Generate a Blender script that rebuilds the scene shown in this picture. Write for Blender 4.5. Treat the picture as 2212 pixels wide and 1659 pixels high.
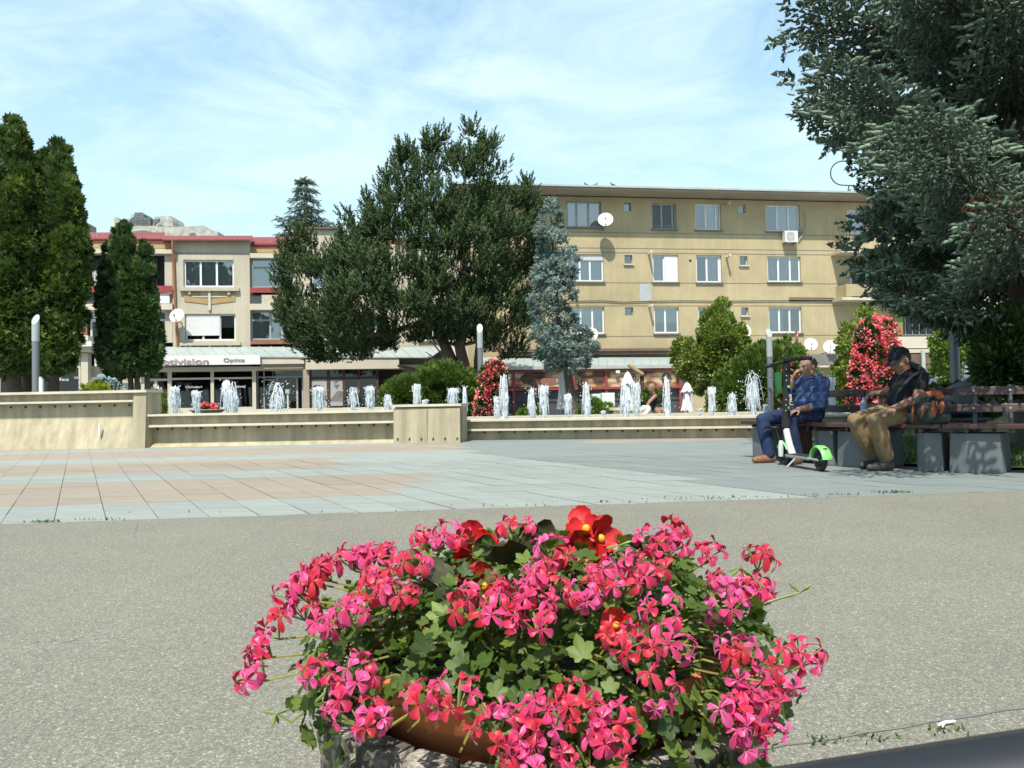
import bpy, bmesh, math, random
import numpy as np
from mathutils import Vector, Matrix
PI = math.pi
random.seed(7)
RNG = np.random.default_rng(11)
for o in list(bpy.data.objects):
    bpy.data.objects.remove(o)
SC = bpy.context.scene
COL = SC.collection

# ------------------------------------------------------------------ camera, sky, sun, exposure
PW, PH, PF = 2212.0, 1659.0, 1662.0            # working pixel grid of the photograph
CAMH, PITCH, ROLL = 0.75, math.radians(1.327), 0.018
_f = Vector((0, math.cos(PITCH), math.sin(PITCH)))
_r0 = Vector((1, 0, 0)); _u0 = Vector((0, -math.sin(PITCH), math.cos(PITCH)))
_r = _r0*math.cos(ROLL) - _u0*math.sin(ROLL)
_u = _r0*math.sin(ROLL) + _u0*math.cos(ROLL)
CAM = Vector((0, 0, CAMH))
cd = bpy.data.cameras.new('camera'); cam = bpy.data.objects.new('camera', cd); COL.objects.link(cam)
cd.sensor_width = 36.0; cd.lens = 36.0*PF/PW; cd.clip_start = 0.02; cd.clip_end = 3000
cam.matrix_world = Matrix(((_r.x, _u.x, -_f.x, 0), (_r.y, _u.y, -_f.y, 0), (_r.z, _u.z, -_f.z, CAMH), (0, 0, 0, 1)))
cd.dof.use_dof = True; cd.dof.focus_distance = 2.6; cd.dof.aperture_fstop = 24.0
SC.camera = cam

LIGHT = Vector((0.13, 0.60, -1.0)).normalized()       # the way sunlight travels
SUN_EL = math.asin(-LIGHT.z); SUN_AZ = math.atan2(-LIGHT.x, -LIGHT.y)
W = bpy.data.worlds.new('World'); SC.world = W; W.use_nodes = True
nt = W.node_tree; nt.nodes.clear()
def _n(t, **k):
    n = nt.nodes.new(t)
    for a, b in k.items(): setattr(n, a, b)
    return n
out = _n('ShaderNodeOutputWorld'); bg = _n('ShaderNodeBackground'); bg.inputs[1].default_value = 0.074
sky = _n('ShaderNodeTexSky'); sky.sky_type = 'NISHITA'; sky.sun_disc = False
sky.sun_elevation = SUN_EL; sky.sun_rotation = SUN_AZ; sky.air_density = 1.0; sky.dust_density = 0.7
tc = _n('ShaderNodeTexCoord'); sep = _n('ShaderNodeSeparateXYZ'); nt.links.new(tc.outputs['Generated'], sep.inputs[0])
mz = _n('ShaderNodeMath', operation='MAXIMUM'); nt.links.new(sep.outputs[2], mz.inputs[0]); mz.inputs[1].default_value = 0.0
az = _n('ShaderNodeMath', operation='ADD'); nt.links.new(mz.outputs[0], az.inputs[0]); az.inputs[1].default_value = 0.11
dx = _n('ShaderNodeMath', operation='DIVIDE'); nt.links.new(sep.outputs[0], dx.inputs[0]); nt.links.new(az.outputs[0], dx.inputs[1])
dy = _n('ShaderNodeMath', operation='DIVIDE'); nt.links.new(sep.outputs[1], dy.inputs[0]); nt.links.new(az.outputs[0], dy.inputs[1])
cmb = _n('ShaderNodeCombineXYZ'); nt.links.new(dx.outputs[0], cmb.inputs[0]); nt.links.new(dy.outputs[0], cmb.inputs[1])
mp = _n('ShaderNodeMapping'); nt.links.new(cmb.outputs[0], mp.inputs[0])
mp.inputs['Rotation'].default_value = (0, 0, math.radians(-18)); mp.inputs['Scale'].default_value = (0.8, 1.0, 1.0); mp.inputs['Location'].default_value = (15.1, 4.8, 0)
nz1 = _n('ShaderNodeTexNoise'); nz1.inputs['Scale'].default_value = 2.5; nz1.inputs['Detail'].default_value = 10; nz1.inputs['Roughness'].default_value = 0.62; nz1.inputs['Distortion'].default_value = 0.7
nz2 = _n('ShaderNodeTexNoise'); nz2.inputs['Scale'].default_value = 0.42; nz2.inputs['Detail'].default_value = 4
nt.links.new(mp.outputs[0], nz1.inputs['Vector']); nt.links.new(mp.outputs[0], nz2.inputs['Vector'])
mixn = _n('ShaderNodeMath', operation='MULTIPLY_ADD'); nt.links.new(nz2.outputs[0], mixn.inputs[0]); mixn.inputs[1].default_value = 0.55
nt.links.new(nz1.outputs[0], mixn.inputs[2])
cr = _n('ShaderNodeValToRGB'); cr.color_ramp.elements[0].position = 0.70; cr.color_ramp.elements[1].position = 0.98
cr.color_ramp.elements[0].color = (0.32, 0.32, 0.32, 1); cr.color_ramp.elements[1].color = (0.93, 0.93, 0.93, 1)
nt.links.new(mixn.outputs[0], cr.inputs[0])
hz = _n('ShaderNodeMapRange'); nt.links.new(sep.outputs[2], hz.inputs[0])   # thin cloud thickens towards the horizon all round
hz.inputs[1].default_value = 0.06; hz.inputs[2].default_value = 0.42; hz.inputs[3].default_value = 0.74; hz.inputs[4].default_value = 0.0
iv1 = _n('ShaderNodeMath', operation='SUBTRACT'); iv1.inputs[0].default_value = 1; nt.links.new(cr.outputs[0], iv1.inputs[1])
iv2 = _n('ShaderNodeMath', operation='SUBTRACT'); iv2.inputs[0].default_value = 1; nt.links.new(hz.outputs[0], iv2.inputs[1])
ivm = _n('ShaderNodeMath', operation='MULTIPLY'); nt.links.new(iv1.outputs[0], ivm.inputs[0]); nt.links.new(iv2.outputs[0], ivm.inputs[1])
mx1 = _n('ShaderNodeMath', operation='SUBTRACT'); mx1.inputs[0].default_value = 1; nt.links.new(ivm.outputs[0], mx1.inputs[1])
mix = _n('ShaderNodeMixRGB'); nt.links.new(mx1.outputs[0], mix.inputs[0]); sk2 = _n('ShaderNodeMixRGB', blend_type='MULTIPLY'); sk2.inputs[0].default_value = 1; sk2.inputs[2].default_value = (1.95, 2.55, 2.45, 1); nt.links.new(sky.outputs[0], sk2.inputs[1]); nt.links.new(sk2.outputs[0], mix.inputs[1])
mix.inputs[2].default_value = (8.0, 10.3, 11.0, 1)
nt.links.new(mix.outputs[0], bg.inputs[0]); nt.links.new(bg.outputs[0], out.inputs[0])
sd = bpy.data.lights.new('sun', 'SUN'); sd.energy = 5.0; sd.angle = math.radians(0.53); sd.color = (1.0, 0.95, 0.86)
sun = bpy.data.objects.new('sun', sd); COL.objects.link(sun); sun.location = (-8, -20, 50)
sun.rotation_euler = LIGHT.to_track_quat('-Z', 'Y').to_euler()
SC.view_settings.view_transform = 'Standard'; SC.view_settings.look = 'None'; SC.view_settings.exposure = 0.5; SC.view_settings.gamma = 1.0
try: SC.view_settings.use_curve_mapping = False
except Exception: pass
SC.render.engine = 'CYCLES'
SC.cycles.max_bounces = 8; SC.cycles.transparent_max_bounces = 12; SC.cycles.use_denoising = True

# ------------------------------------------------------------------ projection helpers (photo pixel -> point in the place)
def ray(px, py):
    return _r*((px-PW/2)/PF) - _u*((py-PH/2)/PF) + _f
def pt(px, py, Y):
    d = ray(px, py); return CAM + d*(Y/d.y)
def gp(px, py, z=0.0):
    d = ray(px, py); return CAM + d*((z-CAMH)/d.z)
def ptv(px, py, Y):
    px = np.asarray(px, float); py = np.asarray(py, float); Y = np.asarray(Y, float)
    a = (px-PW/2)/PF; b = -(py-PH/2)/PF
    d = a[:, None]*np.array(_r) + b[:, None]*np.array(_u) + np.array(_f)
    return np.array(CAM) + d*(Y/d[:, 1])[:, None]
def proj(P):
    d = np.asarray(P, float)-np.array(CAM); z = d@np.array(_f)
    return PW/2+PF*(d@np.array(_r))/z, PH/2-PF*(d@np.array(_u))/z

# ------------------------------------------------------------------ materials
def S(h):
    h = h.lstrip('#'); c = [int(h[i:i+2], 16)/255 for i in (0, 2, 4)]
    return tuple(x/12.92 if x <= .04045 else ((x+.055)/1.055)**2.4 for x in c)
def nodes(name):
    m = bpy.data.materials.new(name); m.use_nodes = True
    t = m.node_tree; b = t.nodes['Principled BSDF']; return m, t, b
def noise(t, scale, detail=4, rough=.55, vec=None, stretch=None):
    n = t.nodes.new('ShaderNodeTexNoise'); n.inputs['Scale'].default_value = scale
    n.inputs['Detail'].default_value = detail; n.inputs['Roughness'].default_value = rough
    tcx = t.nodes.new('ShaderNodeTexCoord')
    if stretch:
        m = t.nodes.new('ShaderNodeMapping'); m.inputs['Scale'].default_value = stretch
        t.links.new(tcx.outputs['Object'], m.inputs[0]); t.links.new(m.outputs[0], n.inputs['Vector'])
    else: t.links.new(tcx.outputs['Object'], n.inputs['Vector'])
    return n
def ramp(t, src, stops):
    r = t.nodes.new('ShaderNodeValToRGB'); e = r.color_ramp.elements
    while len(e) < len(stops): e.new(0.5)
    for k, (p, c) in enumerate(stops):
        e[k].position = p; e[k].color = (*c, 1) if len(c) == 3 else c
    t.links.new(src, r.inputs[0]); return r
def sc(c, k): return tuple(min(1, x*k) for x in c)
ALB = .77
def pm(name, col, rough=.75, var=.15, scale=4, bump=.15, bscale=60, metal=0, spec=.4, stretch=None, col2=None, lo=.3, hi=.7):
    m, t, b = nodes(name); col = sc(col, ALB); col2 = sc(col2, ALB) if col2 else None
    n = noise(t, scale, 6, .6, stretch=stretch)
    r = ramp(t, n.outputs[0], [(lo, sc(col, 1-var)), (hi, sc(col, 1+var) if col2 is None else col2)])
    t.links.new(r.outputs[0], b.inputs['Base Color'])
    b.inputs['Roughness'].default_value = rough; b.inputs['Metallic'].default_value = metal
    b.inputs['Specular IOR Level'].default_value = spec
    if bump:
        n2 = noise(t, bscale, 3); bp = t.nodes.new('ShaderNodeBump'); bp.inputs['Strength'].default_value = bump; bp.inputs['Distance'].default_value = .01
        t.links.new(n2.outputs[0], bp.inputs['Height']); t.links.new(bp.outputs[0], b.inputs['Normal'])
    return m
def weathered(name, col, rough=.9, big=.14, streak=.16, bump=.3, bscale=70):
    """old render or concrete: cloudy patches, run-down streaks, fine grain"""
    m, t, b = nodes(name); col = sc(col, ALB); cur = None
    for scl, st, v, lo, hi in ((.45, None, big, .35, .65), (1.6, (3.2, 3.2, .16), streak, .38, .66), (9, None, .07, .3, .7), (60, None, .06, .3, .7)):
        n = noise(t, scl, 5, .62, stretch=st); r = ramp(t, n.outputs[0], [(lo, (1-v,)*3), (hi, (1+v*.7,)*3)])
        if cur is None:
            mm = t.nodes.new('ShaderNodeMixRGB'); mm.blend_type = 'MULTIPLY'; mm.inputs[0].default_value = 1; mm.inputs[1].default_value = (*col, 1)
        else:
            mm = t.nodes.new('ShaderNodeMixRGB'); mm.blend_type = 'MULTIPLY'; mm.inputs[0].default_value = 1; t.links.new(cur, mm.inputs[1])
        t.links.new(r.outputs[0], mm.inputs[2]); cur = mm.outputs[0]
    t.links.new(cur, b.inputs['Base Color']); b.inputs['Roughness'].default_value = rough; b.inputs['Specular IOR Level'].default_value = .25
    n2 = noise(t, bscale, 3); bp = t.nodes.new('ShaderNodeBump'); bp.inputs['Strength'].default_value = bump; bp.inputs['Distance'].default_value = .01
    t.links.new(n2.outputs[0], bp.inputs['Height']); t.links.new(bp.outputs[0], b.inputs['Normal']); return m
def foliage(name, stops, rough=.55, trans=.25, tcol=None, spec=.3):
    """colour varies leaf by leaf through the 'tint' attribute"""
    m, t, b = nodes(name)
    a = t.nodes.new('ShaderNodeAttribute'); a.attribute_name = 'tint'
    r = ramp(t, a.outputs['Fac'], stops)
    t.links.new(r.outputs[0], b.inputs['Base Color']); b.inputs['Roughness'].default_value = rough; b.inputs['Specular IOR Level'].default_value = spec
    if trans:
        tr = t.nodes.new('ShaderNodeBsdfTranslucent'); ms = t.nodes.new('ShaderNodeMixShader'); ms.inputs[0].default_value = trans
        mm = t.nodes.new('ShaderNodeMixRGB'); mm.blend_type = 'MULTIPLY'; mm.inputs[0].default_value = 1; mm.inputs[2].default_value = (*(tcol or (1.6, 1.7, .8)), 1)
        t.links.new(r.outputs[0], mm.inputs[1]); t.links.new(mm.outputs[0], tr.inputs[0])
        t.links.new(b.outputs[0], ms.inputs[1]); t.links.new(tr.outputs[0], ms.inputs[2])
        t.links.new(ms.outputs[0], t.nodes['Material Output'].inputs[0])
    return m

# ------------------------------------------------------------------ objects
ORG = {}
def tag(o, label=None, cat=None, group=None, kind=None):
    if label: o['label'] = label
    if cat: o['category'] = cat
    if group: o['group'] = group
    if kind: o['kind'] = kind
    return o
def thing(name, loc, label, cat, group=None, rotz=0):
    o = bpy.data.objects.new(name, None); COL.objects.link(o)
    o.location = loc; o.rotation_euler = (0, 0, rotz); o.empty_display_size = .1
    ORG[o] = Vector(loc) if not rotz else Vector((0, 0, 0))
    return tag(o, label, cat, group)
def org(parent): return ORG.get(parent, Vector((0, 0, 0))) if parent else Vector((0, 0, 0))
def link(name, me, parent=None, mats=None):
    o = bpy.data.objects.new(name, me); COL.objects.link(o)
    if mats is not None:
        for m in (mats if isinstance(mats, (list, tuple)) else [mats]): me.materials.append(m)
    if parent:
        o.parent = parent; ORG[o] = org(parent)
    return o
def npmesh(name, V, F, mat, parent=None, tint=None, matidx=None, smooth=False):
    V = np.asarray(V, float) - np.array(org(parent)); F = np.asarray(F, np.int32)
    k = F.shape[1]
    me = bpy.data.meshes.new(name)
    me.vertices.add(len(V)); me.vertices.foreach_set('co', V.astype(np.float32).ravel())
    me.loops.add(F.size); me.loops.foreach_set('vertex_index', F.ravel())
    me.polygons.add(len(F)); me.polygons.foreach_set('loop_start', np.arange(0, F.size, k, dtype=np.int32)); me.polygons.foreach_set('loop_total', np.full(len(F), k, np.int32))
    if matidx is not None: me.polygons.foreach_set('material_index', np.asarray(matidx, np.int32))
    if smooth: me.polygons.foreach_set('use_smooth', np.ones(len(F), bool))
    me.update(calc_edges=True)
    if tint is not None:
        a = me.attributes.new('tint', 'FLOAT', 'FACE'); a.data.foreach_set('value', np.asarray(tint, np.float32))
    return link(name, me, parent, mat)

class MB:
    """collects shapes; build() links them as one mesh object"""
    def __init__(s): s.v = []; s.f = []; s.m = []
    def add(s, vs, fs, m=0):
        n = len(s.v); s.v += [tuple(v) for v in vs]
        for f in fs: s.f.append(tuple(i+n for i in f)); s.m.append(m)
        return s
    def hexa(s, p, m=0):
        return s.add(p, [(0, 3, 2, 1), (4, 5, 6, 7), (0, 1, 5, 4), (1, 2, 6, 5), (2, 3, 7, 6), (3, 0, 4, 7)], m)
    def box(s, x0, x1, y0, y1, z0, z1, m=0):
        return s.hexa([(x0, y0, z0), (x1, y0, z0), (x1, y1, z0), (x0, y1, z0), (x0, y0, z1), (x1, y0, z1), (x1, y1, z1), (x0, y1, z1)], m)
    def obox(s, c, ax, ay, az, m=0):
        c = Vector(c); ax = Vector(ax); ay = Vector(ay); az = Vector(az)
        return s.hexa([c+ax*i+ay*j+az*k for k in (-1, 1) for i, j in ((-1, -1), (1, -1), (1, 1), (-1, 1))], m)
    def tube(s, path, rad, seg=8, m=0, caps=True, flat=1.0):
        path = [Vector(p) for p in path]
        if not isinstance(rad, (list, tuple)): rad = [rad]*len(path)
        up = Vector((0, 0, 1)); rings = []; px = None
        for i, p in enumerate(path):
            d = (path[min(i+1, len(path)-1)]-path[max(i-1, 0)]).normalized()
            if px is None:
                px = d.cross(up)
                if px.length < 1e-3: px = Vector((1, 0, 0))
            px = (px - d*px.dot(d)).normalized(); py_ = d.cross(px)
            rings.append([p+(px*math.cos(2*PI*k/seg)+py_*math.sin(2*PI*k/seg)*flat)*rad[i] for k in range(seg)])
        n = len(s.v)
        for r in rings: s.v += [tuple(v) for v in r]
        for i in range(len(rings)-1):
            for k in range(seg):
                a = n+i*seg+k; b = n+i*seg+(k+1) % seg
                s.f.append((a, b, b+seg, a+seg)); s.m.append(m)
        if caps:
            s.f.append(tuple(n+k for k in range(seg))[::-1]); s.m.append(m)
            s.f.append(tuple(n+(len(rings)-1)*seg+k for k in range(seg))); s.m.append(m)
        return s
    def lathe(s, prof, c=(0, 0, 0), seg=24, m=0, axis=None, arc=None):
        """prof: (r, h) pairs round the axis"""
        c = Vector(c); A = (Vector(axis).normalized() if axis else Vector((0, 0, 1)))
        X = A.orthogonal().normalized() if axis else Vector((1, 0, 0)); Y = A.cross(X)
        n = len(s.v); k = seg
        for r, h in prof:
            for j in range(k):
                a = 2*PI*j/k; s.v.append(tuple(c+A*h+X*(r*math.cos(a))+Y*(r*math.sin(a))))
        for i in range(len(prof)-1):
            for j in range(k):
                a = n+i*k+j; b = n+i*k+(j+1) % k; s.f.append((a, b, b+k, a+k)); s.m.append(m)
        return s
    def sphere(s, c, r, m=0, seg=10, rings=6, R=None):
        rr = r if isinstance(r, (list, tuple)) else (r, r, r); c = Vector(c); n = len(s.v)
        for i in range(rings+1):
            th = PI*i/rings
            for j in range(seg):
                q = Vector((rr[0]*math.sin(th)*math.cos(2*PI*j/seg), rr[1]*math.sin(th)*math.sin(2*PI*j/seg), rr[2]*math.cos(th)))
                if R is not None: q = R @ q
                s.v.append(tuple(c+q))
        for i in range(rings):
            for j in range(seg):
                a = n+i*seg+j; b = n+i*seg+(j+1) % seg; s.f.append((a, a+seg, b+seg, b)); s.m.append(m)
        return s
    def build(s, name, mats, parent=None, smooth=False, bevel=0, bseg=2):
        o = org(parent); me = bpy.data.meshes.new(name)
        me.from_pydata([(v[0]-o.x, v[1]-o.y, v[2]-o.z) for v in s.v], [], s.f)
        me.polygons.foreach_set('material_index', s.m)
        if bevel:
            bm = bmesh.new(); bm.from_mesh(me); bmesh.ops.remove_doubles(bm, verts=bm.verts, dist=1e-5)
            bmesh.ops.bevel(bm, geom=[e for e in bm.edges if len(e.link_faces) == 2 and e.calc_face_angle(0) > .5], offset=bevel, segments=bseg, profile=.6, affect='EDGES', clamp_overlap=True)
            bm.to_mesh(me); bm.free()
        if smooth:
            me.polygons.foreach_set('use_smooth', [True]*len(me.polygons))
            try: me.set_sharp_from_angle(angle=math.radians(42))
            except Exception: pass
        me.update()
        return link(name, me, parent, mats)
def copy_thing(root, loc, rotz=None, label=None):
    r = root.copy(); COL.objects.link(r); r.location = loc
    if rotz is not None: r.rotation_euler = (0, 0, rotz)
    if label: r['label'] = label
    for ch in list(root.children):
        c = ch.copy(); COL.objects.link(c); c.parent = r
        for g in list(ch.children):
            d = g.copy(); COL.objects.link(d); d.parent = c
    return r
def text(s, size, M, mat, name, parent, extrude=.004, align='LEFT', sx=1.0, bold=0):
    """flat lettering; M places it in the parent's local frame"""
    cu = bpy.data.curves.new('txt', 'FONT'); cu.body = s; cu.size = size; cu.extrude = extrude; cu.align_x = align; cu.offset = bold
    t = bpy.data.objects.new('txt', cu); COL.objects.link(t)
    dg = bpy.context.evaluated_depsgraph_get(); me = bpy.data.meshes.new_from_object(t.evaluated_get(dg))
    bpy.data.objects.remove(t); bpy.data.curves.remove(cu)
    me.transform(M @ Matrix.Diagonal((sx, 1, 1, 1))); me.materials.clear(); me.name = name
    return link(name, me, parent, mat)

# ------------------------------------------------------------------ scattering
def basis(d, roll=None, rng=RNG):
    d = d/np.linalg.norm(d, axis=1, keepdims=True)
    up = np.where(np.abs(d[:, 2:3]) > .95, np.array([[1., 0, 0]]), np.array([[0, 0, 1.]]))
    x = np.cross(up, d); x /= np.linalg.norm(x, axis=1, keepdims=True); y = np.cross(d, x)
    if roll is None: roll = rng.uniform(0, 2*PI, len(d))
    c = np.cos(roll)[:, None]; s_ = np.sin(roll)[:, None]
    return np.stack([x*c+y*s_, -x*s_+y*c, d], axis=2)
def scatter(T, P, R, Sx):
    """T=(verts, faces) copied to every P with basis R and scale Sx (n,3)"""
    V, F = T; n = len(P)
    VV = np.einsum('nij,nvj->nvi', R, V[None]*Sx[:, None, :]) + P[:, None, :]
    FF = F[None]+(np.arange(n)*len(V))[:, None, None]
    return VV.reshape(-1, 3), FF.reshape(-1, F.shape[1])
def T_spindle(k=6, star=.5):
    V = [(0, 0, 0)]; prof = [(.55, .15), (1, .5), (.72, .85)]
    for r, h in prof:
        for j in range(k):
            a = 2*PI*j/k; rr = r*(1 if j % 2 == 0 else star); V.append((rr*math.cos(a), rr*math.sin(a), h+(.05 if j % 2 == 0 else 0)))
    V.append((0, 0, 1.05)); F = []
    for j in range(k):
        F.append((0, 1+(j+1) % k, 1+j)); F.append((len(V)-1, 1+2*k+j, 1+2*k+(j+1) % k))
        for i in range(2):
            a = 1+i*k+j; b = 1+i*k+(j+1) % k; F += [(a, b, b+k), (a, b+k, a+k)]
    return np.array(V, float), np.array(F)
def T_tuft(n=9, spread=.55, w=.10):
    V = []; F = []
    rg = np.random.default_rng(3)
    for i in range(n):
        a = 2*PI*i/n+rg.uniform(-.3, .3); sp = spread*rg.uniform(.35, 1.1); L = rg.uniform(.75, 1.1); z0 = rg.uniform(-.1, .35)
        t = np.array([sp*math.cos(a), sp*math.sin(a), z0+L*.75]); b = np.array([math.cos(a+PI/2), math.sin(a+PI/2), 0])*w
        o = np.array([0, 0, z0]); V += [o+b, o-b, t]; F.append((3*i, 3*i+1, 3*i+2))
    V += [(w, 0, -.1), (-w, 0, -.1), (0, w*.4, 1.0)]; F.append((3*n, 3*n+1, 3*n+2))
    return np.array(V, float), np.array(F)
def T_spray():
    V = [(0, 0, 0)]; F = []
    for i, (a, L) in enumerate([(-48, .75), (0, 1.0), (46, .8)]):
        a = math.radians(a); d = np.array([math.sin(a), 0, math.cos(a)]); p = np.array([math.cos(a), 0, -math.sin(a)])*.19
        c = d*L*.55; k = len(V); z = np.array([0, .1*(i % 2)-.05, 0])
        V += [c+p+z, d*L+z*2, c-p+z]; F += [(0, k, k+2), (k, k+1, k+2)]
    return np.array([np.array(v) for v in V], float), np.array(F)
def T_leaf():
    V = np.array([(0, 0, 0), (.42, .12, .4), (.3, .1, .78), (0, -.04, 1.05), (-.3, .1, .78), (-.42, .12, .4), (0, 0, .5)], float)
    return V, np.array([(0, 1, 6), (1, 2, 6), (2, 3, 6), (3, 4, 6), (4, 5, 6), (5, 0, 6)])
def T_shoot():
    """a bristly shoot: two-ring star spindle"""
    V = [(0, 0, 0)]; F = []; k = 6
    for r, h in ((1.0, .22), (.70, .66)):
        for j in range(k): a = 2*PI*j/k+h; rr = r*(1.2 if j % 2 == 0 else .45); V.append((rr*math.cos(a), rr*math.sin(a), h+(.08 if j % 2 == 0 else -.04)))
    V.append((0, 0, 1.15))
    for j in range(k): n_ = (j+1) % k; F += [(1+j, 1+n_, 7+n_), (1+j, 7+n_, 7+j), (13, 7+j, 7+n_)]
    return np.array(V, float), np.array(F)
SHOOT = T_shoot()
def T_brush(n=20, seed=4, w=.20):
    """a needled shoot: short needles standing forward all round a thin axis"""
    rg = np.random.default_rng(seed); V = []; F = []
    for i in range(n):
        h = i/n*.95; a = i*2.4; d = np.array([math.cos(a), math.sin(a), 0]); s_ = np.array([-math.sin(a), math.cos(a), 0])
        L = 1.15*(1-.35*h)*rg.uniform(.8, 1.15); b = np.array([0, 0, h]); V += [b+s_*w-d*.05, b-s_*w-d*.05, b+d*L+np.array([0, 0, .20])]; F.append((3*i, 3*i+1, 3*i+2))
    k = len(V); V += [(.22, 0, 0), (-.11, .19, 0), (-.11, -.19, 0), (0, 0, 1.12)]; F += [(k, k+1, k+3), (k+1, k+2, k+3), (k+2, k, k+3)]
    return np.array([np.array(v, float) for v in V]), np.array(F)
BRUSH = T_brush()
def T_twig(k=5, n=8):
    """plump needled shoot: rounded body with needle points standing off it"""
    V = [(0, 0, 0)]; F = []
    for r, h in ((.72, .25), (.66, .72)):
        for j in range(k): a = 2*PI*j/k+h*2; V.append((r*math.cos(a), r*math.sin(a), h))
    V.append((0, 0, 1.0))
    for j in range(k): n_ = (j+1) % k; F += [(1+j, 1+n_, 1+k+n_), (1+j, 1+k+n_, 1+k+j), (1+2*k, 1+k+j, 1+k+n_)]
    V2, F2 = T_brush(n, 9, .26); return np.concatenate([np.array(V, float), V2[:3*n]]), np.concatenate([np.array(F), F2[:n]+len(V)])
TWIG = T_twig()
SPIN, TUFT, SPRAY, LEAF = T_spindle(), T_tuft(), T_spray(), T_leaf()
def in_poly(x, y, poly):
    ins = np.zeros(len(x), bool); n = len(poly)
    for i in range(n):
        x1, y1 = poly[i]; x2, y2 = poly[(i+1) % n]
        c = ((y1 > y) != (y2 > y)) & (x < (x2-x1)*(y-y1)/((y2-y1) or 1e-9)+x1); ins ^= c
    return ins
def edge_d(x, y, poly):
    d = np.full(len(x), 1e9); n = len(poly)
    for i in range(n):
        a = np.array(poly[i], float); b = np.array(poly[(i+1) % n], float); ab = b-a
        t = np.clip(((x-a[0])*ab[0]+(y-a[1])*ab[1])/max(ab@ab, 1e-9), 0, 1)
        d = np.minimum(d, np.hypot(x-a[0]-t*ab[0], y-a[1]-t*ab[1]))
    return d
def crown_pts(poly, D, thick, n, rng, surf=.5):
    """n points through a rounded volume whose outline at distance D is poly; also outward directions"""
    poly = [tuple(map(float, p)) for p in poly]; A = np.array(poly)
    x0, y0 = A.min(0); x1, y1 = A.max(0); xs = []; ys = []
    while sum(map(len, xs)) < n:
        x = rng.uniform(x0, x1, n*2); y = rng.uniform(y0, y1, n*2); k = in_poly(x, y, poly); xs.append(x[k]); ys.append(y[k])
    x = np.concatenate(xs)[:n]; y = np.concatenate(ys)[:n]
    d = edge_d(x, y, poly); dm = d.max(); q = np.clip(d/dm*1.25, 0, 1); t = thick*np.sqrt(1-(1-q)**2)
    w = rng.uniform(-1, 1, n); w = np.sign(w)*np.abs(w)**surf
    P = ptv(x, y, D+t*w); crown_pts.edge = d*D/PF
    N = np.stack([(x-(x0+x1)/2)/max(1, (x1-x0)/2)*(1-q*.5), w*q, -(y-(y0+y1)/2)/max(1, (y1-y0)/2)*.7], 1)
    N /= np.linalg.norm(N, axis=1, keepdims=True)+1e-6
    return P, N
def crown(name, parent, poly, D, thick, clumps, rc, per, T, size, mat, seed, up=.5, flat=.7, out_=.6, asp=1.0, tintb=0.0, jit=.35, surf=.5):
    rng = np.random.default_rng(seed)
    C, N = crown_pts(poly, D, thick, clumps, rng, surf)
    o = rng.normal(0, 1, (clumps, per, 3)); o /= np.linalg.norm(o, axis=2, keepdims=True); o *= rng.uniform(.25, 1, (clumps, per, 1))**.5
    r = rc*rng.uniform(.6, 1.25, (clumps, 1, 1)); r = np.minimum(r, np.maximum(.28*rc, crown_pts.edge[:, None, None]*1.05)); P = (C[:, None]+o*r*np.array([1, 1, flat])).reshape(-1, 3)
    d = o+N[:, None]*out_+np.array([0, 0, up])+rng.normal(0, jit, o.shape); d = d.reshape(-1, 3)
    k = P[:, 2] > .02; P = P[k]; d = d[k]; n = len(P)
    s_ = size*rng.uniform(.65, 1.3, n)
    V, F = scatter(T, P, basis(d, rng=rng), np.stack([s_*asp, s_*asp, s_], 1))
    ct = np.repeat(rng.uniform(0, 1, clumps), per)[k]
    ti = np.clip(.45*ct+.55*rng.uniform(0, 1, n)+tintb, 0, 1)
    return npmesh(name, V, F, mat, parent, tint=np.repeat(ti, len(T[1])))

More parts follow.
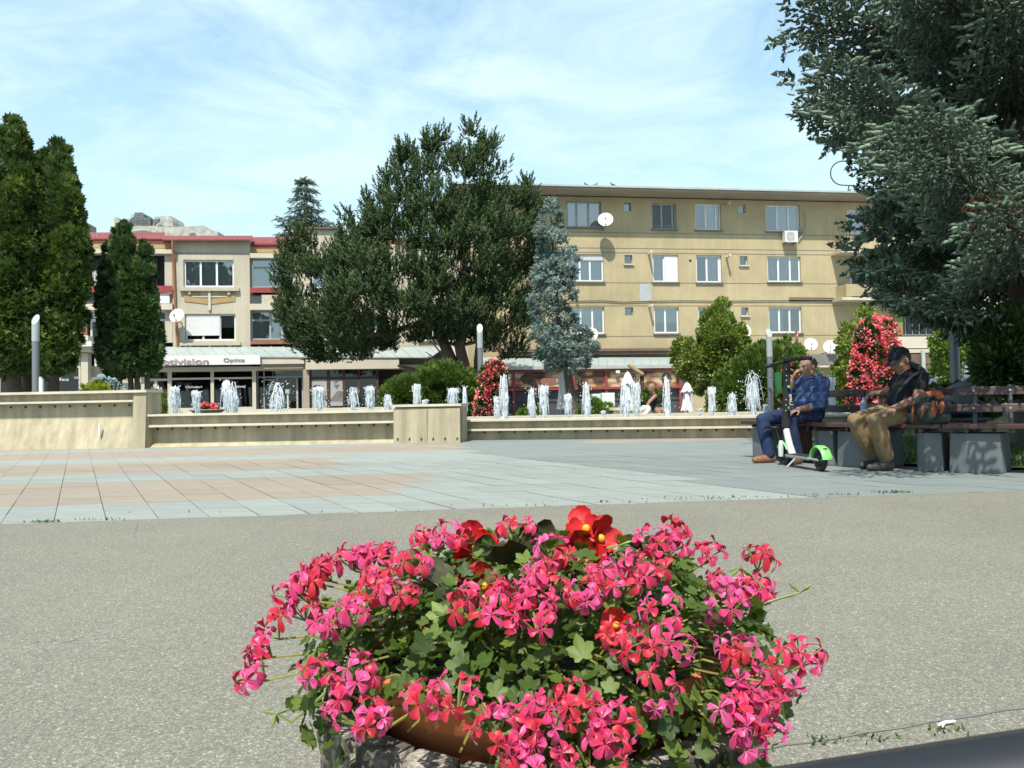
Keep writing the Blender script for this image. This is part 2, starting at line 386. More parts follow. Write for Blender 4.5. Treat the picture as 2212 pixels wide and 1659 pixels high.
def spires(name, parent, poly, D, thick, n, mat, seed, H=.75, R=.24, per=16, L=.24, rad=.055, lean=.45, T=None, surf=.5, bough=None):
    """crown of upright candle groups: each a little cone of needled shoots"""
    T = T or BRUSH; rng = np.random.default_rng(seed); C, N = crown_pts(poly, D, thick, n, rng, surf)
    if bough:
        m_, br_, fl_ = bough; C = np.repeat(C, m_, 0); N0 = np.repeat(N, m_, 0); e_ = np.repeat(crown_pts.edge, m_); n = len(C)
        o = rng.normal(0, 1, (n, 3)); o /= np.linalg.norm(o, axis=1, keepdims=True); o[:, 2] = np.abs(o[:, 2])*.8-.15; o *= rng.uniform(.3, 1, (n, 1))**.5
        C = C+o*np.minimum(br_, np.maximum(.25, e_))[:, None]*np.array([1, 1, fl_]); N = N0*.6+o*.8
    ax = N*lean*np.array([1, 1, .3])+np.array([0, 0, 1.0])+rng.normal(0, .13, N.shape); ax /= np.linalg.norm(ax, axis=1, keepdims=True)
    sz = rng.uniform(.5, 1.45, n); h = np.tile(np.linspace(0, 1, per), (n, 1)); a = rng.uniform(0, 2*PI, (n, 1))+np.arange(per)*2.4+rng.normal(0, .3, (n, per))
    B = basis(ax, rng=rng); rad_dir = B[:, None, :, 0]*np.cos(a)[..., None]+B[:, None, :, 1]*np.sin(a)[..., None]
    k = (1-h)**.8; P = C[:, None]+ax[:, None]*(h*H*sz[:, None])[..., None]+rad_dir*(R*k*sz[:, None]*rng.uniform(.3, 1, k.shape))[..., None]
    d = ax[:, None]*(.75+.5*h)[..., None]+rad_dir*(.75*k)[..., None]+rng.normal(0, .12, P.shape)
    P = P.reshape(-1, 3); d = d.reshape(-1, 3); s_ = L*rng.uniform(.8, 1.25, len(P))*np.repeat(sz, per)**.5
    V, F = scatter(T, P, basis(d, rng=rng), np.stack([s_*rad/L, s_*rad/L, s_], 1))
    ti = np.clip(.4*np.repeat(rng.uniform(0, 1, n), per)+.35*h.ravel()+.3*rng.uniform(0, 1, len(P)), 0, 1)
    return npmesh(name, V, F, mat, parent, tint=np.repeat(ti, len(T[1])))
# ------------------------------------------------------------------ materials of the setting
M = {}
M['concrete'] = weathered('cream_concrete', (.50, .435, .30), .85, .14, .22, .35, 50)
M['coping'] = pm('pale_coping', (.66, .60, .47), .8, .12, 3, .2, 60)
M['hole'] = pm('hole_dark', (.05, .045, .04), .9, .1)
M['base'] = pm('joint_dark', (.17, .17, .158), .95, .2, 8, .2)
M['ground'] = pm('far_paving', (.36, .37, .35), .9, .12, .8, .1, 20)
M['lawn'] = foliage('grass_blades', [(0, (.02, .05, .012)), (.6, (.045, .10, .02)), (1, (.09, .16, .04))], trans=.2)
M['soil'] = pm('dark_soil', (.035, .045, .02), .95, .4, 12, .4, 40)
def slab_mat(name, c):
    m, t, b = nodes(name); c = sc(c, .68)
    oi = t.nodes.new('ShaderNodeObjectInfo')
    n = noise(t, 2.2, 6, .65, stretch=(1, 3.5, 1)); n2 = noise(t, 140, 3, .7); a = t.nodes.new('ShaderNodeAttribute'); a.attribute_name = 'tint'
    s1 = t.nodes.new('ShaderNodeMath'); s1.operation = 'ADD'; t.links.new(oi.outputs['Random'], s1.inputs[0]); t.links.new(a.outputs['Fac'], s1.inputs[1])
    s2 = t.nodes.new('ShaderNodeMath'); s2.operation = 'MULTIPLY_ADD'; t.links.new(s1.outputs[0], s2.inputs[0]); s2.inputs[1].default_value = .22; t.links.new(n.outputs[0], s2.inputs[2])
    s3 = t.nodes.new('ShaderNodeMath'); s3.operation = 'MULTIPLY_ADD'; t.links.new(n2.outputs[0], s3.inputs[0]); s3.inputs[1].default_value = .35; t.links.new(s2.outputs[0], s3.inputs[2])
    r = ramp(t, s3.outputs[0], [(.5, sc(c, .84)), (1.0, sc(c, 1.13))])
    t.links.new(r.outputs[0], b.inputs['Base Color']); b.inputs['Roughness'].default_value = .7; b.inputs['Specular IOR Level'].default_value = .35
    bp = t.nodes.new('ShaderNodeBump'); bp.inputs['Strength'].default_value = .25; bp.inputs['Distance'].default_value = .004
    t.links.new(n2.outputs[0], bp.inputs['Height']); t.links.new(bp.outputs[0], b.inputs['Normal']); return m
M['slab_grey'] = slab_mat('slab_pale_grey', (.335, .36, .325))
M['slab_pink'] = slab_mat('slab_pink', (.365, .30, .235))
M['slab_dark'] = slab_mat('slab_dark_grey', (.245, .275, .26))

# asphalt: worn pale grey with loose light grit
m, t, b = nodes('asphalt'); M['asphalt'] = m
v1 = t.nodes.new('ShaderNodeTexVoronoi'); v1.inputs['Scale'].default_value = 270
v2 = t.nodes.new('ShaderNodeTexVoronoi'); v2.inputs['Scale'].default_value = 190
tcx = t.nodes.new('ShaderNodeTexCoord')
for v in (v1, v2): t.links.new(tcx.outputs['Object'], v.inputs['Vector'])
nA = noise(t, .8, 6, .68); nB = noise(t, 70, 4, .75)
sA = t.nodes.new('ShaderNodeSeparateColor'); t.links.new(v1.outputs['Color'], sA.inputs[0])
sB = t.nodes.new('ShaderNodeSeparateColor'); t.links.new(v2.outputs['Color'], sB.inputs[0])
rA = ramp(t, sA.outputs[0], [(0, (.118, .113, .093)), (.5, (.162, .155, .128)), (.85, (.212, .203, .168)), (1, (.29, .28, .236))])
gt = ramp(t, sB.outputs[1], [(.972, (0, 0, 0)), (.985, (1, 1, 1))])
mg = t.nodes.new('ShaderNodeMixRGB'); t.links.new(gt.outputs[0], mg.inputs[0]); t.links.new(rA.outputs[0], mg.inputs[1]); mg.inputs[2].default_value = (.33, .318, .28, 1)
ml = t.nodes.new('ShaderNodeMixRGB'); ml.blend_type = 'MULTIPLY'; ml.inputs[0].default_value = 1
rC = ramp(t, nA.outputs[0], [(.3, (.90, .89, .87)), (.7, (1.09, 1.075, 1.035))]); t.links.new(mg.outputs[0], ml.inputs[1]); t.links.new(rC.outputs[0], ml.inputs[2])
ml2 = t.nodes.new('ShaderNodeMixRGB'); ml2.blend_type = 'MULTIPLY'; ml2.inputs[0].default_value = 1
rD = ramp(t, nB.outputs[0], [(.32, (.82, .82, .82)), (.68, (1.18, 1.18, 1.17))]); t.links.new(ml.outputs[0], ml2.inputs[1]); t.links.new(rD.outputs[0], ml2.inputs[2])
t.links.new(ml2.outputs[0], b.inputs['Base Color']); b.inputs['Roughness'].default_value = .88; b.inputs['Specular IOR Level'].default_value = .25
bp = t.nodes.new('ShaderNodeBump'); bp.inputs['Strength'].default_value = .38; bp.inputs['Distance'].default_value = .005
t.links.new(sA.outputs[0], bp.inputs['Height']); t.links.new(bp.outputs[0], b.inputs['Normal'])

# ------------------------------------------------------------------ ground, asphalt, plaza
mb = MB(); mb.add([(-900, -900, -.06), (900, -900, -.06), (900, 1500, -.06), (-900, 1500, -.06)], [(0, 1, 2, 3)])
tag(mb.build('ground', M['ground']), kind='structure')
E0 = gp(0, 1133); E1 = gp(2212, 1060); e1 = (E1-E0); e1.z = 0; e1.normalize(); e2 = Vector((-.491, .871, 0)).normalized()
def edge_pt(s, k=0): return E0+e1*s+e2*k
mb = MB(); n = 220; top = []
for i in range(n+1):
    s_ = -12+32*i/n; w = .018*math.sin(s_*7.1)+.012*math.sin(s_*19.7+1)+.02*random.uniform(-1, 1)
    top.append(edge_pt(s_, -.02+w*.6))
vs = []; fs = []
for i, p in enumerate(top): vs += [(p.x, p.y, .004), (p.x, -14, .004), (p.x, p.y+.03, -.05)]
for i in range(n): a = 3*i; fs += [(a, a+1, a+4, a+3), (a+2, a, a+3, a+5)]
road = tag(MB().add(vs, fs).build('asphalt_road', M['asphalt']), kind='structure')
rows = []
RD, CW, GAP = .53, .335, .006
def zone(c, row):
    lim = {0: None}
    right_of = (c.x-(-.76))*(4.85)+(c.y-12.1)*2.33
    pat = row % 6
    pink = pat >= 2
    L = {0: -.95, 1: -2.4, 2: -.9}.get(row//6, -1.5)
    if pink and c.x < L+random.uniform(-.1, .1): return 'slab_pink'
    if row >= 16 and c.x > -.6+ (row-16)*.1 and c.y > 12.9: return 'slab_pink' if 1.4 < c.x < 4.2 and row < 18 else 'slab_dark'
    return 'slab_dark' if right_of > 0 else 'slab_grey'
slabs = []
for row in range(0, 21):
    for k in range(-30, 62):
        p = edge_pt(k*CW, row*RD); c = edge_pt((k+.5)*CW, (row+.5)*RD)
        px, py = proj([c])
        if not (-60 < px[0] < 2290): continue
        if (Vector((c.x, c.y, 0))-Vector((6.4, 10, 0))).length < 2.85: continue
        slabs.append((c.y, row, k, c))
slabs.sort(key=lambda q: q[0])
mb = MB(); mb.add([tuple(edge_pt(-12, -.1)+Vector((0, 0, -.02))), tuple(edge_pt(26, -.1)+Vector((0, 0, -.02))), tuple(edge_pt(26, 30)+Vector((0, 0, -.02))), tuple(edge_pt(-12, 30)+Vector((0, 0, -.02)))], [(0, 1, 2, 3)])
plaza = tag(mb.build('plaza_pavement', M['base']), kind='structure')
shapes = {}
def slab_geo(c, dz, tx, gap=GAP):
    g = gap/2; a = e1*(CW/2-g); b_ = e2*(RD/2-.0008); top = [c-a-b_, c+a-b_, c+a+b_, c-a+b_]
    return [tuple(q+Vector((0, 0, -.05))) for q in top]+[tuple(q+Vector((0, 0, dz+tx*(1 if i in (1, 2) else -1)))) for i, q in enumerate(top)]
far = {}
for i, (yy, row, k, c) in enumerate(slabs):
    zn = zone(c, row)
    if i < 290:
        key = (zn, random.randrange(4))
        if key not in shapes:
            mb = MB(); mb.hexa(slab_geo(Vector((0, 0, 0)), 0, random.uniform(-.0015, .0015))); o = mb.build('slab', M[zn], plaza); shapes[key] = o.data
        else:
            o = bpy.data.objects.new('slab', shapes[key]); COL.objects.link(o); o.parent = plaza
        o.location = (c.x, c.y, random.uniform(-.0022, .0022))
    else: far.setdefault(zn, []).append(slab_geo(c, random.uniform(-.0006, .0006), random.uniform(-.0003, .0003), .003))
fv = []; ff = []; fm = []; ft = []; names = list(far)
for mi, zn in enumerate(names):
    for g in far[zn]:
        n0 = len(fv); fv += g; r_ = random.random()
        for f in [(4, 5, 6, 7), (0, 1, 5, 4), (1, 2, 6, 5), (2, 3, 7, 6), (3, 0, 4, 7)]: ff.append([i+n0 for i in f]); fm.append(mi); ft.append(r_)
fs_ = npmesh('far_slabs', fv, ff, [M[z] for z in names], plaza, tint=ft, matidx=fm); fs_.data.polygons.foreach_set('use_smooth', [False]*len(fs_.data.polygons)); tag(fs_, kind='stuff')
# plaza beyond the bench ring and round the fountain
MB().add([(-60, 5.5+8.6, -.012), (70, 5.5+8.6, -.012), (70, 60, -.012), (-60, 60, -.012)], [(0, 1, 2, 3)]).build('far_paving', M['ground'], plaza)

# round lawn inside the bench ring
RC = Vector((6.4, 10.0, 0))
mb = MB(); ring = [(RC.x+2.82*math.cos(a*PI/24), RC.y+2.82*math.sin(a*PI/24), .012) for a in range(48)]
mb.add(ring+[(RC.x, RC.y, .05)], [(i, (i+1) % 48, 48) for i in range(48)]); lawn = tag(mb.build('lawn', M['soil']), kind='structure')
n = 9000; a = RNG.uniform(0, 2*PI, n); r = 2.8*np.sqrt(RNG.uniform(0, 1, n)); P = np.stack([RC.x+r*np.cos(a), RC.y+r*np.sin(a), .02+.03*(1-r/2.8)], 1)
d = np.stack([RNG.normal(0, .35, n), RNG.normal(0, .35, n), np.ones(n)], 1); s_ = RNG.uniform(.04, .09, n)
BL = (np.array([(-.12, 0, 0), (.12, 0, 0), (0, .25, 1.)]), np.array([(0, 1, 2)]))
V, F = scatter(BL, P, basis(d), np.stack([s_, s_, s_], 1)); o = npmesh('grass', V, F, M['lawn'], None, tint=RNG.uniform(0, 1, n)); tag(o, 'short grass inside the round bench', 'grass', kind='stuff')
# weeds along the asphalt edge
def weeds(pts, label, seed, h=.05):
    rg = np.random.default_rng(seed); P = []
    for (px, py, wpx, num) in pts:
        for _ in range(num):
            q = gp(px+rg.normal(0, wpx/2), py); P.append((q.x, q.y+rg.normal(0, .012), .0))
    P = np.array(P); n = len(P); d = np.stack([rg.normal(0, .7, n), rg.normal(0, .5, n), np.ones(n)], 1); s_ = h*rg.uniform(.4, 1.1, n)
    V, F = scatter(LEAF, P, basis(d, rng=rg), np.stack([s_*.35, s_*.35, s_], 1))
    tag(npmesh('weeds', V, F, M['lawn'], None, tint=np.repeat(rg.uniform(0, 1, n), 6)), label, 'weeds', kind='stuff')
weeds([(95, 1129, 40, 60), (205, 1124, 60, 25), (1300, 1086, 120, 26), (1480, 1079, 160, 34), (1640, 1075, 160, 40), (1790, 1070, 90, 50), (1930, 1065, 50, 90), (700, 1108, 400, 16), (1100, 1094, 200, 14)], 'small weeds growing in the joint between asphalt and plaza', 3, .026)
weeds([(1650, 1617, 26, 26), (1790, 1606, 60, 26), (1880, 1599, 60, 30), (2045, 1584, 50, 24)], 'grass tufts in the kerb joint at the bottom right', 4, .02)
weeds([(840, 955, 22, 40), (712, 957, 12, 16)], 'weeds at the foot of the low fountain wall', 5, .12)
# asphalt strip joint at the bottom right and the twig
mb = MB(); mb.tube([gp(2062, 1558, .012), gp(2040, 1561, .012), gp(2028, 1566, .016)], [.0035, .004, .003], 6); mb.tube([gp(2040, 1561, .012), gp(2036, 1570, .012)], [.003, .002], 5)
tag(mb.build('twig', pm('twig_white', (.75, .72, .66), .8)), 'pale bent twig lying on the asphalt', 'twig')
mb = MB(); pth = [gp(1590+i*52, 1628-i*8.4+random.uniform(-2.5, 2.5), .006) for i in range(13)]
mb.tube(pth, [.0012+.0022*random.random() for _ in pth], 4); mb.build('joint_seam', M['base'], road)
for k, (x0_, y0_, x1_, y1_) in enumerate(((298, 1128, 288, 1160), (30, 1392, 250, 1381), (2140, 1544, 2000, 1548))):
    rg_ = random.Random(k); q = []
    for i in range(16): u_ = i/15; q.append(gp(x0_+(x1_-x0_)*u_+rg_.uniform(-5, 5), y0_+(y1_-y0_)*u_+rg_.uniform(-3, 3), .0035))
    MB().tube(q, [.0016+.0022*rg_.random() for _ in q], 4, caps=False).build('crack', M['base'], road)

# ------------------------------------------------------------------ fountain
FT = thing('fountain', (0, 15, 0), 'long cream concrete fountain basin with stepped walls across the plaza', 'fountain')
def sweep(mb, prof, path, m=0):
    """closed profile (o, z): o metres towards the camera from the path"""
    path = [Vector((p[0], p[1], 0)) for p in path]; k = len(prof); n0 = len(mb.v)
    for i, p in enumerate(path):
        d = (path[min(i+1, len(path)-1)]-path[max(i-1, 0)]).normalized(); nrm = Vector((d.y, -d.x, 0))
        for o_, z in prof: mb.v.append((p.x+nrm.x*o_, p.y+nrm.y*o_, z))
    for i in range(len(path)-1):
        for j in range(k):
            a = n0+i*k+j; b_ = n0+i*k+(j+1) % k; mb.f.append((a, b_, b_+k, a+k)); mb.m.append(m)
    mb.f.append(tuple(n0+j for j in range(k))); mb.m.append(m)
    mb.f.append(tuple(n0+(len(path)-1)*k+j for j in range(k))[::-1]); mb.m.append(m)
A0, A1 = gp(-260, 976), gp(286, 968); A2 = gp(314, 967.6)
sweep(mb := MB(), [(0, -.03), (-.19, .56), (-.2, .565), (-.2, .9), (-.13, .9), (-.13, 1.06), (-.6, 1.06), (-.6, -.03)], [A0, A1]); mb.build('tall_wall', M['concrete'], FT)
sweep(mb := MB(), [(-.03, .878), (-.03, .918), (-.128, .918), (-.198, .878)], [A0, A1]); mb.build('ledge', M['coping'], FT)
sweep(mb := MB(), [(0, 1.056), (0, 1.105), (-.62, 1.105), (-.62, 1.056)], [A0, A2+Vector((.02, 0, 0))]); mb.build('coping', M['coping'], FT)
sweep(mb := MB(), [(.02, -.03), (-.045, 1.053), (-.6, 1.053), (-.6, -.03)], [A1+Vector((.002, 0, 0)), A2]); mb.build('end_pier', M['concrete'], FT)
B0, B1 = gp(316, 967), gp(851, 957.2)
sweep(mb := MB(), [(.03, -.03), (-.14, .06), (-.19, .065), (-.19, .40), (-.09, .40), (-.09, .60), (-.45, .60), (-.45, -.03)], [B0, B1]); mb.build('low_wall', M['concrete'], FT)
sweep(mb := MB(), [(.0, .385), (.0, .43), (-.088, .43), (-.188, .385)], [B0-Vector((.25, 0, 0)), B1]); mb.build('ledge', M['coping'], FT)
sweep(mb := MB(), [(.03, .595), (.03, .635), (-.47, .635), (-.47, .595)], [B0, B1]); mb.build('coping', M['coping'], FT)
C0, C1 = gp(853, 957.5), gp(996, 956)
sweep(mb := MB(), [(.08, -.03), (.06, .66), (-.6, .66), (-.6, -.03)], [C0, C1]); mb.build('pier', M['concrete'], FT)
sweep(mb := MB(), [(-.04, .655), (-.04, .70), (-.6, .70), (-.6, .655)], [C0, C1]); sweep(mb, [(.09, .69), (.09, .735), (-.63, .735), (-.63, .69)], [C0-Vector((.03, 0, 0)), C1+Vector((.03, 0, 0))]); mb.build('coping', M['coping'], FT)
mb = MB(); pm_ = C0.lerp(C1, .5); mb.box(pm_.x-.004, pm_.x+.004, pm_.y-.085, pm_.y, .02, .64); mb.build('panel_joint', M['base'], FT)
Dp = [gp(998, 951.5), gp(1330, 948.5), gp(1640, 946), gp(1990, 941), gp(2420, 936)]
sweep(mb := MB(), [(-.12, -.03), (-.13, .21), (-.07, .21), (-.07, .38), (-.4, .38), (-.4, -.03)], Dp); mb.build('low_wall', M['concrete'], FT)
sweep(mb := MB(), [(.02, .185), (.02, .225), (-.068, .225), (-.128, .185)], Dp); mb.build('ledge', M['coping'], FT)
sweep(mb := MB(), [(.05, .372), (.05, .412), (-.42, .412), (-.42, .372)], Dp); mb.build('coping', M['coping'], FT)
R0 = [pt(1000, 900, 18.6), pt(1640, 887, 18.6), pt(2430, 870, 18.4)]
sweep(mb := MB(), [(0, -.03), (0, .405), (-.3, .405), (-.3, -.03)], R0); mb.build('back_rim', M['coping'], FT)
R1 = [pt(318, 880, 19.6), pt(1000, 875, 19.4)]
sweep(mb := MB(), [(0, -.03), (0, .68), (-.3, .68), (-.3, -.03)], R1); mb.build('back_rim', M['coping'], FT)
mb = MB()
for (Q0, Q1, oo, zz, num) in ((A0, A1, -.195, .80, 17), (B0, B1, -.185, .33, 17), (Dp[0], Dp[1], -.122, .13, 10), (Dp[1], Dp[2], -.122, .13, 9), (Dp[2], Dp[3], -.122, .13, 10)):
    for i in range(num):
        p = Q0.lerp(Q1, (i+.5)/num); mb.box(p.x-.015, p.x+.015, p.y-oo-.022, p.y-oo+.02, zz, zz+.035)
for i in range(6):
    p = C0.lerp(C1, (i+.3)/5.6); mb.box(p.x-.015, p.x+.015, p.y-.09, p.y, .06, .1)
mb.build('drain_hole', M['hole'], FT)
p = gp(207, 930); MB().sphere((A0.lerp(A1, .87).x, 14.6+.13, .36), (.022, .024, .15)).build('paint_splash', pm('white_splash', (.8, .8, .78), .7), FT)
m, t, b = nodes('pool_water'); M['water'] = m
b.inputs['Base Color'].default_value = (.02, .05, .06, 1); b.inputs['Roughness'].default_value = .06; b.inputs['Specular IOR Level'].default_value = .5
nw = noise(t, 7, 4); bp = t.nodes.new('ShaderNodeBump'); bp.inputs['Strength'].default_value = .5; bp.inputs['Distance'].default_value = .05; t.links.new(nw.outputs[0], bp.inputs['Height']); t.links.new(bp.outputs[0], b.inputs['Normal'])
mb = MB(); q = [Dp[0]+Vector((0, .3, 0)), Dp[1]+Vector((0, .3, 0)), Dp[2]+Vector((0, .3, 0)), Dp[4]+Vector((0, .3, 0)), R0[2], R0[1], R0[0]]
mb.add([(p.x, p.y, .33) for p in q], [tuple(range(len(q)))])
q = [B0+Vector((0, .3, 0)), C1+Vector((0, .3, 0)), R1[1], R1[0]]; mb.add([(p.x, p.y, .57) for p in q], [(0, 1, 2, 3)])
mb.add([(C1.x+.02, C1.y+.1, -.02), (R1[1].x+.02, R1[1].y, -.02), (R1[1].x+.02, R1[1].y, .57), (C1.x+.02, C1.y+.1, .57)], [(0, 1, 2, 3)])
tag(mb.build('water', M['water']), kind='structure')

# ------------------------------------------------------------------ hill far behind with the castle ruin
m_hill = pm('hill_grass', (.18, .20, .13), .9, .3, .02, 0)
mb = MB(); HC = pt(440, 520, 300); ringz = [(15, 64), (55, 40), (95, 12), (140, -2)]
mb.add([(HC.x, HC.y, 66)], []); n0 = 1; vs = [(HC.x-25, HC.y+30, 66.5)]; fs = []
for r_, z_ in ringz:
    for j in range(24): a_ = 2*PI*j/24; vs.append((HC.x-25+r_*1.5*math.cos(a_), HC.y+45+r_*math.sin(a_), z_))
for j in range(24): fs.append((0, 1+j, 1+(j+1) % 24))
for i in range(3):
    for j in range(24): a_ = 1+i*24+j; b_ = 1+i*24+(j+1) % 24; fs.append((a_, a_+24, b_+24, b_))
tag(MB().add(vs, fs).build('hill', m_hill, smooth=True), kind='structure')
M['ruin'] = pm('ruin_stone', (.42, .41, .36), .9, .38, .5, .6, 2); M['ruin_dark'] = pm('ruin_scaffold_dark', (.16, .17, .18), .9, .3, .8)
CR = thing('castle_ruin', tuple(pt(360, 505, 300)), 'ruined stone castle with scaffolded tower on the hill beyond the red roof', 'castle')
def prism_px(mb, poly, D, depth, m=0):
    f = [pt(x, y, D) for x, y in poly]; b_ = [p+Vector((0, depth, 0)) for p in f]; k = len(poly)
    mb.add([tuple(p) for p in f]+[tuple(p) for p in b_], [tuple(range(k))[::-1], tuple(range(k, 2*k))]+[(i, (i+1) % k, (i+1) % k+k, i+k) for i in range(k)], m)
mb = MB(); prism_px(mb, [(241, 516), (240, 490), (246, 487), (246, 468), (252, 468), (256, 473), (268, 474), (280, 472), (282, 516)], 300, 12)
prism_px(mb, [(280, 516), (282, 487), (330, 488), (370, 490), (400, 489), (440, 487), (446, 496), (470, 500), (471, 516)], 298, 14); mb.build('curtain_wall', M['ruin'], CR)
mb = MB(); prism_px(mb, [(330, 489), (333, 468), (352, 467), (368, 466), (373, 478), (374, 489)], 302, 12); mb.build('keep_wall', M['ruin'], CR)
mb = MB(); prism_px(mb, [(276, 489), (280, 476), (284, 471), (290, 466), (291, 459), (306, 459), (310, 463), (311, 470), (316, 470), (324, 470), (326, 490)], 301, 8); mb.build('tower', M['ruin_dark'], CR)
mb = MB(); prism_px(mb, [(331, 474), (344, 472), (343, 477), (336, 482), (332, 487)], 299.8, 1); mb.build('broken_opening', M['ruin_dark'], CR)
mb = MB(); prism_px(mb, [(284, 516), (286, 500), (310, 497), (330, 502), (340, 516)], 297.7, .5); mb.build('broken_opening', M['ruin_dark'], CR)
mb = MB(); prism_px(mb, [(404, 516), (410, 504), (420, 502), (428, 516)], 297.7, .5); mb.build('broken_opening', M['ruin_dark'], CR)
mb = MB()
for x in range(284, 330, 5): mb.tube([pt(x, 489, 299.5), pt(x, 458+max(0, (abs(x-300)-9))*.6, 299.5)], .07, 4)
for y in range(460, 490, 5): mb.tube([pt(282+max(0, 470-y)*.8, y, 299.4), pt(312+max(0, y-464)*.5, y, 299.4)], .07, 4)
mb.build('scaffold_pole', M['ruin_dark'], CR)
# ------------------------------------------------------------------ buildings
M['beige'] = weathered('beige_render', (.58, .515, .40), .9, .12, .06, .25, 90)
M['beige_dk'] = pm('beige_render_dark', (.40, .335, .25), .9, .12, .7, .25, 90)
M['cream'] = pm('cream_trim', (.62, .56, .44), .85, .08, 1.5, .15, 60)
M['ochre'] = pm('ochre_decor', (.45, .30, .15), .9, .12, 3)
M['yellow'] = weathered('ochre_yellow_render', (.51, .415, .25), .92, .15, .045, .35, 70)
M['red'] = pm('red_roof_sheet', (.24, .055, .055), .75, .10, .5, .05, 10)
M['redband'] = pm('red_paint', (.32, .06, .05), .5, .1, 2, 0)
M['brown'] = pm('brown_soffit', (.16, .11, .08), .8, .15, 2)
M['copper'] = pm('copper_pipe', (.38, .16, .08), .55, .12, 2, 0)
M['sheet'] = pm('galvanised_sheet', (.42, .48, .46), .45, .10, .8, .05, 20, metal=.15)
M['gutter'] = pm('pale_gutter', (.50, .52, .50), .5, .1, 1, 0, metal=.2)
M['white'] = pm('white_plastic', (.80, .80, .79), .4, .03, 3, 0)
M['whitepaint'] = pm('white_sign_board', (.82, .82, .80), .5, .02, 3, 0)
M['oldframe'] = pm('grey_frame', (.36, .38, .36), .6, .12, 3, 0)
M['darkframe'] = pm('dark_frame', (.07, .075, .08), .5, .1, 3, 0)
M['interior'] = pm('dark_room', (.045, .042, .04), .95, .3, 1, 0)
M['brownframe'] = pm('brown_timber_frame', (.09, .045, .035), .55, .15, 3, 0)
M['curtain'] = pm('net_curtain', (.8, .82, .83), .9, .12, 6, 0, stretch=(6, 1, .3))
M['curtain_dk'] = pm('grey_curtain', (.66, .67, .65), .9, .25, 5, 0, stretch=(6, 1, .3))
M['brick'] = pm('brick_red', (.30, .13, .09), .9, .2, 12, .2)
M['sill'] = pm('sill_grey', (.20, .19, .17), .8, .15, 3, .1)
M['cable'] = pm('cable_dark', (.06, .055, .05), .8, .1)
M['steel'] = pm('lamp_steel', (.22, .235, .25), .5, .08, 2, 0, metal=.3)
M['green'] = pm('green_panel', (.07, .20, .13), .6, .12, 2, 0)
M['black'] = pm('black_plastic', (.02, .02, .021), .5, .1, 5, 0)
M['rust'] = pm('rust', (.38, .16, .05), .9, .3, 8)
def glass_mat(name, tint, gl):
    m, t, b = nodes(name); t.nodes.remove(b)
    tr = t.nodes.new('ShaderNodeBsdfTransparent'); tr.inputs[0].default_value = (*tint, 1)
    g = t.nodes.new('ShaderNodeBsdfGlossy'); g.inputs['Roughness'].default_value = .03
    fr = t.nodes.new('ShaderNodeFresnel'); fr.inputs[0].default_value = 1.5
    ad = t.nodes.new('ShaderNodeMath'); ad.operation = 'ADD'; ad.use_clamp = True; t.links.new(fr.outputs[0], ad.inputs[0]); ad.inputs[1].default_value = gl
    ms = t.nodes.new('ShaderNodeMixShader'); t.links.new(ad.outputs[0], ms.inputs[0]); t.links.new(tr.outputs[0], ms.inputs[1]); t.links.new(g.outputs[0], ms.inputs[2])
    t.links.new(ms.outputs[0], t.nodes['Material Output'].inputs[0]); return m
M['glass'] = glass_mat('window_glass', (.70, .74, .76), .25)
M['glass_dk'] = glass_mat('shop_glass', (.35, .37, .38), .03)

class Facade:
    def __init__(s, px, D, adeg):
        s.A = math.radians(adeg); p = pt(px, 868, D); s.P = Vector((p.x, p.y, 0))
        s.t = Vector((math.cos(s.A), math.sin(s.A), 0)); s.n = Vector((math.sin(s.A), -math.cos(s.A), 0))
    def at(s, px, py, off=0):
        d = ray(px, py); q = s.P+s.n*off; k = (q-CAM).dot(s.n)/d.dot(s.n); p = CAM+d*k
        return (p-s.P).dot(s.t), p.z
    def rect(s, x0, x1, y0, y1, off=0):
        a = [s.at(x, y, off) for x in (x0, x1) for y in (y0, y1)]
        return (a[0][0]+a[1][0])/2, (a[2][0]+a[3][0])/2, (a[1][1]+a[3][1])/2, (a[0][1]+a[2][1])/2
    def box(s, mb, x0, x1, y0, y1, off, th, m=0):
        """front face at 'off' towards the street, th metres deep"""
        l0, l1, z0, z1 = s.rect(x0, x1, y0, y1, off); mb.box(l0, l1, -off, -off+th, z0, z1, m); return l0, l1, z0, z1
def wall_grid(mb, x0, x1, z0, z1, holes, y=0, depth=.22, m=0):
    xs = sorted({x0, x1, *[h[0] for h in holes], *[h[1] for h in holes]}); zs = sorted({z0, z1, *[h[2] for h in holes], *[h[3] for h in holes]})
    for i in range(len(xs)-1):
        for j in range(len(zs)-1):
            cx, cz = (xs[i]+xs[i+1])/2, (zs[j]+zs[j+1])/2
            if any(h[0] < cx < h[1] and h[2] < cz < h[3] for h in holes): continue
            mb.add([(xs[i], y, zs[j]), (xs[i+1], y, zs[j]), (xs[i+1], y, zs[j+1]), (xs[i], y, zs[j+1])], [(0, 1, 2, 3)], m)
    for a, b_, c, d in holes:
        mb.add([(a, y, c), (b_, y, c), (b_, y, d), (a, y, d), (a, y+depth, c), (b_, y+depth, c), (b_, y+depth, d), (a, y+depth, d)], [(0, 4, 5, 1), (1, 5, 6, 2), (2, 6, 7, 3), (3, 7, 4, 0)], m)
def curtain_mesh(x0, x1, z0, z1, y, amp=.03, n=26):
    mb = MB(); vs = []
    ph = random.uniform(0, 6)
    for i in range(n+1):
        x = x0+(x1-x0)*i/n; yy = y+amp*math.sin(i*1.9+ph)+amp*.5*math.sin(i*.7)
        vs += [(x, yy, z0), (x, yy, z1)]
    mb.add(vs, [(2*i, 2*i+2, 2*i+3, 2*i+1) for i in range(n)]); return mb
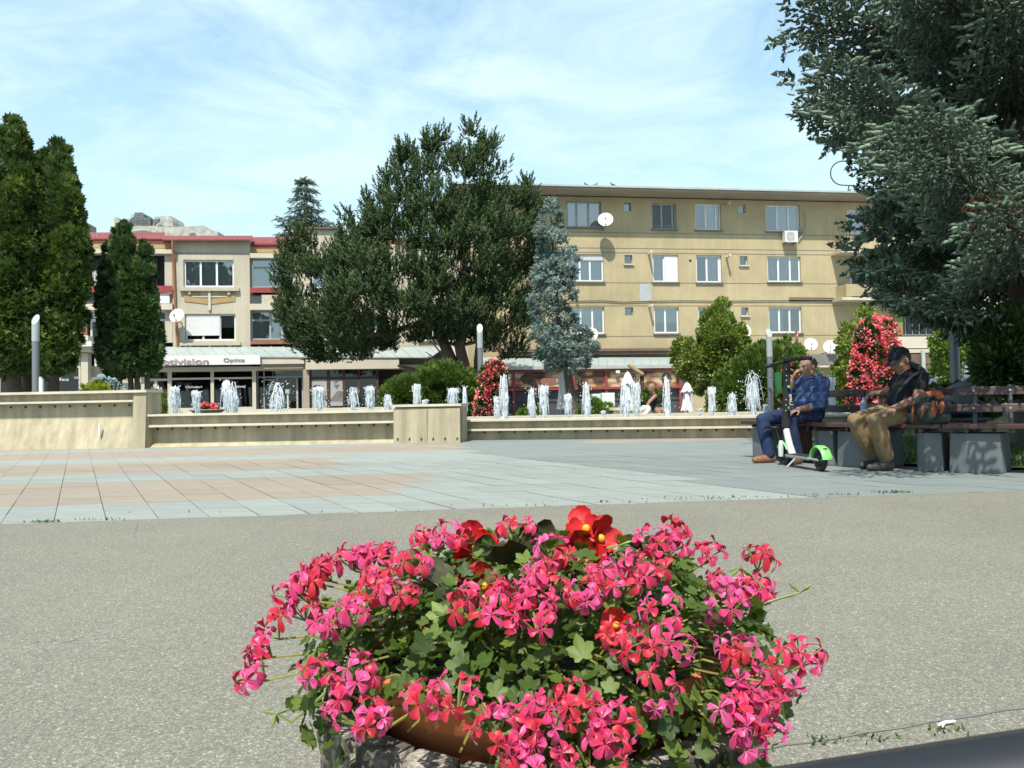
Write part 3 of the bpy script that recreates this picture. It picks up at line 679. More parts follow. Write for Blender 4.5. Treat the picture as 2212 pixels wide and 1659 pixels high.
def window(B, h, y, cuts=(0.5,), frame='white', curtain='curtain', cfrac=1.0, glass='glass', fw=.085, rec=.12, sill='sill', shutter=None, transom=None, label=None, curt_x=(0, 1)):
    x0, x1, z0, z1 = h; fm = MB(); ya, yb = y+rec, y+rec+.06
    for a, b_, c, d in ((x0, x0+fw, z0, z1), (x1-fw, x1, z0, z1), (x0+fw, x1-fw, z0, z0+fw), (x0+fw, x1-fw, z1-fw, z1)): fm.box(a, b_, ya, yb, c, d)
    xs = [x0+fw]+[x0+(x1-x0)*c for c in cuts]+[x1-fw]
    for c in xs[1:-1]: fm.box(c-fw*.55, c+fw*.55, ya+.003, yb-.003, z0+fw, z1-fw)
    if transom:
        zt = z0+(z1-z0)*transom; fm.box(x0+fw, x1-fw, ya-.003, yb+.003, zt-fw*.5, zt+fw*.5)
    w = fm.build('window', M[frame], B)
    if label: w['label'] = label
    for i in range(len(xs)-1):
        spans = [(z0+fw, z1-fw)] if not transom else [(z0+fw, zt-fw*.5), (zt+fw*.5, z1-fw)]
        for c, d in spans: MB().add([(xs[i], ya+.03, c), (xs[i+1], ya+.03, c), (xs[i+1], ya+.03, d), (xs[i], ya+.03, d)], [(0, 1, 2, 3)]).build('pane', M[glass], w)
    if curtain: curtain_mesh(x0+(x1-x0)*curt_x[0], x0+(x1-x0)*curt_x[1], z1-(z1-z0)*cfrac, z1, yb+.045).build('curtain', M[curtain], w)
    if sill: MB().box(x0-.06, x1+.06, y-.10, y+rec, z0-.07, z0-.005).build('sill', M[sill], w)
    if shutter:
        a, b_, low = shutter; sm = MB(); xa, xb = x0+(x1-x0)*a, x0+(x1-x0)*b_; zl = z0+(z1-z0)*low; k = 14
        for i in range(k):
            c = zl+(z1-.02-zl)*i/k; d = zl+(z1-.02-zl)*(i+1)/k; sm.box(xa, xb, ya-.05, ya-.012, c+.004, d-.004); sm.box(xa, xb, ya-.04, ya-.02, c-.003, c+.005)
        sm.build('roller_shutter', M['white'], w)
    return w

# ---- left building: three storeys, red sheet roof, shops below
FL = Facade(450, 37.0, 7.3)
LB = thing('shop_building', tuple(FL.P), 'beige three storey building with red sheet roof and shops below', 'building', rotz=FL.A)
LB.location = FL.P
zT = lambda px, py, off=0: FL.at(px, py, off)[1]
# projecting middle bay
h_up, h_lo = FL.rect(396, 505, 561, 620), FL.rect(399, 509, 678, 736)
l0, l1, z0, z1 = FL.rect(373, 540, 517, 790)
mb = MB(); wall_grid(mb, l0, l1, 0, z1, [h_up, h_lo]); mb.box(l0, l0+.01, .004, 1.3, 0, z1); mb.box(l1-.01, l1, .004, 1.3, 0, z1); mb.build('bay_wall', M['beige'], LB)
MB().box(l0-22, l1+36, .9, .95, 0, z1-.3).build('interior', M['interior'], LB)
window(LB, h_up, 0, (.33, .65), curtain='curtain', label='wide white three pane window with grey curtains', sill=None)
window(LB, h_lo, 0, (.35, .68), curtain='curtain_dk', cfrac=.5, shutter=(.03, .68, .2), label='white window with roller shutter half down', sill=None)
for nm, (a, b_, c, d), o_ in (('window_ledge', (387, 516, 621, 628), .16), ('window_ledge', (388, 519, 740, 746), .16)):
    FL.box(mb := MB(), a, b_, c, d, o_, .157); mb.build(nm, M['beige'], LB)
for (x, y) in ((409, 631), (494, 632), (411, 748), (453, 748), (496, 748)):
    FL.box(mb := MB(), x-3, x+3, y-3, y+4, .1, .097); mb.build('bracket', M['cream'], LB)
def decor(poly, off, mat, name):
    p = [FL.at(x, y, off) for x, y in poly]; k = len(p)
    MB().add([(x, -off, z) for x, z in p]+[(x, -.002, z) for x, z in p], [tuple(range(k))[::-1]]+[(i, (i+1) % k, (i+1) % k+k, i+k) for i in range(k)]).build(name, mat, LB)
decor([(397, 632), (432, 632), (432, 638), (416, 639), (420, 643), (449, 645), (449, 657), (398, 651)], .03, M['ochre'], 'decor_panel')
decor([(472, 632), (508, 632), (508, 651), (456, 657), (456, 645), (486, 643), (488, 639), (472, 638)], .03, M['ochre'], 'decor_panel')
FL.box(mb := MB(), 449.5, 455, 628, 670, .09, .087); mb.build('decor_cross', M['cream'], LB)
FL.box(mb := MB(), 416, 488, 639.5, 642, .05, .047); mb.build('decor_cross', M['cream'], LB)
FL.box(mb := MB(), 373, 540, 546, 549, .02, .018); mb.build('string_course', M['sill'], LB)
# roof edge over the bay: sheets
def roof_run(B, F, x0, x1, ytop, ybot, offt, offb, n, mat, name='roof_panel', x0t=None, x1t=None, th=.05, rib=.03):
    for i in range(n):
        a, b_ = i/n, (i+1)/n
        xa, xb = x0+(x1-x0)*a, x0+(x1-x0)*b_; ta, tb = (x0t or x0)+((x1t or x1)-(x0t or x0))*a, (x0t or x0)+((x1t or x1)-(x0t or x0))*b_
        q = [(F.at(xa, ybot, offb), offb), (F.at(xb, ybot, offb), offb), (F.at(tb, ytop, offt), offt), (F.at(ta, ytop, offt), offt)]
        v = [(p[0]+(.004 if k in (0, 3) else -.004), -o, p[1]) for k, (p, o) in enumerate(q)]
        mb = MB(); mb.hexa([(x, y, z-th) for x, y, z in v]+v)
        mb.hexa([(v[1][0]-rib, v[1][1], v[1][2]), (v[1][0], v[1][1], v[1][2]), (v[2][0], v[2][1], v[2][2]), (v[2][0]-rib, v[2][1], v[2][2])]+[(v[1][0]-rib, v[1][1], v[1][2]+.035), (v[1][0], v[1][1], v[1][2]+.035), (v[2][0], v[2][1], v[2][2]+.035), (v[2][0]-rib, v[2][1], v[2][2]+.035)])
        mb.build(name, M[mat], B)
roof_run(LB, FL, 350, 546, 509, 517, -.7, .35, 5, 'red')
roof_run(LB, FL, 160, 356, 502, 515, -1.8, -.2, 4, 'red')
roof_run(LB, FL, 536, 632, 512, 527, -1.8, -.2, 2, 'red')
roof_run(LB, FL, 733, 1200, 514, 528, -1.8, -.2, 9, 'red')
# left recessed bay
for (a, b_) in ((150, 372), (540, 633)):
    yy = 0 if a == 150 else 10
    FL.box(mb := MB(), a, b_, 515+yy, 523+yy, -.25, .5); mb.build('fascia', M['redband'], LB)
    FL.box(mb := MB(), a, b_, 523+yy, 536+yy, -.3, .5); mb.build('soffit', M['ochre'], LB)
    FL.box(mb := MB(), a, b_, 537+yy, 547+yy, .12, .6); mb.build('lintel', M['cream'], LB)
    FL.box(mb := MB(), a, b_, 617 if a == 150 else 621, 632, .15, .05); mb.build('balcony_band', M['redband'], LB)
    FL.box(mb := MB(), a, b_, 656, 669, .2, 1.2); mb.build('balcony_slab', M['cream'], LB)
FL.box(mb := MB(), 185, 345, 633, 655, .05, .04); mb.build('balcony_panel', M['darkframe'], LB)
FL.box(mb := MB(), 346, 366, 633, 655, .06, .04); mb.build('balcony_panel', M['curtain'], LB)
FL.box(mb := MB(), 541, 564, 637, 656, .05, .04); mb.build('balcony_panel', M['darkframe'], LB)
FL.box(mb := MB(), 565, 640, 637, 657, .14, .1); mb.build('balcony_panel', M['beige'], LB)
FL.box(mb := MB(), 541, 640, 735, 743, .14, .3); mb.build('parapet', M['brick'], LB)
FL.box(mb := MB(), 356, 372, 547, 740, -.1, .3); mb.build('pilaster', M['beige'], LB)
for (x0_, x1_) in ((192, 225), (325, 340)):
    FL.box(mb := MB(), x0_, x1_, 560, 640, -.8, .05); mb.build('balcony_door', M['darkframe'], LB)
window(LB, FL.rect(193, 362, 671, 738, -.2), .2, (.25, .5, .75), frame='white', transom=.7, sill=None, curtain='curtain')
window(LB, FL.rect(541, 640, 671, 734, -.1), .1, (.42, .68), frame='oldframe', transom=.68, sill=None, curtain='curtain', curt_x=(0, .6))
window(LB, FL.rect(541, 640, 558, 621, -.1), .1, (.46, .8), frame='oldframe', transom=.7, sill=None, curtain='curtain_dk', glass='glass', label='grey framed balcony glazing above the red band')
# white cloth hanging in the left loggia
curtain_mesh(*FL.rect(200, 212, 585, 625, -.3), .3, .05, 8).build('hanging_cloth', M['white'], LB)
# far left bay behind the thujas
l0a, l1a, _, z1a = FL.rect(-140, 188, 520, 790, -.4)
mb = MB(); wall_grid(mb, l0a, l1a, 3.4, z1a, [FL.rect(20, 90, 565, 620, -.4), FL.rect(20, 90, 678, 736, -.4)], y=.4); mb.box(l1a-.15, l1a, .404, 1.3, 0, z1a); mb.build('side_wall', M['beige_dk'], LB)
for yy in (575, 690):
    FL.box(mb := MB(), 120, 188, yy, yy+34, .3, .1); mb.build('balcony_panel', M['brick'], LB)
    FL.box(mb := MB(), 115, 190, yy+35, yy+46, .4, .8); mb.build('balcony_slab', M['cream'], LB)
FL.box(mb := MB(), 150, 191, 482, 500, -2.4, 1.0); mb.build('chimney', M['beige_dk'], LB)
FL.box(mb := MB(), 128, 198, 737, 748, 1.7, 1.9); mb.build('canopy', M['white'], LB)
FL.box(mb := MB(), -140, 196, 748, 762, 1.5, 1.7); mb.build('fascia', M['cream'], LB)
FL.box(mb := MB(), 175, 190, 763, 868, 1.3, .4); mb.build('column', M['cream'], LB)
FL.box(mb := MB(), 191, 310, 790, 868, .9, .3); mb.build('shop_wall', M['beige'], LB)
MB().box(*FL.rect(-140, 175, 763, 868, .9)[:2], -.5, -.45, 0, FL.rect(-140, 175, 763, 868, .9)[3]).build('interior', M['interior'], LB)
window(LB, FL.rect(-90, 174, 763, 866, 1.2), -1.2, (.33, .62), frame='cream', transom=.7, sill=None, curtain=None, glass='glass_dk', rec=0, label='dark cafe window with white lettering')
def T(F, B, s, px, py, hpx, off, mat, name='lettering', sx=1.0, bold=0.0, wpx=None):
    x, z = F.at(px, py, off); h = F.at(px, py-hpx, off)[1]-z
    size = h/.72
    o = text(s, size, Matrix.Translation((x, -off, z)) @ Matrix.Rotation(PI/2, 4, 'X'), mat, name, B, bold=bold)
    if wpx:
        w = F.at(px+wpx, py, off)[0]-x; vx = [v.co.x for v in o.data.vertices]; k = w/(max(vx)-min(vx))
        for v in o.data.vertices: v.co.x = x+(v.co.x-min(vx))*k
    return o
M['ink_grey'] = pm('letter_grey', (.16, .15, .16), .6, .05, 3, 0); M['ink_pink'] = pm('letter_mauve', (.42, .20, .27), .6, .25, 2.5, 0, col2=(.45, .42, .44))
M['ink_white'] = pm('letter_white', (.78, .78, .78), .6, .02, 3, 0)
T(FL, LB, 'cafea', 112, 823, 7, 1.25, M['ink_white'], wpx=37)
T(FL, LB, 'Cafe', 160, 818, 5, 1.25, M['ink_white'], wpx=9); 
# shop row: canopy roof, sign, storefronts
roof_run(LB, FL, 330, 646, 749, 770, .05, 1.55, 11, 'sheet', 'canopy_panel', x0t=322, x1t=612)
roof_run(LB, FL, 646, 1010, 750, 771, .05, 1.55, 12, 'sheet', 'canopy_panel', x0t=612, x1t=990)
FL.box(mb := MB(), 345, 1010, 790, 799, 1.25, 1.3); FL.box(mb, 562, 657, 772, 786, 1.5, .15); mb.build('fascia', M['cream'], LB)
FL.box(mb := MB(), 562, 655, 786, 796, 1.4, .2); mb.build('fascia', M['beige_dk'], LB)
FL.box(mb := MB(), 660, 862, 774, 797, 1.5, .3); mb.build('fascia', M['cream'], LB)
SG = FL.box(mb := MB(), 204, 562, 769, 789, 1.68, .1); sign = mb.build('shop_sign', M['whitepaint'], LB, bevel=.01)
for s_, x_, y_, h_, w_, mt in (('Optivision', 327, 788.0, 13.0, 124, 'ink_pink'), ('Optica', 483, 782, 8.5, 46, 'ink_grey')):
    o = T(FL, sign, s_, x_, y_, h_, 1.70, M[mt], wpx=w_, bold=.01 if mt == 'ink_pink' else .002)
SF = MB()
for (a, b_, c, d) in ((305, 312, 800, 886), (362, 371, 800, 886), (455, 462, 800, 886), (545, 553, 800, 886), (305, 553, 797, 803), (371, 545, 815.5, 819.5), (371, 553, 880, 886), (312, 362, 818, 823), (333, 340, 823, 886)):
    l0_, l1_, a_, b2 = FL.rect(a, b_, c, d, 1.2); SF.box(l0_, l1_, -1.2-random.uniform(0, .006), -1.12, max(0, a_) if d < 886 else 0, b2)
st = SF.build('storefront', M['cream'], LB)
for (a, b_, c, d) in ((371, 455, 803, 815.5), (462, 545, 803, 815.5), (371, 455, 819.5, 880), (462, 545, 819.5, 880), (312, 362, 803, 818), (312, 333, 823, 886), (340, 362, 823, 886)):
    l0_, l1_, a_, b2 = FL.rect(a, b_, c, d, 1.16); MB().add([(l0_, -1.16, a_), (l1_, -1.16, a_), (l1_, -1.16, b2), (l0_, -1.16, b2)], [(0, 1, 2, 3)]).build('pane', M['glass_dk'], st)
T(FL, st, 'Ochelari', 401, 838.5, 5.0, 1.175, M['ink_white'], wpx=35); T(FL, st, 'Consultatii', 486, 837.5, 5.0, 1.175, M['ink_white'], wpx=44)
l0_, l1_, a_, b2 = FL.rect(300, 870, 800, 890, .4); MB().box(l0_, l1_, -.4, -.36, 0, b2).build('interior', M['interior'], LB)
# entrance with the block sign
mb = MB()
for (a, b_, c, d) in ((555, 558, 797, 886), (569, 572, 797, 886), (652, 655, 797, 886), (558, 652, 813, 816), (597, 600, 816, 886), (572, 597, 819, 822), (640, 644, 816, 886)):
    l0_, l1_, a_, b2 = FL.rect(a, b_, c, d, .8); mb.box(l0_, l1_, -.8-random.uniform(0, .006), -.74, max(0, a_) if d < 886 else 0, b2)
en = mb.build('entrance', M['oldframe'], LB)
for (a, b_, c, d) in ((558, 569, 797, 886), (572, 652, 797, 813), (572, 597, 822, 886), (600, 640, 816, 886)):
    l0_, l1_, a_, b2 = FL.rect(a, b_, c, d, .77); MB().add([(l0_, -.77, a_), (l1_, -.77, a_), (l1_, -.77, b2), (l0_, -.77, b2)], [(0, 1, 2, 3)]).build('pane', M['glass_dk'], en)
T(FL, en, 'BLOC 6', 595, 805, 5, .83, M['ink_white'], wpx=18)
FL.box(mb := MB(), 581, 591, 831, 843, .82, .01); mb.build('notice', M['cream'], en)
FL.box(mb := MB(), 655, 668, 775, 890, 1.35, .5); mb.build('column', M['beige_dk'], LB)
mb = MB()
for (a, b_, c, d) in ((668, 673, 797, 886), (706, 713, 797, 886), (740, 746, 797, 886), (772, 778, 797, 886), (812, 818, 797, 886), (673, 812, 814, 819), (673, 812, 797, 799)):
    l0_, l1_, a_, b2 = FL.rect(a, b_, c, d, 1.2); mb.box(l0_, l1_, -1.2-random.uniform(0, .006), -1.12, max(0, a_) if d < 886 else 0, b2)
sp = mb.build('storefront', M['brownframe'], LB)
for (a, b_, c, d) in ((673, 706, 799, 814), (713, 740, 799, 814), (746, 772, 799, 886), (778, 812, 799, 886)):
    l0_, l1_, a_, b2 = FL.rect(a, b_, c, d, 1.16); MB().add([(l0_, -1.16, a_), (l1_, -1.16, a_), (l1_, -1.16, b2), (l0_, -1.16, b2)], [(0, 1, 2, 3)]).build('pane', M['glass_dk'], sp)
M['poster'] = pm('poster_grey', (.42, .42, .41), .6, .06, 2, 0)
FL.box(mb := MB(), 674, 706, 820, 882, 1.18, .02)
ps = mb.build('poster', M['poster'], sp)
mb = MB()
for k, (x, y, w_) in enumerate(((676, 834, 1.2), (676, 841, 2.2), (678, 850, 2.2), (682, 858, 1.8))):
    a = [FL.at(x+i*4.2, y-3.2*math.sin(i*.55+k*.3)+i*.6, 1.2) for i in range(7)]; mb.tube([(p[0], -1.2, p[1]) for p in a], [.02*w_]*7, 5)
mb.build('poster_print', M['brownframe'], sp)
FL.box(mb := MB(), 714, 740, 820, 877, 1.18, .02); mb.build('poster', M['poster'], sp)
T(FL, sp, 'USY', 721, 827, 5, 1.19, M['ink_grey'], wpx=10, bold=.004)
p = [FL.at(x, y, 1.195) for x, y in ((721, 831), (733, 831), (727, 840))]
MB().add([(x, -1.195, z) for x, z in p]+[(x, -1.18, z) for x, z in p], [(2, 1, 0), (0, 1, 4, 3), (1, 2, 5, 4), (2, 0, 3, 5)]).build('poster_emblem', M['ink_grey'], sp)
for i, mt in enumerate(('ink_grey', 'brick', 'ink_grey', 'brick', 'ink_grey', 'brick')):
    x = 710+i*5.2; c0 = [(x, 867), (x+2.6, 867), (x+22, 844), (x+19.4, 844)]
    c1 = []
    for (a, b_) in c0:
        t_ = 0
        c1.append((min(739.5, max(714.5, a)), b_))
    if i < 1: c1[0] = (714.5, 863.5); c1[1] = (714.5, 866)
    q = [FL.at(a, b_, 1.19) for a, b_ in c1]
    MB().add([(x_, -1.19-.001*i, z_) for x_, z_ in q], [(0, 1, 2, 3)]).build('poster_stripe', M[mt], sp)
# higher part and wing behind the pine
l0_, l1_, _, z1_ = FL.rect(633, 1010, 493, 790, -.05); xs_ = FL.rect(735, 736, 500, 501, -.05)[0]
holes = [FL.rect(a, a+62, c, d, -.05) for a in (672, 780, 905) for c, d in ((563, 622), (680, 736))]
mb = MB(); wall_grid(mb, l0_, l1_, 0, FL.at(800, 528, -.05)[1], holes, y=.05); mb.box(l0_, xs_, .05, 1.5, FL.at(800, 528, -.05)[1], z1_); mb.build('wing_wall', M['beige'], LB)
FL.box(mb := MB(), 630, 737, 490.5, 494, .12, 1.8); mb.build('roof_edge', M['brown'], LB)
for h in holes: window(LB, h, .05, (.5,), curtain=random.choice(['curtain', 'curtain_dk']))
# drain pipes
mb = MB(); x, z = FL.at(374, 518, .2); mb.tube([(x, -.3, z), (x, -.25, FL.at(374, 540, .2)[1]), (x-.02, -.06, FL.at(374, 560)[1]), (x+.05, -.06, FL.at(376, 690)[1]), (x+.12, -.06, FL.at(379, 750)[1])], .065, 8); mb.build('drain_pipe', M['copper'], LB, smooth=True)
# wires and thin roof antenna
def antenna(name, pxpts, D, label, r=.02):
    mb = MB()
    for seg in pxpts: mb.tube([pt(x, y, D) for x, y in seg], r, 5)
    b0 = pt(*pxpts[0][0], D)
    tag(mb.build(name, M['cable']), label, 'antenna'); return b0
antenna('antenna', [[(757, 500), (757, 452)], [(750, 458), (779, 453)], [(771, 452), (777, 439)]], 38.6, 'thin roof antenna above the left building beside the big pine')

# ---- yellow apartment block
FY = Facade(1400, 40.0, 8.3)
YB = thing('apartment_block', tuple(FY.P), 'ochre yellow four storey apartment block with white windows', 'building', rotz=FY.A); YB.location = FY.P
W1 = [FY.rect(*q) for q in ((1224, 1299, 434, 491), (1408, 1461, 439, 495), (1502, 1558, 440, 497), (1655, 1728, 443, 500))]
W2 = [FY.rect(*q) for q in ((1228, 1304, 549, 608), (1410, 1465, 550, 609), (1504, 1559, 551, 610), (1658, 1730, 554, 609))]
W3 = [FY.rect(*q) for q in ((1231, 1306, 663, 721), (1413, 1467, 663, 720), (1508, 1562, 663, 720), (1661, 1732, 663, 719))]
VN = [FY.rect(*q) for q in ((1347, 1363, 438, 456), (1595, 1611, 442, 460), (1349, 1366, 551, 570), (1598, 1615, 553, 573), (1350, 1368, 664, 682), (1601, 1617, 664, 682))]
GF = [FY.rect(1830, 1868, 452, 505), FY.rect(1835, 1990, 575, 616), FY.rect(1838, 1900, 690, 760), FY.rect(1946, 2050, 683, 722)]
l0_, l1_, _, z1_ = FY.rect(985, 2330, 426, 760)
ztop = FY.at(1400, 428)[1]
mb = MB(); wall_grid(mb, l0_, l1_, 0, ztop, W1+W2+W3+VN+GF, depth=.25); mb.box(l0_, l0_+.02, .004, 10, 0, ztop); mb.box(l1_-.02, l1_, .004, 10, 0, ztop); mb.build('wall', M['yellow'], YB)
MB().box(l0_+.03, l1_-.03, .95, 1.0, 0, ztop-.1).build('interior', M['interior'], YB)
# plaster joints between the storeys
for y_ in (505, 538, 549-1.5, 611.5, 660.5, 725.5):
    z = FY.at(1500, y_)[1]; MB().box(l0_+.05, FY.at(1822, y_)[0], -.012, -.001, z-.012, z+.012).build('plaster_joint', M['sill'], YB)
# roof: overhanging slab with gutter, sheets and bolts
RS = MB(); RS.box(l0_-.3, l1_+.3, -1.18, 10, ztop+.06, ztop+.16); RS.build('roof_slab', M['beige_dk'], YB)
n = 34
for i in range(n):
    a = l0_-.3+(l1_-l0_+.6)*i/n; b_ = l0_-.3+(l1_-l0_+.6)*(i+1)/n
    mb = MB(); mb.hexa([(a+.008, -1.30, ztop+.16), (b_-.008, -1.30, ztop+.16), (b_-.008, .5, ztop+.30), (a+.008, .5, ztop+.30), (a+.008, -1.30, ztop+.25), (b_-.008, -1.30, ztop+.25), (b_-.008, .5, ztop+.36), (a+.008, .5, ztop+.36)]); mb.build('gutter_sheet', M['gutter'], YB)
l0c, l1c, _, _ = FY.rect(1409, 1448, 408, 420, -.6)
CH = MB(); CH.box(l0c, l1c, .6, 1.6, ztop+.2, ztop+.62); CH.box(l0c-.12, l1c+.12, .5, 1.7, ztop+.62, ztop+.72); CH.build('chimney', M['sill'], YB)
window(YB, W1[0], 0, (.30, .64), frame='oldframe', curtain='curtain', cfrac=1, label='old grey framed window of three panes, top left')
w = window(YB, W1[1], 0, (.42, .86), frame='oldframe', curtain='curtain_dk', glass='glass_dk', label='dark window with a small flower rail')
mb = MB(); x0_, x1_, za, zb = W1[1]
for i in range(14): mb.tube([(x0_+(x1_-x0_)*i/13, -.12, za), (x0_+(x1_-x0_)*i/13, -.12, za+.16)], .008, 4)
mb.tube([(x0_, -.12, za+.16), (x1_, -.12, za+.16)], .01, 4); mb.build('flower_rail', M['oldframe'], w)
window(YB, W1[2], 0, (.42, .82), curtain='curtain_dk', curt_x=(.4, .85)); window(YB, W1[3], 0, (.35, .68), curtain='curtain_dk', curt_x=(.3, 1))
window(YB, W2[0], 0, (.33, .62), curtain='curtain', shutter=(.33, 1, .78), label='white window with roller box, partly behind the blue spruce'); window(YB, W2[1], 0, (.46,), curtain='curtain_dk', shutter=(.48, 1, .0), label='white window with right half covered by a shutter')
window(YB, W2[2], 0, (.44, .92), curtain='curtain', curt_x=(.5, 1)); window(YB, W2[3], 0, (.35, .7), curtain='curtain_dk')
window(YB, W3[0], 0, (.32, .66), curtain='curtain'); window(YB, W3[1], 0, (.47,), curtain='curtain_dk', cfrac=.6); window(YB, W3[2], 0, (.5,), curtain='curtain_dk'); window(YB, W3[3], 0, (.34, .66), curtain='curtain_dk', curt_x=(0, .5))
for i, v in enumerate(VN): window(YB, v, 0, (), frame='white' if i % 2 else 'oldframe', curtain=None, fw=.035, rec=.14, sill='cream' if i in (2, 3, 5) else None, glass='glass')
# balconies on the right
window(YB, GF[0], 0, (.9,), frame='white', curtain='curtain', sill=None)
window(YB, GF[1], 0, (.27, .6), frame='green', curtain='curtain_dk', curt_x=(0, .25), sill=None, label='green framed balcony glazing')
window(YB, GF[2], 0, (.5,), frame='oldframe', curtain='curtain_dk', sill=None)
bw = window(YB, GF[3], 0, (), frame='darkframe', curtain=None, sill='sill', glass='glass_dk', label='barred dark window behind the capped man')
mb = MB(); x0_, x1_, za, zb = GF[3]
for i in range(7): mb.tube([(x0_+(x1_-x0_)*(i+.5)/7, -.08, za), (x0_+(x1_-x0_)*(i+.5)/7, -.08, zb)], .02, 5)
mb.build('window_bars', M['gutter'], bw)
for (a, y0_, y1_, s0, s1) in ((1826, 512, 538, 540, 546), (1828, 614, 640, 642, 648)):
    FY.box(mb := MB(), a, 2040, y0_, y1_, .95, .1); x0_, x1_, za, zb = FY.rect(a, 2040, y0_, y1_, .95); mb.box(x0_, x0_+.1, -.848, 0, za, zb); mb.build('balcony_parapet', M['yellow'], YB)
    FY.box(mb := MB(), a-8, 2045, s0, s1, 1.05, 1.05); mb.build('balcony_slab', M['cream'], YB)
    FY.box(mb := MB(), a+12, 2040, y1_, s0, .9, .02); mb.build('balcony_gap', M['black'], YB)
FY.box(mb := MB(), 1870, 1960, 556, 614, .5, .05); mb.build('balcony_screen', M['green'], YB)
M['shade_green'] = pm('green_awning', (.20, .25, .06), .7, .1, 3, 0)
FY.box(mb := MB(), 1933, 1950, 660, 722, .4, .05); mb.build('green_curtain', M['shade_green'], YB)
FY.box(mb := MB(), 1940, 2040, 727, 752, .6, .5); FY.box(mb, 1946, 2040, 754, 762, .75, .6); mb.build('entrance_parapet', M['cream'], YB)
FY.box(mb := MB(), 1855, 2040, 765, 786, 1.2, 1.1); mb.build('shop_fascia', M['brown'], YB)
FY.box(mb := MB(), 1690, 1860, 765, 788, 1.0, .9); mb.build('shop_fascia', M['sill'], YB)
FY.box(mb := MB(), 1700, 1905, 789, 793, 1.3, .3); mb.build('shop_shelf', M['cream'], YB)
FY.box(mb := MB(), 1992, 1999, 757, 800, 1.4, .1); mb.build('post', M['gutter'], YB)
FY.box(mb := MB(), 1382, 1407, 613, 651, .012, .01); mb.build('bare_patch', M['gutter'], YB)
# cable sagging along the facade, vent pipes, hose
mb = MB(); mb.tube([(FY.at(x, y)[0], -.05, FY.at(x, y)[1]) for x, y in ((1228, 651), (1300, 650), (1345, 653), (1400, 651), (1480, 650), (1560, 651), (1650, 650), (1700, 650), (1825, 649))], .022, 5); mb.build('wall_cable', M['cable'], YB)
mb = MB(); mb.tube([(FY.at(x, y)[0], -.08, FY.at(x, y)[1]) for x, y in ((1703, 648), (1800, 649), (1800, 645), (1703, 644))], .03, 5); mb.build('rail_bracket', M['cable'], YB)
mb = MB(); mb.tube([(FY.at(x, y, .1)[0], -.1, FY.at(x, y, .1)[1]) for x, y in ((1738, 457), (1741, 470), (1741, 490), (1736, 505), (1725, 519))], .03, 6); mb.build('drain_hose', M['oldframe'], YB)
for (x, y) in ((1401, 549), (1569, 556), (1402, 663), (1569, 664), (1241, 630), (1567, 443)):
    a, z = FY.at(x, y); mb = MB(); mb.tube([(a, 0, z), (a, -.45, z-.03), (a-.02, -.55, z-.04)], [.06, .06, .045], 8); mb.sphere((a, -.48, z+.02), .08, seg=8, rings=5); mb.build('vent_pipe', M['cream'], YB, smooth=True)
a, z = FY.at(1491, 563); MB().lathe([(0, -.01), (.07, -.01), (.07, .01)], (a, -.002, z), 10, axis=(0, 1, 0)).build('pipe_hole', M['black'], YB)
# wooden fascia, sheet canopy, red frame and painted band of the bakery
FY.box(mb := MB(), 1080, 1475, 753, 759, .5, .45); FY.box(mb, 1080, 1475, 760, 766, .42, .4); mb.build('wooden_fascia', M['brown'], YB)
roof_run(YB, FY, 1256, 1480, 770, 789, .1, 2.2, 12, 'sheet', 'canopy_panel', rib=.02)
roof_run(YB, FY, 1035, 1250, 772, 791, .1, 2.2, 11, 'sheet', 'canopy_panel', rib=.02)
FY.box(mb := MB(), 1020, 1475, 790, 797, 2.3, .15); mb.build('gutter', M['gutter'], YB)
FY.box(mb := MB(), 1080, 1478, 797, 802, 2.15, .15); FY.box(mb, 1080, 1478, 836, 841, 2.15, .15)
for x in (1110, 1240, 1310, 1470): FY.box(mb, x-2.5, x+2.5, 802, 890, 2.1, .1)
mb.build('red_frame', M['redband'], YB)
m, t, b = nodes('painted_band'); M['mural'] = m
n1 = noise(t, .9, 3, .5); n2 = noise(t, 3.2, 4, .6); wv = t.nodes.new('ShaderNodeTexWave'); wv.wave_type = 'RINGS'; wv.inputs['Scale'].default_value = 1.6; wv.inputs['Distortion'].default_value = 5; wv.inputs['Detail'].default_value = 2
tcx = t.nodes.new('ShaderNodeTexCoord'); t.links.new(tcx.outputs['Object'], wv.inputs['Vector'])
r1 = ramp(t, n1.outputs[0], [(.36, (.05, .025, .02)), (.46, (.16, .07, .04)), (.53, (.42, .28, .15)), (.62, (.5, .4, .28)), (.7, (.38, .12, .06))])
r2 = ramp(t, wv.outputs[0], [(.3, (.45, .4, .36)), (.7, (1.05, 1, .95))]); mm = t.nodes.new('ShaderNodeMixRGB'); mm.blend_type = 'MULTIPLY'; mm.inputs[0].default_value = .8
t.links.new(r1.outputs[0], mm.inputs[1]); t.links.new(r2.outputs[0], mm.inputs[2]); t.links.new(mm.outputs[0], b.inputs['Base Color']); b.inputs['Roughness'].default_value = .6
for a, b_ in ((1082, 1107.5), (1112.5, 1237.5), (1242.5, 1307.5), (1312.5, 1467.5)):
    FY.box(mb := MB(), a, b_, 802, 836, 2.05, .03); mb.build('painted_panel', M['mural'], YB)
M['pastry'] = pm('pastry_brown', (.10, .045, .03), .6, .3, 6, 0); 
def spiral(cx, cy, r0, turns):
    mb = MB(); pts = []
    for i in range(turns*14+1):
        a = i/14*2*PI; rr = r0*(1-i/(turns*14)); x, z = FY.at(cx+rr*math.cos(a)*1.15, cy+rr*math.sin(a), 2.07); pts.append((x, -2.07, z))
    mb.tube(pts, .035, 4); mb.build('painted_swirl', M['pastry'], YB)
spiral(1364, 817, 13, 3)
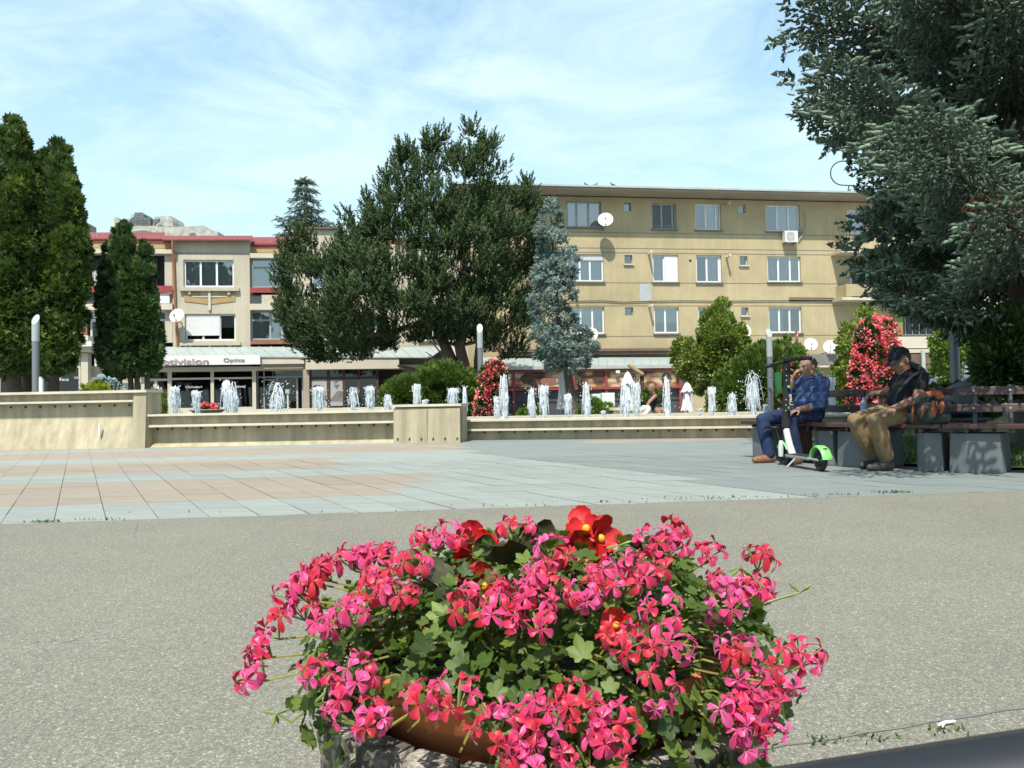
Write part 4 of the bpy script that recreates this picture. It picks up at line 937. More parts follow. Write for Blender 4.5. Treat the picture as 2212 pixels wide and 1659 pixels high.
def blob(cx, cy, rx, ry, mt):
    p = [FY.at(cx+rx*math.cos(a*PI/9), cy+ry*math.sin(a*PI/9), 2.065) for a in range(18)]; MB().add([(x, -2.065, z) for x, z in p], [tuple(range(18))]).build('painted_shape', M[mt], YB)
blob(1292, 814, 14, 11, 'pastry'); blob(1440, 818, 11, 13, 'pastry'); blob(1140, 818, 16, 11, 'pastry'); blob(1185, 824, 18, 9, 'brick')
FY.box(mb := MB(), 1080, 1480, 841, 866, 1.9, .05); FY.box(mb, 1060, 1480, 866, 905, 1.85, .1); mb.build('shop_glazing', M['darkframe'], YB)
for x in (1335, 1465):
    FY.box(mb := MB(), x-4, x+4, 800, 806, 2.3, .15); mb.build('flood_lamp', M['white'], YB)
FY.box(mb := MB(), 1000, 1080, 795, 905, 1.8, .2); mb.build('shop_wall', M['brown'], YB)

# ---- satellite dishes
def dish(px, py, rpx, B, F, off, label, aim=(-.12, -1, .35), rust=False, up=0):
    x, z = F.at(px, py, off); c = F.P+F.t*x+F.n*off; c.z = z
    r = rpx/PF*c.y; ax = Vector(aim).normalized()
    th = thing('satellite_dish', tuple(c), label, 'satellite dish', 'satellite dishes on the facades')
    mb = MB(); prof = [(r*k, -.0+.16*r*k*k) for k in (0, .25, .5, .75, 1.0)]; prof += [(r*.99, .16*r-.02), (r*.6, .03*r-.02), (.02, -.02)]
    mb.lathe(prof, c, 28, axis=ax); mb.build('reflector', [M['white']], th, smooth=True)
    mb = MB(); tip = c+ax*(r*1.05)-Vector((0, 0, r*.25)); low = c-Vector((0, 0, r*.95))+ax*.1*r
    mb.tube([low, tip], .018, 6); mb.build('feed_arm', M['steel'], th)
    mb = MB(); mb.tube([tip+ax*.02, tip-ax*.14], [.05, .04], 8); mb.build('receiver', M['oldframe'], th)
    mb = MB(); back = c-ax*.05; wall = F.P+F.t*(x+.05); wall.z = z-r*.9
    mb.tube([back, back-Vector((0, 0, r*.6))+ax*-.1, wall], .03, 6); mb.build('mount', M['steel'], th)
    if rust:
        mb = MB(); mb.sphere(c+ax*.02-Vector((-.02, 0, r*.45)), (.18, .02, .1), R=None); mb.build('rust_stain', M['rust'], th)
    return th
dish(383, 682, 16, LB, FL, .55, 'white satellite dish beside the roller shutter of the beige building')
dish(1308, 475, 16.5, YB, FY, .75, 'satellite dish with rust stain at the top left window of the yellow block', rust=True)
dish(1277, 724, 16.5, YB, FY, .8, 'satellite dish partly behind the small blue spruce', aim=(-.5, -1, .3))
dish(1608, 714, 15, YB, FY, .6, 'satellite dish half hidden by the leafy lime tree', aim=(.3, -1, .3))
dish(1751, 744, 14, YB, FY, .8, 'left dish of the pair under the lowest right window')
dish(1794, 749, 14.5, YB, FY, 1.1, 'right dish of the pair, tilted, above the grey shop fascia', aim=(-.45, -1, .3))
# ---- air conditioner under the top right window
x, z = FY.at(1709, 511, .35); c = FY.P+FY.t*x+FY.n*.2; c.z = z
AC = thing('air_conditioner', tuple(c), 'white air conditioner unit under the top right window', 'air conditioner', rotz=FY.A); AC.location = c; ORG[AC] = Vector((0, 0, 0))
MB().box(-.36, .36, -.2, .14, -.3, .3).build('casing', M['white'], AC, bevel=.02)
mb = MB()
for k in range(4): mb.lathe([(.06+.055*k, -.008), (.075+.055*k, -.008)], (-.06, -.205, 0), 20, axis=(0, 1, 0))
for k in range(9): mb.box(-.27, .17, -.206, -.202, -.22+.055*k-.004, -.22+.055*k+.004)
mb.build('fan_grille', M['oldframe'], AC)
MB().box(-.3, -.24, -.2, .2, -.36, -.302).box(.24, .3, -.2, .2, -.36, -.302).build('bracket', M['steel'], AC)
# ---- pigeons on the gutter
def pigeon(px, py, off, face, label):
    x, _ = FY.at(px, py, off); c = FY.P+FY.t*x+FY.n*off; c.z = ztop+.30+ (.0 if off > .7 else .05)
    th = thing('pigeon', tuple(c), label, 'pigeon', 'pigeons on the roof edge'); s = face
    mb = MB(); mb.tube([c+Vector((-.17*s, 0, .07)), c+Vector((-.1*s, 0, .09)), c+Vector((-.02*s, 0, .11)), c+Vector((.06*s, 0, .14)), c+Vector((.09*s, 0, .19)), c+Vector((.11*s, 0, .235)), c+Vector((.135*s, 0, .235)), c+Vector((.165*s, 0, .225))], [.012, .04, .065, .06, .036, .034, .022, .004], 8)
    mb.build('body', M['darkframe'], th, smooth=True)
    mb = MB(); mb.tube([c+Vector((0, -.02, .06)), c+Vector((0.01, -.02, .0))], .006, 4); mb.tube([c+Vector((0, .02, .06)), c+Vector((0.01, .02, .0))], .006, 4); mb.build('leg', M['brick'], th)
pigeon(1268, 411, .5, -1, 'leftmost pigeon on the roof edge of the yellow block'); pigeon(1285, 412, .5, 1, 'pigeon just right of the leftmost one on the roof edge')
pigeon(1325, 417, .6, -1, 'pigeon alone on the roof edge left of the chimney'); pigeon(1833, 428, .4, 1, 'pigeon below the loop antenna on the roof edge'); pigeon(1869, 430, .4, -1, 'pigeon right of the loop antenna legs on the roof edge')
# ---- loop antenna
D_ = 41.5; arc = [(1880, 348), (1822, 348)]+[(1820-26*math.sin(a), 374-26*math.cos(a)) for a in [k*PI/10 for k in range(0, 11)]]+[(1822, 400), (1905, 403)]
antenna('loop_antenna', [arc, [(1834, 401), (1829, 432)], [(1876, 402), (1884, 432)]], D_, 'big loop shaped antenna on the yellow block roof', .035)
# ---- small tricolour flag by the dishes
th = thing('flag', tuple(pt(1718, 752, 38.5)), 'small hanging blue yellow red flag left of the satellite dishes', 'flag')
MB().tube([pt(1717.5, 752, 38.5), pt(1718, 708, 38.5)], .02, 6).build('pole', M['steel'], th)
for k, c in enumerate(((.02, .04, .25), (.5, .38, .03), (.4, .03, .03))):
    mb = MB(); vs = []
    for i in range(7):
        p = pt(1719+k*2.6-i*.35*k, 713+i*5.5+k*2, 38.4+.06*math.sin(i*1.3+k)); q = pt(1721.6+k*2.6-i*.35*(k+1), 713+i*5.5+k*2+2, 38.4+.06*math.sin(i*1.3+k+.8)); vs += [p, q]
    mb.add(vs, [(2*i, 2*i+1, 2*i+3, 2*i+2) for i in range(6)]); mb.build('stripe', pm('flag_%d' % k, c, .8, .05, 3, 0), th)
# ------------------------------------------------------------------ trees and shrubs
M['bark'] = pm('bark_grey_brown', (.10, .08, .065), .95, .3, 6, .8, 14, stretch=(2, 2, .4))
M['bark_pine'] = pm('bark_pine', (.11, .075, .055), .95, .35, 5, .9, 12, stretch=(2, 2, .5))
M['pine'] = foliage('pine_needles', [(0, (.022, .042, .019)), (.5, (.056, .088, .036)), (1, (.12, .17, .068))], .75, .08, spec=.12)
M['thuja'] = foliage('thuja_scales', [(0, (.020, .040, .008)), (.5, (.055, .092, .020)), (.8, (.12, .165, .035)), (1, (.19, .23, .05))], .6, .22)
M['thuja_dk'] = foliage('thuja_scales_dark', [(0, (.018, .042, .012)), (.5, (.045, .085, .025)), (1, (.10, .16, .05))], .6, .18)
M['bluespruce'] = foliage('blue_spruce_needles', [(0, (.09, .13, .115)), (.5, (.19, .26, .235)), (1, (.33, .41, .375))], .6, .05)
M['bigspruce'] = foliage('spruce_needles', [(0, (.04, .06, .042)), (.5, (.085, .125, .085)), (.85, (.145, .20, .14)), (1, (.20, .27, .185))], .6, .06)
M['linden'] = foliage('lime_leaves', [(0, (.05, .085, .012)), (.5, (.12, .165, .028)), (.8, (.23, .27, .06)), (1, (.42, .42, .16))], .5, .3)
M['lightgreen'] = foliage('light_leaves', [(0, (.045, .09, .012)), (.6, (.10, .17, .025)), (1, (.2, .26, .05))], .5, .3)
M['juniper'] = foliage('juniper_needles', [(0, (.032, .062, .010)), (.55, (.075, .125, .02)), (1, (.15, .21, .04))], .6, .15)
M['yellowbush'] = foliage('golden_needles', [(0, (.09, .12, .01)), (.6, (.20, .23, .02)), (1, (.34, .35, .05))], .6, .25)
M['deadtwig'] = pm('dead_twigs', (.16, .075, .035), .9, .35, 9, 0)

def trunk_branches(th, base, top, r0, n, spread, mat, seed, zlo=.25, lean=None, name='trunk'):
    rg = random.Random(seed); base = Vector(base); top = Vector(top); mb = MB(); pth = []
    k = 9
    for i in range(k+1):
        q = base.lerp(top, i/k); q += Vector((rg.uniform(-1, 1), rg.uniform(-1, 1), 0))*r0*.5*(1 if 0 < i < k else 0); pth.append(q)
    mb.tube(pth, [r0*(1.25 if i == 0 else 1)*(1-.88*i/k) for i in range(k+1)], 10)
    for _ in range(n):
        t_ = rg.uniform(zlo, .95); p = pth[min(k, int(t_*k))]; a = rg.uniform(0, 2*PI); L = spread*(1.1-t_)*rg.uniform(.6, 1.1); r_ = r0*.35*(1.1-t_)
        pts = [p+Vector((math.cos(a)*L*s_, math.sin(a)*L*s_, L*(.12*s_+.25*s_*s_))) for s_ in (0, .3, .6, 1)]
        mb.tube(pts, [r_, r_*.8, r_*.5, r_*.15], 5)
    return mb.build(name, M[mat], th, smooth=True)

def tree(name, label, cat, base_px, D, group=None):
    b_ = pt(base_px, 868, D); b_.z = 0
    return thing(name, tuple(b_), label, cat, group)

# big pine: two trunks, wide crown of upright candles
TP = tree('pine_tree', 'large dark green pine with upright candle shoots in the middle of the square', 'tree', 985, 30)
poly = [(945, 262), (962, 300), (975, 318), (995, 300), (1013, 258), (1035, 300), (1062, 300), (1088, 345), (1112, 350), (1140, 388), (1153, 420), (1150, 470), (1175, 520), (1168, 580), (1150, 640), (1160, 700), (1138, 745), (1120, 790), (1090, 770), (1040, 772), (1000, 735), (965, 752), (920, 742), (880, 760), (850, 752), (810, 775), (775, 790), (735, 775), (705, 795), (665, 780), (640, 755), (620, 720), (604, 680), (612, 640), (603, 600), (618, 555), (640, 512), (690, 520), (728, 512), (745, 490), (732, 448), (752, 455), (775, 480), (800, 470), (796, 425), (815, 420), (820, 375), (842, 350), (865, 330), (880, 312), (905, 330), (930, 290)]
poly = [(x, y+22 if y < 500 else y) for x, y in poly]
spires('crown', TP, poly, 30, 3.0, 370, M['pine'], 21, H=.50, R=.20, per=10, L=.21, rad=.062, lean=.45, T=T_brush(9, 5, .45), surf=.5, bough=(10, .66, .55))
trunk_branches(TP, (pt(1000, 868, 30).x, 30, 0), tuple(pt(1000, 420, 30)), .30, 26, 3.6, 'bark_pine', 5, .2)
mb = MB(); mb.tube([Vector((pt(1000, 868, 30.2).x, 30.2, 0)), pt(985, 800, 30.2), pt(940, 700, 30), pt(905, 600, 29.8), pt(880, 480, 29.8)], [.3, .24, .2, .14, .05], 9)
mb.tube([pt(1035, 880, 30.3), pt(1032, 780, 30.3), pt(1040, 700, 30.3), pt(1055, 600, 30.3)], [.17, .16, .14, .08], 8)
mb.tube([pt(960, 760, 30.2), pt(900, 800, 29.6), pt(860, 790, 29)], [.14, .1, .05], 6); mb.tube([pt(930, 690, 29.9), pt(840, 720, 29), pt(740, 730, 28.5), pt(670, 700, 28.3)], [.15, .11, .08, .03], 6)
mb.build('trunk', M['bark_pine'], TP, smooth=True)

# distant spruce behind the roofs
TS = tree('spruce_tree', 'dark drooping spruce standing behind the left building roof', 'tree', 662, 52)
def conifer(th, top, D, z0px, halfw, mat, seed, step=.55, T_=SPIN, ssize=.3, per=7, droop=.35):
    rg = np.random.default_rng(seed); tp = pt(top[0], top[1], D); bz = pt(top[0], z0px, D).z; H = tp.z-bz; Rm = halfw/PF*D; P = []; Dr = []
    z = tp.z-.2
    while z > bz:
        f = (tp.z-z)/H; L = Rm*(f**.75)*rg.uniform(.75, 1.15)+.15
        for k in range(per):
            a = 2*PI*(k+rg.uniform(-.3, .3))/per+z*3; l = L*rg.uniform(.6, 1.1)
            s_ = np.linspace(.1, 1, max(3, int(l/.22)))
            for q in s_:
                dz = -droop*l*q+.25*l*q*q
                for e in range(4):
                    P.append((tp.x+math.cos(a)*l*q+rg.normal(0, .08), tp.y+math.sin(a)*l*q+rg.normal(0, .08), z+dz+rg.normal(0, .05)))
                    b2 = a+rg.choice([-.9, .9, 0, .5, -.5]); Dr.append((math.cos(b2), math.sin(b2), -.35+rg.normal(0, .3)))
        z -= step*rg.uniform(.8, 1.2)
    P = np.array(P); Dr = np.array(Dr); n = len(P); s_ = ssize*rg.uniform(.7, 1.3, n)
    V, F = scatter(T_, P, basis(Dr, rng=rg), np.stack([s_*.25, s_*.25, s_], 1))
    npmesh('crown', V, F, M[mat], th, tint=np.repeat(rg.uniform(0, 1, n), len(T_[1])))
    mb = MB(); mb.tube([(tp.x, tp.y, 0), (tp.x, tp.y, tp.z-.3)], [.28, .02], 8); mb.build('trunk', M['bark'], th)
conifer(TS, (658, 383), 52, 560, 84, 'bigspruce', 31, .6, BRUSH, .40, 9, .6)

# dark thujas at the left
G1 = 'tall thujas at the left edge'
TA = tree('thuja_tree', 'tallest thuja at the left edge of the photo', 'tree', 30, 25, G1)
crown('crown', TA, [(24, 250), (45, 268), (62, 300), (60, 322), (82, 345), (88, 400), (80, 460), (92, 540), (98, 640), (96, 730), (88, 800), (40, 812), (-40, 815), (-150, 810), (-160, 640), (-120, 460), (-70, 340), (-20, 285), (5, 262)], 25, 1.8, 400, .42, 72, SPRAY, .18, M['thuja'], 41, up=.8, flat=1.0, out_=.8, asp=.9)
trunk_branches(TA, (pt(35, 868, 25).x, 25, 0), tuple(pt(35, 330, 25)), .26, 10, 1.2, 'bark', 6, .4)
TB = tree('thuja_tree', 'thuja with a blunt top just right of the tallest one', 'tree', 118, 25.6, G1)
crown('crown', TB, [(112, 300), (132, 300), (150, 330), (155, 380), (172, 420), (180, 470), (190, 540), (192, 600), (178, 660), (186, 690), (172, 740), (160, 790), (130, 815), (80, 815), (66, 760), (70, 640), (72, 520), (84, 420), (82, 370), (92, 330)], 25.6, 1.6, 340, .40, 72, SPRAY, .17, M['thuja'], 42, up=.8, flat=1.0, out_=.8, asp=.9)
trunk_branches(TB, (pt(116, 868, 25.6).x, 25.6, 0), tuple(pt(118, 380, 25.6)), .2, 10, 1.1, 'bark', 7, .4)
mb = MB(); mb.tube([pt(62, 868, 25.8), pt(60, 800, 25.8), pt(66, 740, 25.8)], [.18, .15, .1], 8); mb.build('stem', M['bark'], TB)
# clipped two-topped thuja in front of the shops
TC = tree('thuja_tree', 'dense dark thuja with two rounded tops in front of the shop sign', 'tree', 280, 27)
crown('crown', TC, [(262, 482), (278, 484), (288, 510), (292, 545), (302, 545), (306, 520), (314, 517), (326, 535), (332, 570), (336, 620), (344, 680), (350, 740), (352, 770), (340, 800), (318, 810), (270, 812), (225, 808), (212, 780), (210, 740), (214, 700), (208, 660), (216, 600), (222, 560), (228, 525), (244, 520), (248, 495)], 27, 1.15, 420, .27, 64, SPRAY, .145, M['thuja_dk'], 43, up=.8, flat=1.0, out_=.9, asp=.95, surf=.35)
mb = MB()
for x0_, x1_ in ((258, 262), (282, 268), (296, 305), (318, 316)): mb.tube([Vector((pt(x0_+6, 868, 27).x, 27, 0)), pt(x0_, 820, 27), pt(x1_, 740, 27)], [.11, .09, .06], 7)
mb.build('trunk', M['bark'], TC, smooth=True)

# small leaning blue spruce before the yellow block
TD = tree('blue_spruce', 'slim leaning blue spruce before the yellow block', 'tree', 1240, 26)
crown('crown', TD, [(1190, 432), (1206, 440), (1216, 470), (1216, 495), (1232, 500), (1226, 525), (1242, 545), (1250, 570), (1238, 600), (1246, 640), (1230, 668), (1240, 690), (1262, 705), (1282, 740), (1292, 765), (1268, 770), (1262, 800), (1235, 815), (1215, 790), (1195, 800), (1175, 790), (1160, 775), (1168, 735), (1146, 720), (1150, 680), (1146, 650), (1160, 620), (1150, 600), (1160, 560), (1172, 530), (1156, 500), (1168, 488), (1172, 455)], 26, .9, 175, .26, 40, T_brush(16, 6, .36), .16, M['bluespruce'], 44, up=.25, flat=.5, out_=.9, asp=.27)
mb = MB(); mb.tube([Vector((pt(1240, 868, 26).x, 26, 0)), pt(1232, 840, 26), pt(1222, 780, 26), pt(1205, 680, 26), pt(1190, 470, 26)], [.19, .16, .13, .09, .02], 9); mb.build('trunk', M['bark'], TD, smooth=True)

# leafy lime tree and neighbours on the right
TE = tree('lime_tree', 'leafy lime tree with conical top and a low left lobe before the yellow block', 'tree', 1545, 25)
crown('crown', TE, [(1558, 640), (1572, 655), (1585, 690), (1608, 705), (1622, 740), (1612, 780), (1580, 800), (1545, 830), (1520, 850), (1495, 850), (1480, 820), (1458, 800), (1450, 765), (1462, 735), (1485, 730), (1508, 740), (1510, 700), (1522, 675), (1540, 660)], 25, 1.2, 330, .24, 40, LEAF, .105, M['linden'], 45, up=.3, flat=.9, out_=.6, asp=.8)
trunk_branches(TE, (pt(1535, 868, 25).x, 25, 0), tuple(pt(1555, 680, 25)), .10, 12, 1.1, 'bark', 8, .3)
TF = tree('juniper_bush', 'broad green juniper bush between the lime tree and the lamp post', 'bush', 1625, 23)
crown('crown', TF, [(1700, 730), (1680, 745), (1650, 740), (1625, 748), (1600, 775), (1570, 800), (1545, 830), (1530, 870), (1535, 915), (1600, 920), (1700, 920), (1770, 915), (1775, 860), (1760, 800), (1735, 760)], 23, 1.4, 430, .26, 48, SPRAY, .17, M['juniper'], 46, up=.8, flat=.8, out_=.9, asp=.55)
TG = tree('lime_tree', 'pale leafy young tree left of the large red flower tower', 'tree', 1862, 24)
crown('crown', TG, [(1872, 652), (1886, 670), (1890, 700), (1880, 740), (1870, 790), (1850, 835), (1815, 840), (1800, 810), (1812, 780), (1806, 740), (1825, 700), (1838, 715), (1845, 680)], 24, .9, 170, .22, 36, LEAF, .10, M['linden'], 47, up=.3, flat=.9, out_=.6, asp=.8, tintb=.1)
trunk_branches(TG, (pt(1855, 868, 24).x, 24, 0), tuple(pt(1860, 690, 24)), .08, 10, .8, 'bark', 9, .3)
TH = tree('leafy_tree', 'light green leafy tree behind the grey lamp post on the right', 'tree', 2075, 23)
crown('crown', TH, [(2040, 705), (2090, 695), (2150, 690), (2230, 690), (2300, 720), (2310, 860), (2200, 850), (2120, 850), (2060, 845), (2020, 838), (2010, 800), (2018, 760), (2005, 745), (2020, 725)], 23, 1.6, 420, .27, 40, LEAF, .11, M['lightgreen'], 48, up=.3, flat=.9, out_=.6, asp=.8, tintb=.05)
trunk_branches(TH, (pt(2090, 868, 23).x, 23, 0), tuple(pt(2095, 710, 23)), .10, 12, 1.3, 'bark', 10, .3)
# dome shrubs
def dome(name, label, poly, D, thick, n, mat, seed, size=.13, T_=SPRAY, rc=.18, per=40, asp=.6, cat='bush', up=.7):
    x = sum(p[0] for p in poly)/len(poly); th = tree(name, label, cat, x, D)
    crown('foliage', th, poly, D, thick, n, rc, per, T_, size, M[mat], seed, up=up, flat=.9, out_=1.2, asp=asp, surf=.35); return th
dome('juniper_bush', 'large rounded juniper dome right of the pine trunk', [(905, 800), (930, 787), (965, 782), (1000, 790), (1025, 810), (1038, 840), (1042, 915), (880, 915), (882, 830)], 22, 1.3, 420, 'juniper', 51)
dome('juniper_bush', 'lower juniper dome to the left of the large dome', [(822, 850), (840, 828), (865, 815), (895, 812), (920, 830), (925, 915), (815, 915)], 21.3, 1.0, 260, 'juniper', 52)
dome('golden_shrub', 'small golden green dome shrub behind the tall wall', [(172, 842), (185, 830), (205, 826), (225, 832), (238, 846), (240, 900), (168, 900)], 17.5, .4, 110, 'yellowbush', 53, .09, SPRAY, .1)
dome('golden_shrub', 'golden green shrub at the end of the tall wall', [(318, 850), (335, 838), (352, 850), (358, 880), (352, 920), (316, 920)], 17.0, .3, 80, 'yellowbush', 54, .09, SPRAY, .1)
dome('blue_shrub', 'low blue spruce shrub behind the tall wall beside the golden shrub', [(204, 830), (215, 818), (235, 822), (258, 832), (264, 846), (262, 900), (206, 900)], 18.2, .45, 90, 'bluespruce', 55, .10, SPIN, .12, 30, .26, up=.2)
dome('white_flower_bush', 'small bush with white flowers beside the first fountain jet', [(316, 870), (328, 866), (336, 880), (336, 925), (314, 925)], 16.8, .2, 40, 'lightgreen', 56, .06, LEAF, .08)
dome('leafy_shrub', 'leafy green shrub in the round planter', [(1388, 850), (1400, 838), (1415, 840), (1432, 855), (1442, 880), (1440, 905), (1385, 905)], 22.5, .5, 90, 'juniper', 57, .09, LEAF, .12, 30, .8)
dome('leafy_shrub', 'low green ground shrub by the white cabinets', [(1258, 872), (1275, 855), (1300, 868), (1330, 876), (1352, 880), (1352, 905), (1240, 905)], 22.5, .4, 90, 'lightgreen', 58, .08, LEAF, .12, 30, .8)
dome('leafy_shrub', 'low light green shrub right of the left flower tower', [(1120, 888), (1150, 880), (1180, 888), (1185, 908), (1118, 908)], 21.5, .3, 50, 'lightgreen', 59, .08, LEAF, .1, 30, .8)
dome('dark_shrub', 'dark green shrub at the right edge just behind the bench', [(2138, 700), (2180, 680), (2250, 690), (2300, 760), (2310, 838), (2140, 838), (2125, 810), (2130, 740)], 9.0, .45, 300, 'thuja_dk', 60, .16, SPRAY, .2, 40, .8)
dome('leafy_shrub', 'leafy shrub behind the blue shirted man near the small dishes', [(1798, 795), (1830, 790), (1862, 815), (1868, 860), (1858, 905), (1795, 905), (1785, 840)], 20.5, .6, 120, 'linden', 61, .09, LEAF, .14, 34, .8)
dome('leafy_shrub', 'low bush on the lawn behind the bench backrests', [(2000, 842), (2060, 836), (2120, 838), (2160, 850), (2160, 900), (2000, 900)], 12.6, .5, 140, 'thuja_dk', 62, .09, LEAF, .14, 34, .8)

# flower towers
M['geraniumleaf'] = foliage('tower_leaves', [(0, (.02, .05, .012)), (1, (.06, .12, .03))], .5, .2)
M['redbloom'] = foliage('red_blooms', [(0, (.74, .08, .09)), (.5, (.88, .17, .20)), (1, (.95, .42, .45))], .6, .2, tcol=(1.1, .6, .6))
M['orangebloom'] = foliage('orange_blooms', [(0, (.55, .05, .02)), (1, (.75, .10, .04))], .6, .2, tcol=(1.1, .6, .6))
def tower(label, poly, D, thick, seed, nb, bsz=.10):
    x = sum(p[0] for p in poly)/len(poly); th = tree('flower_tower', label, 'flower tower', x, D, 'red flower towers by the fountain')
    crown('foliage', th, poly, D, thick*.9, 240, .13, 30, LEAF, .09, M['geraniumleaf'], seed, up=.2, flat=1, out_=1.2, asp=.9, surf=.4)
    rg = np.random.default_rng(seed+1); C, N = crown_pts(poly, D, thick, nb, rg, .12)
    P = []; Dd = []; ti = []; per = 9
    for c, n_ in zip(C, N):
        k = rg.uniform(0, 1)
        for _ in range(per):
            o = rg.normal(0, 1, 3); o /= np.linalg.norm(o); P.append(c+n_*.06+o*bsz*.55*rg.uniform(.3, 1)); Dd.append(o+n_*.8); ti.append(np.clip(k*.6+rg.uniform(0, .4), 0, 1))
    P = np.array(P); s_ = bsz*.55*rg.uniform(.7, 1.2, len(P)); V, F = scatter(LEAF, P, basis(np.array(Dd), rng=rg), np.stack([s_, s_, s_], 1))
    npmesh('blossoms', V, F, M['redbloom'], th, tint=np.repeat(ti, 6))['kind'] = 'stuff'
    b_ = pt(x, 868, D); MB().lathe([(.35, 0), (.42, .28), (.36, .28), (.1, .3)], (b_.x, b_.y, 0), 16).tube([(b_.x, b_.y, .2), (b_.x, b_.y, pt(x, poly[0][1]+25, D).z)], .05, 6).build('stand', M['sill'], th)
tower('leaning tower of red flowers right of the juniper dome', [(1062, 782), (1080, 785), (1090, 800), (1088, 840), (1084, 880), (1082, 912), (1026, 912), (1030, 880), (1038, 830), (1044, 796)], 19.7, .42, 71, 330, .095)
tower('largest tower of red flowers behind the capped man', [(1890, 688), (1915, 690), (1936, 710), (1941, 750), (1938, 800), (1940, 850), (1935, 912), (1820, 912), (1836, 860), (1838, 820), (1848, 770), (1852, 720), (1868, 695)], 19.6, .72, 72, 620, .11)
tower('red flower tower half hidden behind the blue shirted man', [(1700, 782), (1716, 784), (1728, 805), (1730, 860), (1734, 912), (1690, 912), (1692, 850), (1692, 800)], 19.7, .35, 73, 120, .095)

# ------------------------------------------------------------------ big spruce over the bench
SX, SY = 6.75, 10.1
SPR = thing('spruce_tree', (SX, SY, 0), 'huge blue green spruce overhanging the bench at the upper right', 'tree')
rg = np.random.default_rng(91)
sil_y = [-2500, -60, 0, 120, 180, 240, 300, 345, 400, 440, 455, 480, 520, 560, 600, 630, 670, 695, 720, 800]
sil_x = [1640, 1690, 1697, 1700, 1722, 1712, 1785, 1850, 1885, 1900, 1850, 1838, 1850, 1835, 1868, 1876, 1940, 2020, 2140, 2400]
sp_P = []; sp_D = []; sp_S = []; sp_T = []; sp_V = []; br = MB(); tw = MB()
def sil_ok(p, slack=0):
    x, y = proj([p]); return x[0] > np.interp(y[0], sil_y, sil_x)-slack
z = 1.55; wk = 0
while z < 11.5:
    Rz = 5.3*(1-max(z-6.2, 0)/9.0)*(1 if z > 2.2 else .84+.16*(z-1.5)/.7); nb = 9; wk += 1
    for k in range(nb):
        a = 2*PI*(k+.5*(wk % 2)+rg.uniform(-.3, .3))/nb
        out_ = np.array([math.cos(a), math.sin(a), 0]); side = np.array([-math.sin(a), math.cos(a), 0])
        L = Rz*rg.uniform(.70, 1.12); dr = rg.uniform(.04, .16); z0 = z+rg.uniform(-.1, .1)
        def bp(s_, L=L): return np.array([SX, SY, z0+.25])+out_*L*s_+np.array([0, 0, L*(-dr*1.6*s_+dr*1.5*s_*s_)])
        for _ in range(26):
            if sil_ok(bp(1, L), 2): break
            L *= .95
        if L < .9: continue
        front = bp(1)[1] < SY+.4; pxs = proj([bp(.85, L)])[0][0]; vis = front and pxs < 2480 and z < 6.4
        br.tube([tuple(bp(s_, L)) for s_ in (0, .35, .7, .97)], [.05, .036, .02, .005], 5)
        if not vis and rg.random() < .35: continue
        step = .125 if vis else .42; sp = .075 if vis else .17; big = 1 if vis else 2.5  # hidden and out-of-view shoots are oversized so the crown shades the bench more
        ns = max(3, int(L*.85/step))
        for i in range(ns+1):
            s_ = .15+.85*i/ns; p0 = bp(s_, L)
            if vis and proj([p0])[0][0] > 2330: continue
            for sd_ in ((-1, 1) if i < ns else (0,)):
                l = (.30+.75*(1-s_)**.8)*rg.uniform(.7, 1.2) if sd_ else .2
                ang = rg.uniform(.7, 1.1); dv = out_*math.cos(ang)+side*sd_*math.sin(ang) if sd_ else out_
                m_ = max(1, int(l/sp)); sv = np.cross(dv, [0, 0, 1]); hang = rg.uniform(.08, .38)
                for j in range(m_+1):
                    q = (j+.3)/(m_+.3); pq = p0+dv*l*q+np.array([0, 0, -l*hang*q*q-.01])
                    if not sil_ok(pq, 6): continue
                    for e in (((-1, 1, 2) if rg.random() < .6 else (-1, 1)) if j < m_ else (0,)):
                        if e == 2: d3 = dv*.45+np.array([0, 0, -.9])+rg.normal(0, .3, 3)
                        else: d3 = dv*.8+sv*e*.75+np.array([0, 0, rg.uniform(-.15, .35)])+rg.normal(0, .18, 3)
                        sp_P.append(pq+rg.normal(0, .012, 3)); sp_D.append(d3); sp_S.append(rg.uniform(.075, .125)*big); sp_V.append(vis); sp_T.append(np.clip(.05+.55*q*rg.uniform(.3, 1.2)+.4*rg.random()*s_+(.15 if j == m_ else 0), 0, 1))
    z += (.47 if z < 6.4 else .5)*rg.uniform(.85, 1.15)
sp_P = np.array(sp_P); sp_D = np.array(sp_D); sp_S = np.array(sp_S)
NSH = len(sp_P)
sp_T = np.array(sp_T); sp_V = np.array(sp_V); PV = []; PF_ = []; PT = []; o0 = 0
for T_, sel in ((T_twig(5, 7), sp_V), (T_brush(8, 4, .75), ~sp_V)):
    V, F = scatter(T_, sp_P[sel], basis(sp_D[sel], rng=rg), np.stack([sp_S[sel]*.23, sp_S[sel]*.23, sp_S[sel]*1.25], 1)); PV.append(V); PF_.append(F+o0); o0 += len(V); PT.append(np.repeat(sp_T[sel], len(T_[1])))
npmesh('crown', np.concatenate(PV), np.concatenate(PF_), M['bigspruce'], SPR, tint=np.concatenate(PT))
br.build('branches', M['bark'], SPR)['kind'] = 'stuff'
MB().tube([(SX, SY, -.05), (SX, SY, .25), (SX, SY, 2), (SX, SY, 9), (SX, SY, 13)], [.27, .20, .17, .1, .02], 12).build('trunk', M['bark'], SPR, smooth=True)
for _ in range(150):
    p = pt(rg.uniform(2090, 2230), rg.uniform(395, 500), rg.uniform(7.0, 7.6)); d = Vector((rg.uniform(-.5, .2), rg.uniform(-.3, .3), rg.uniform(-.6, .1))).normalized()*rg.uniform(.12, .3)
    tw.tube([p, p+d*.5+Vector((0, 0, .02)), p+d], [.004, .003, .0015], 4, caps=False)
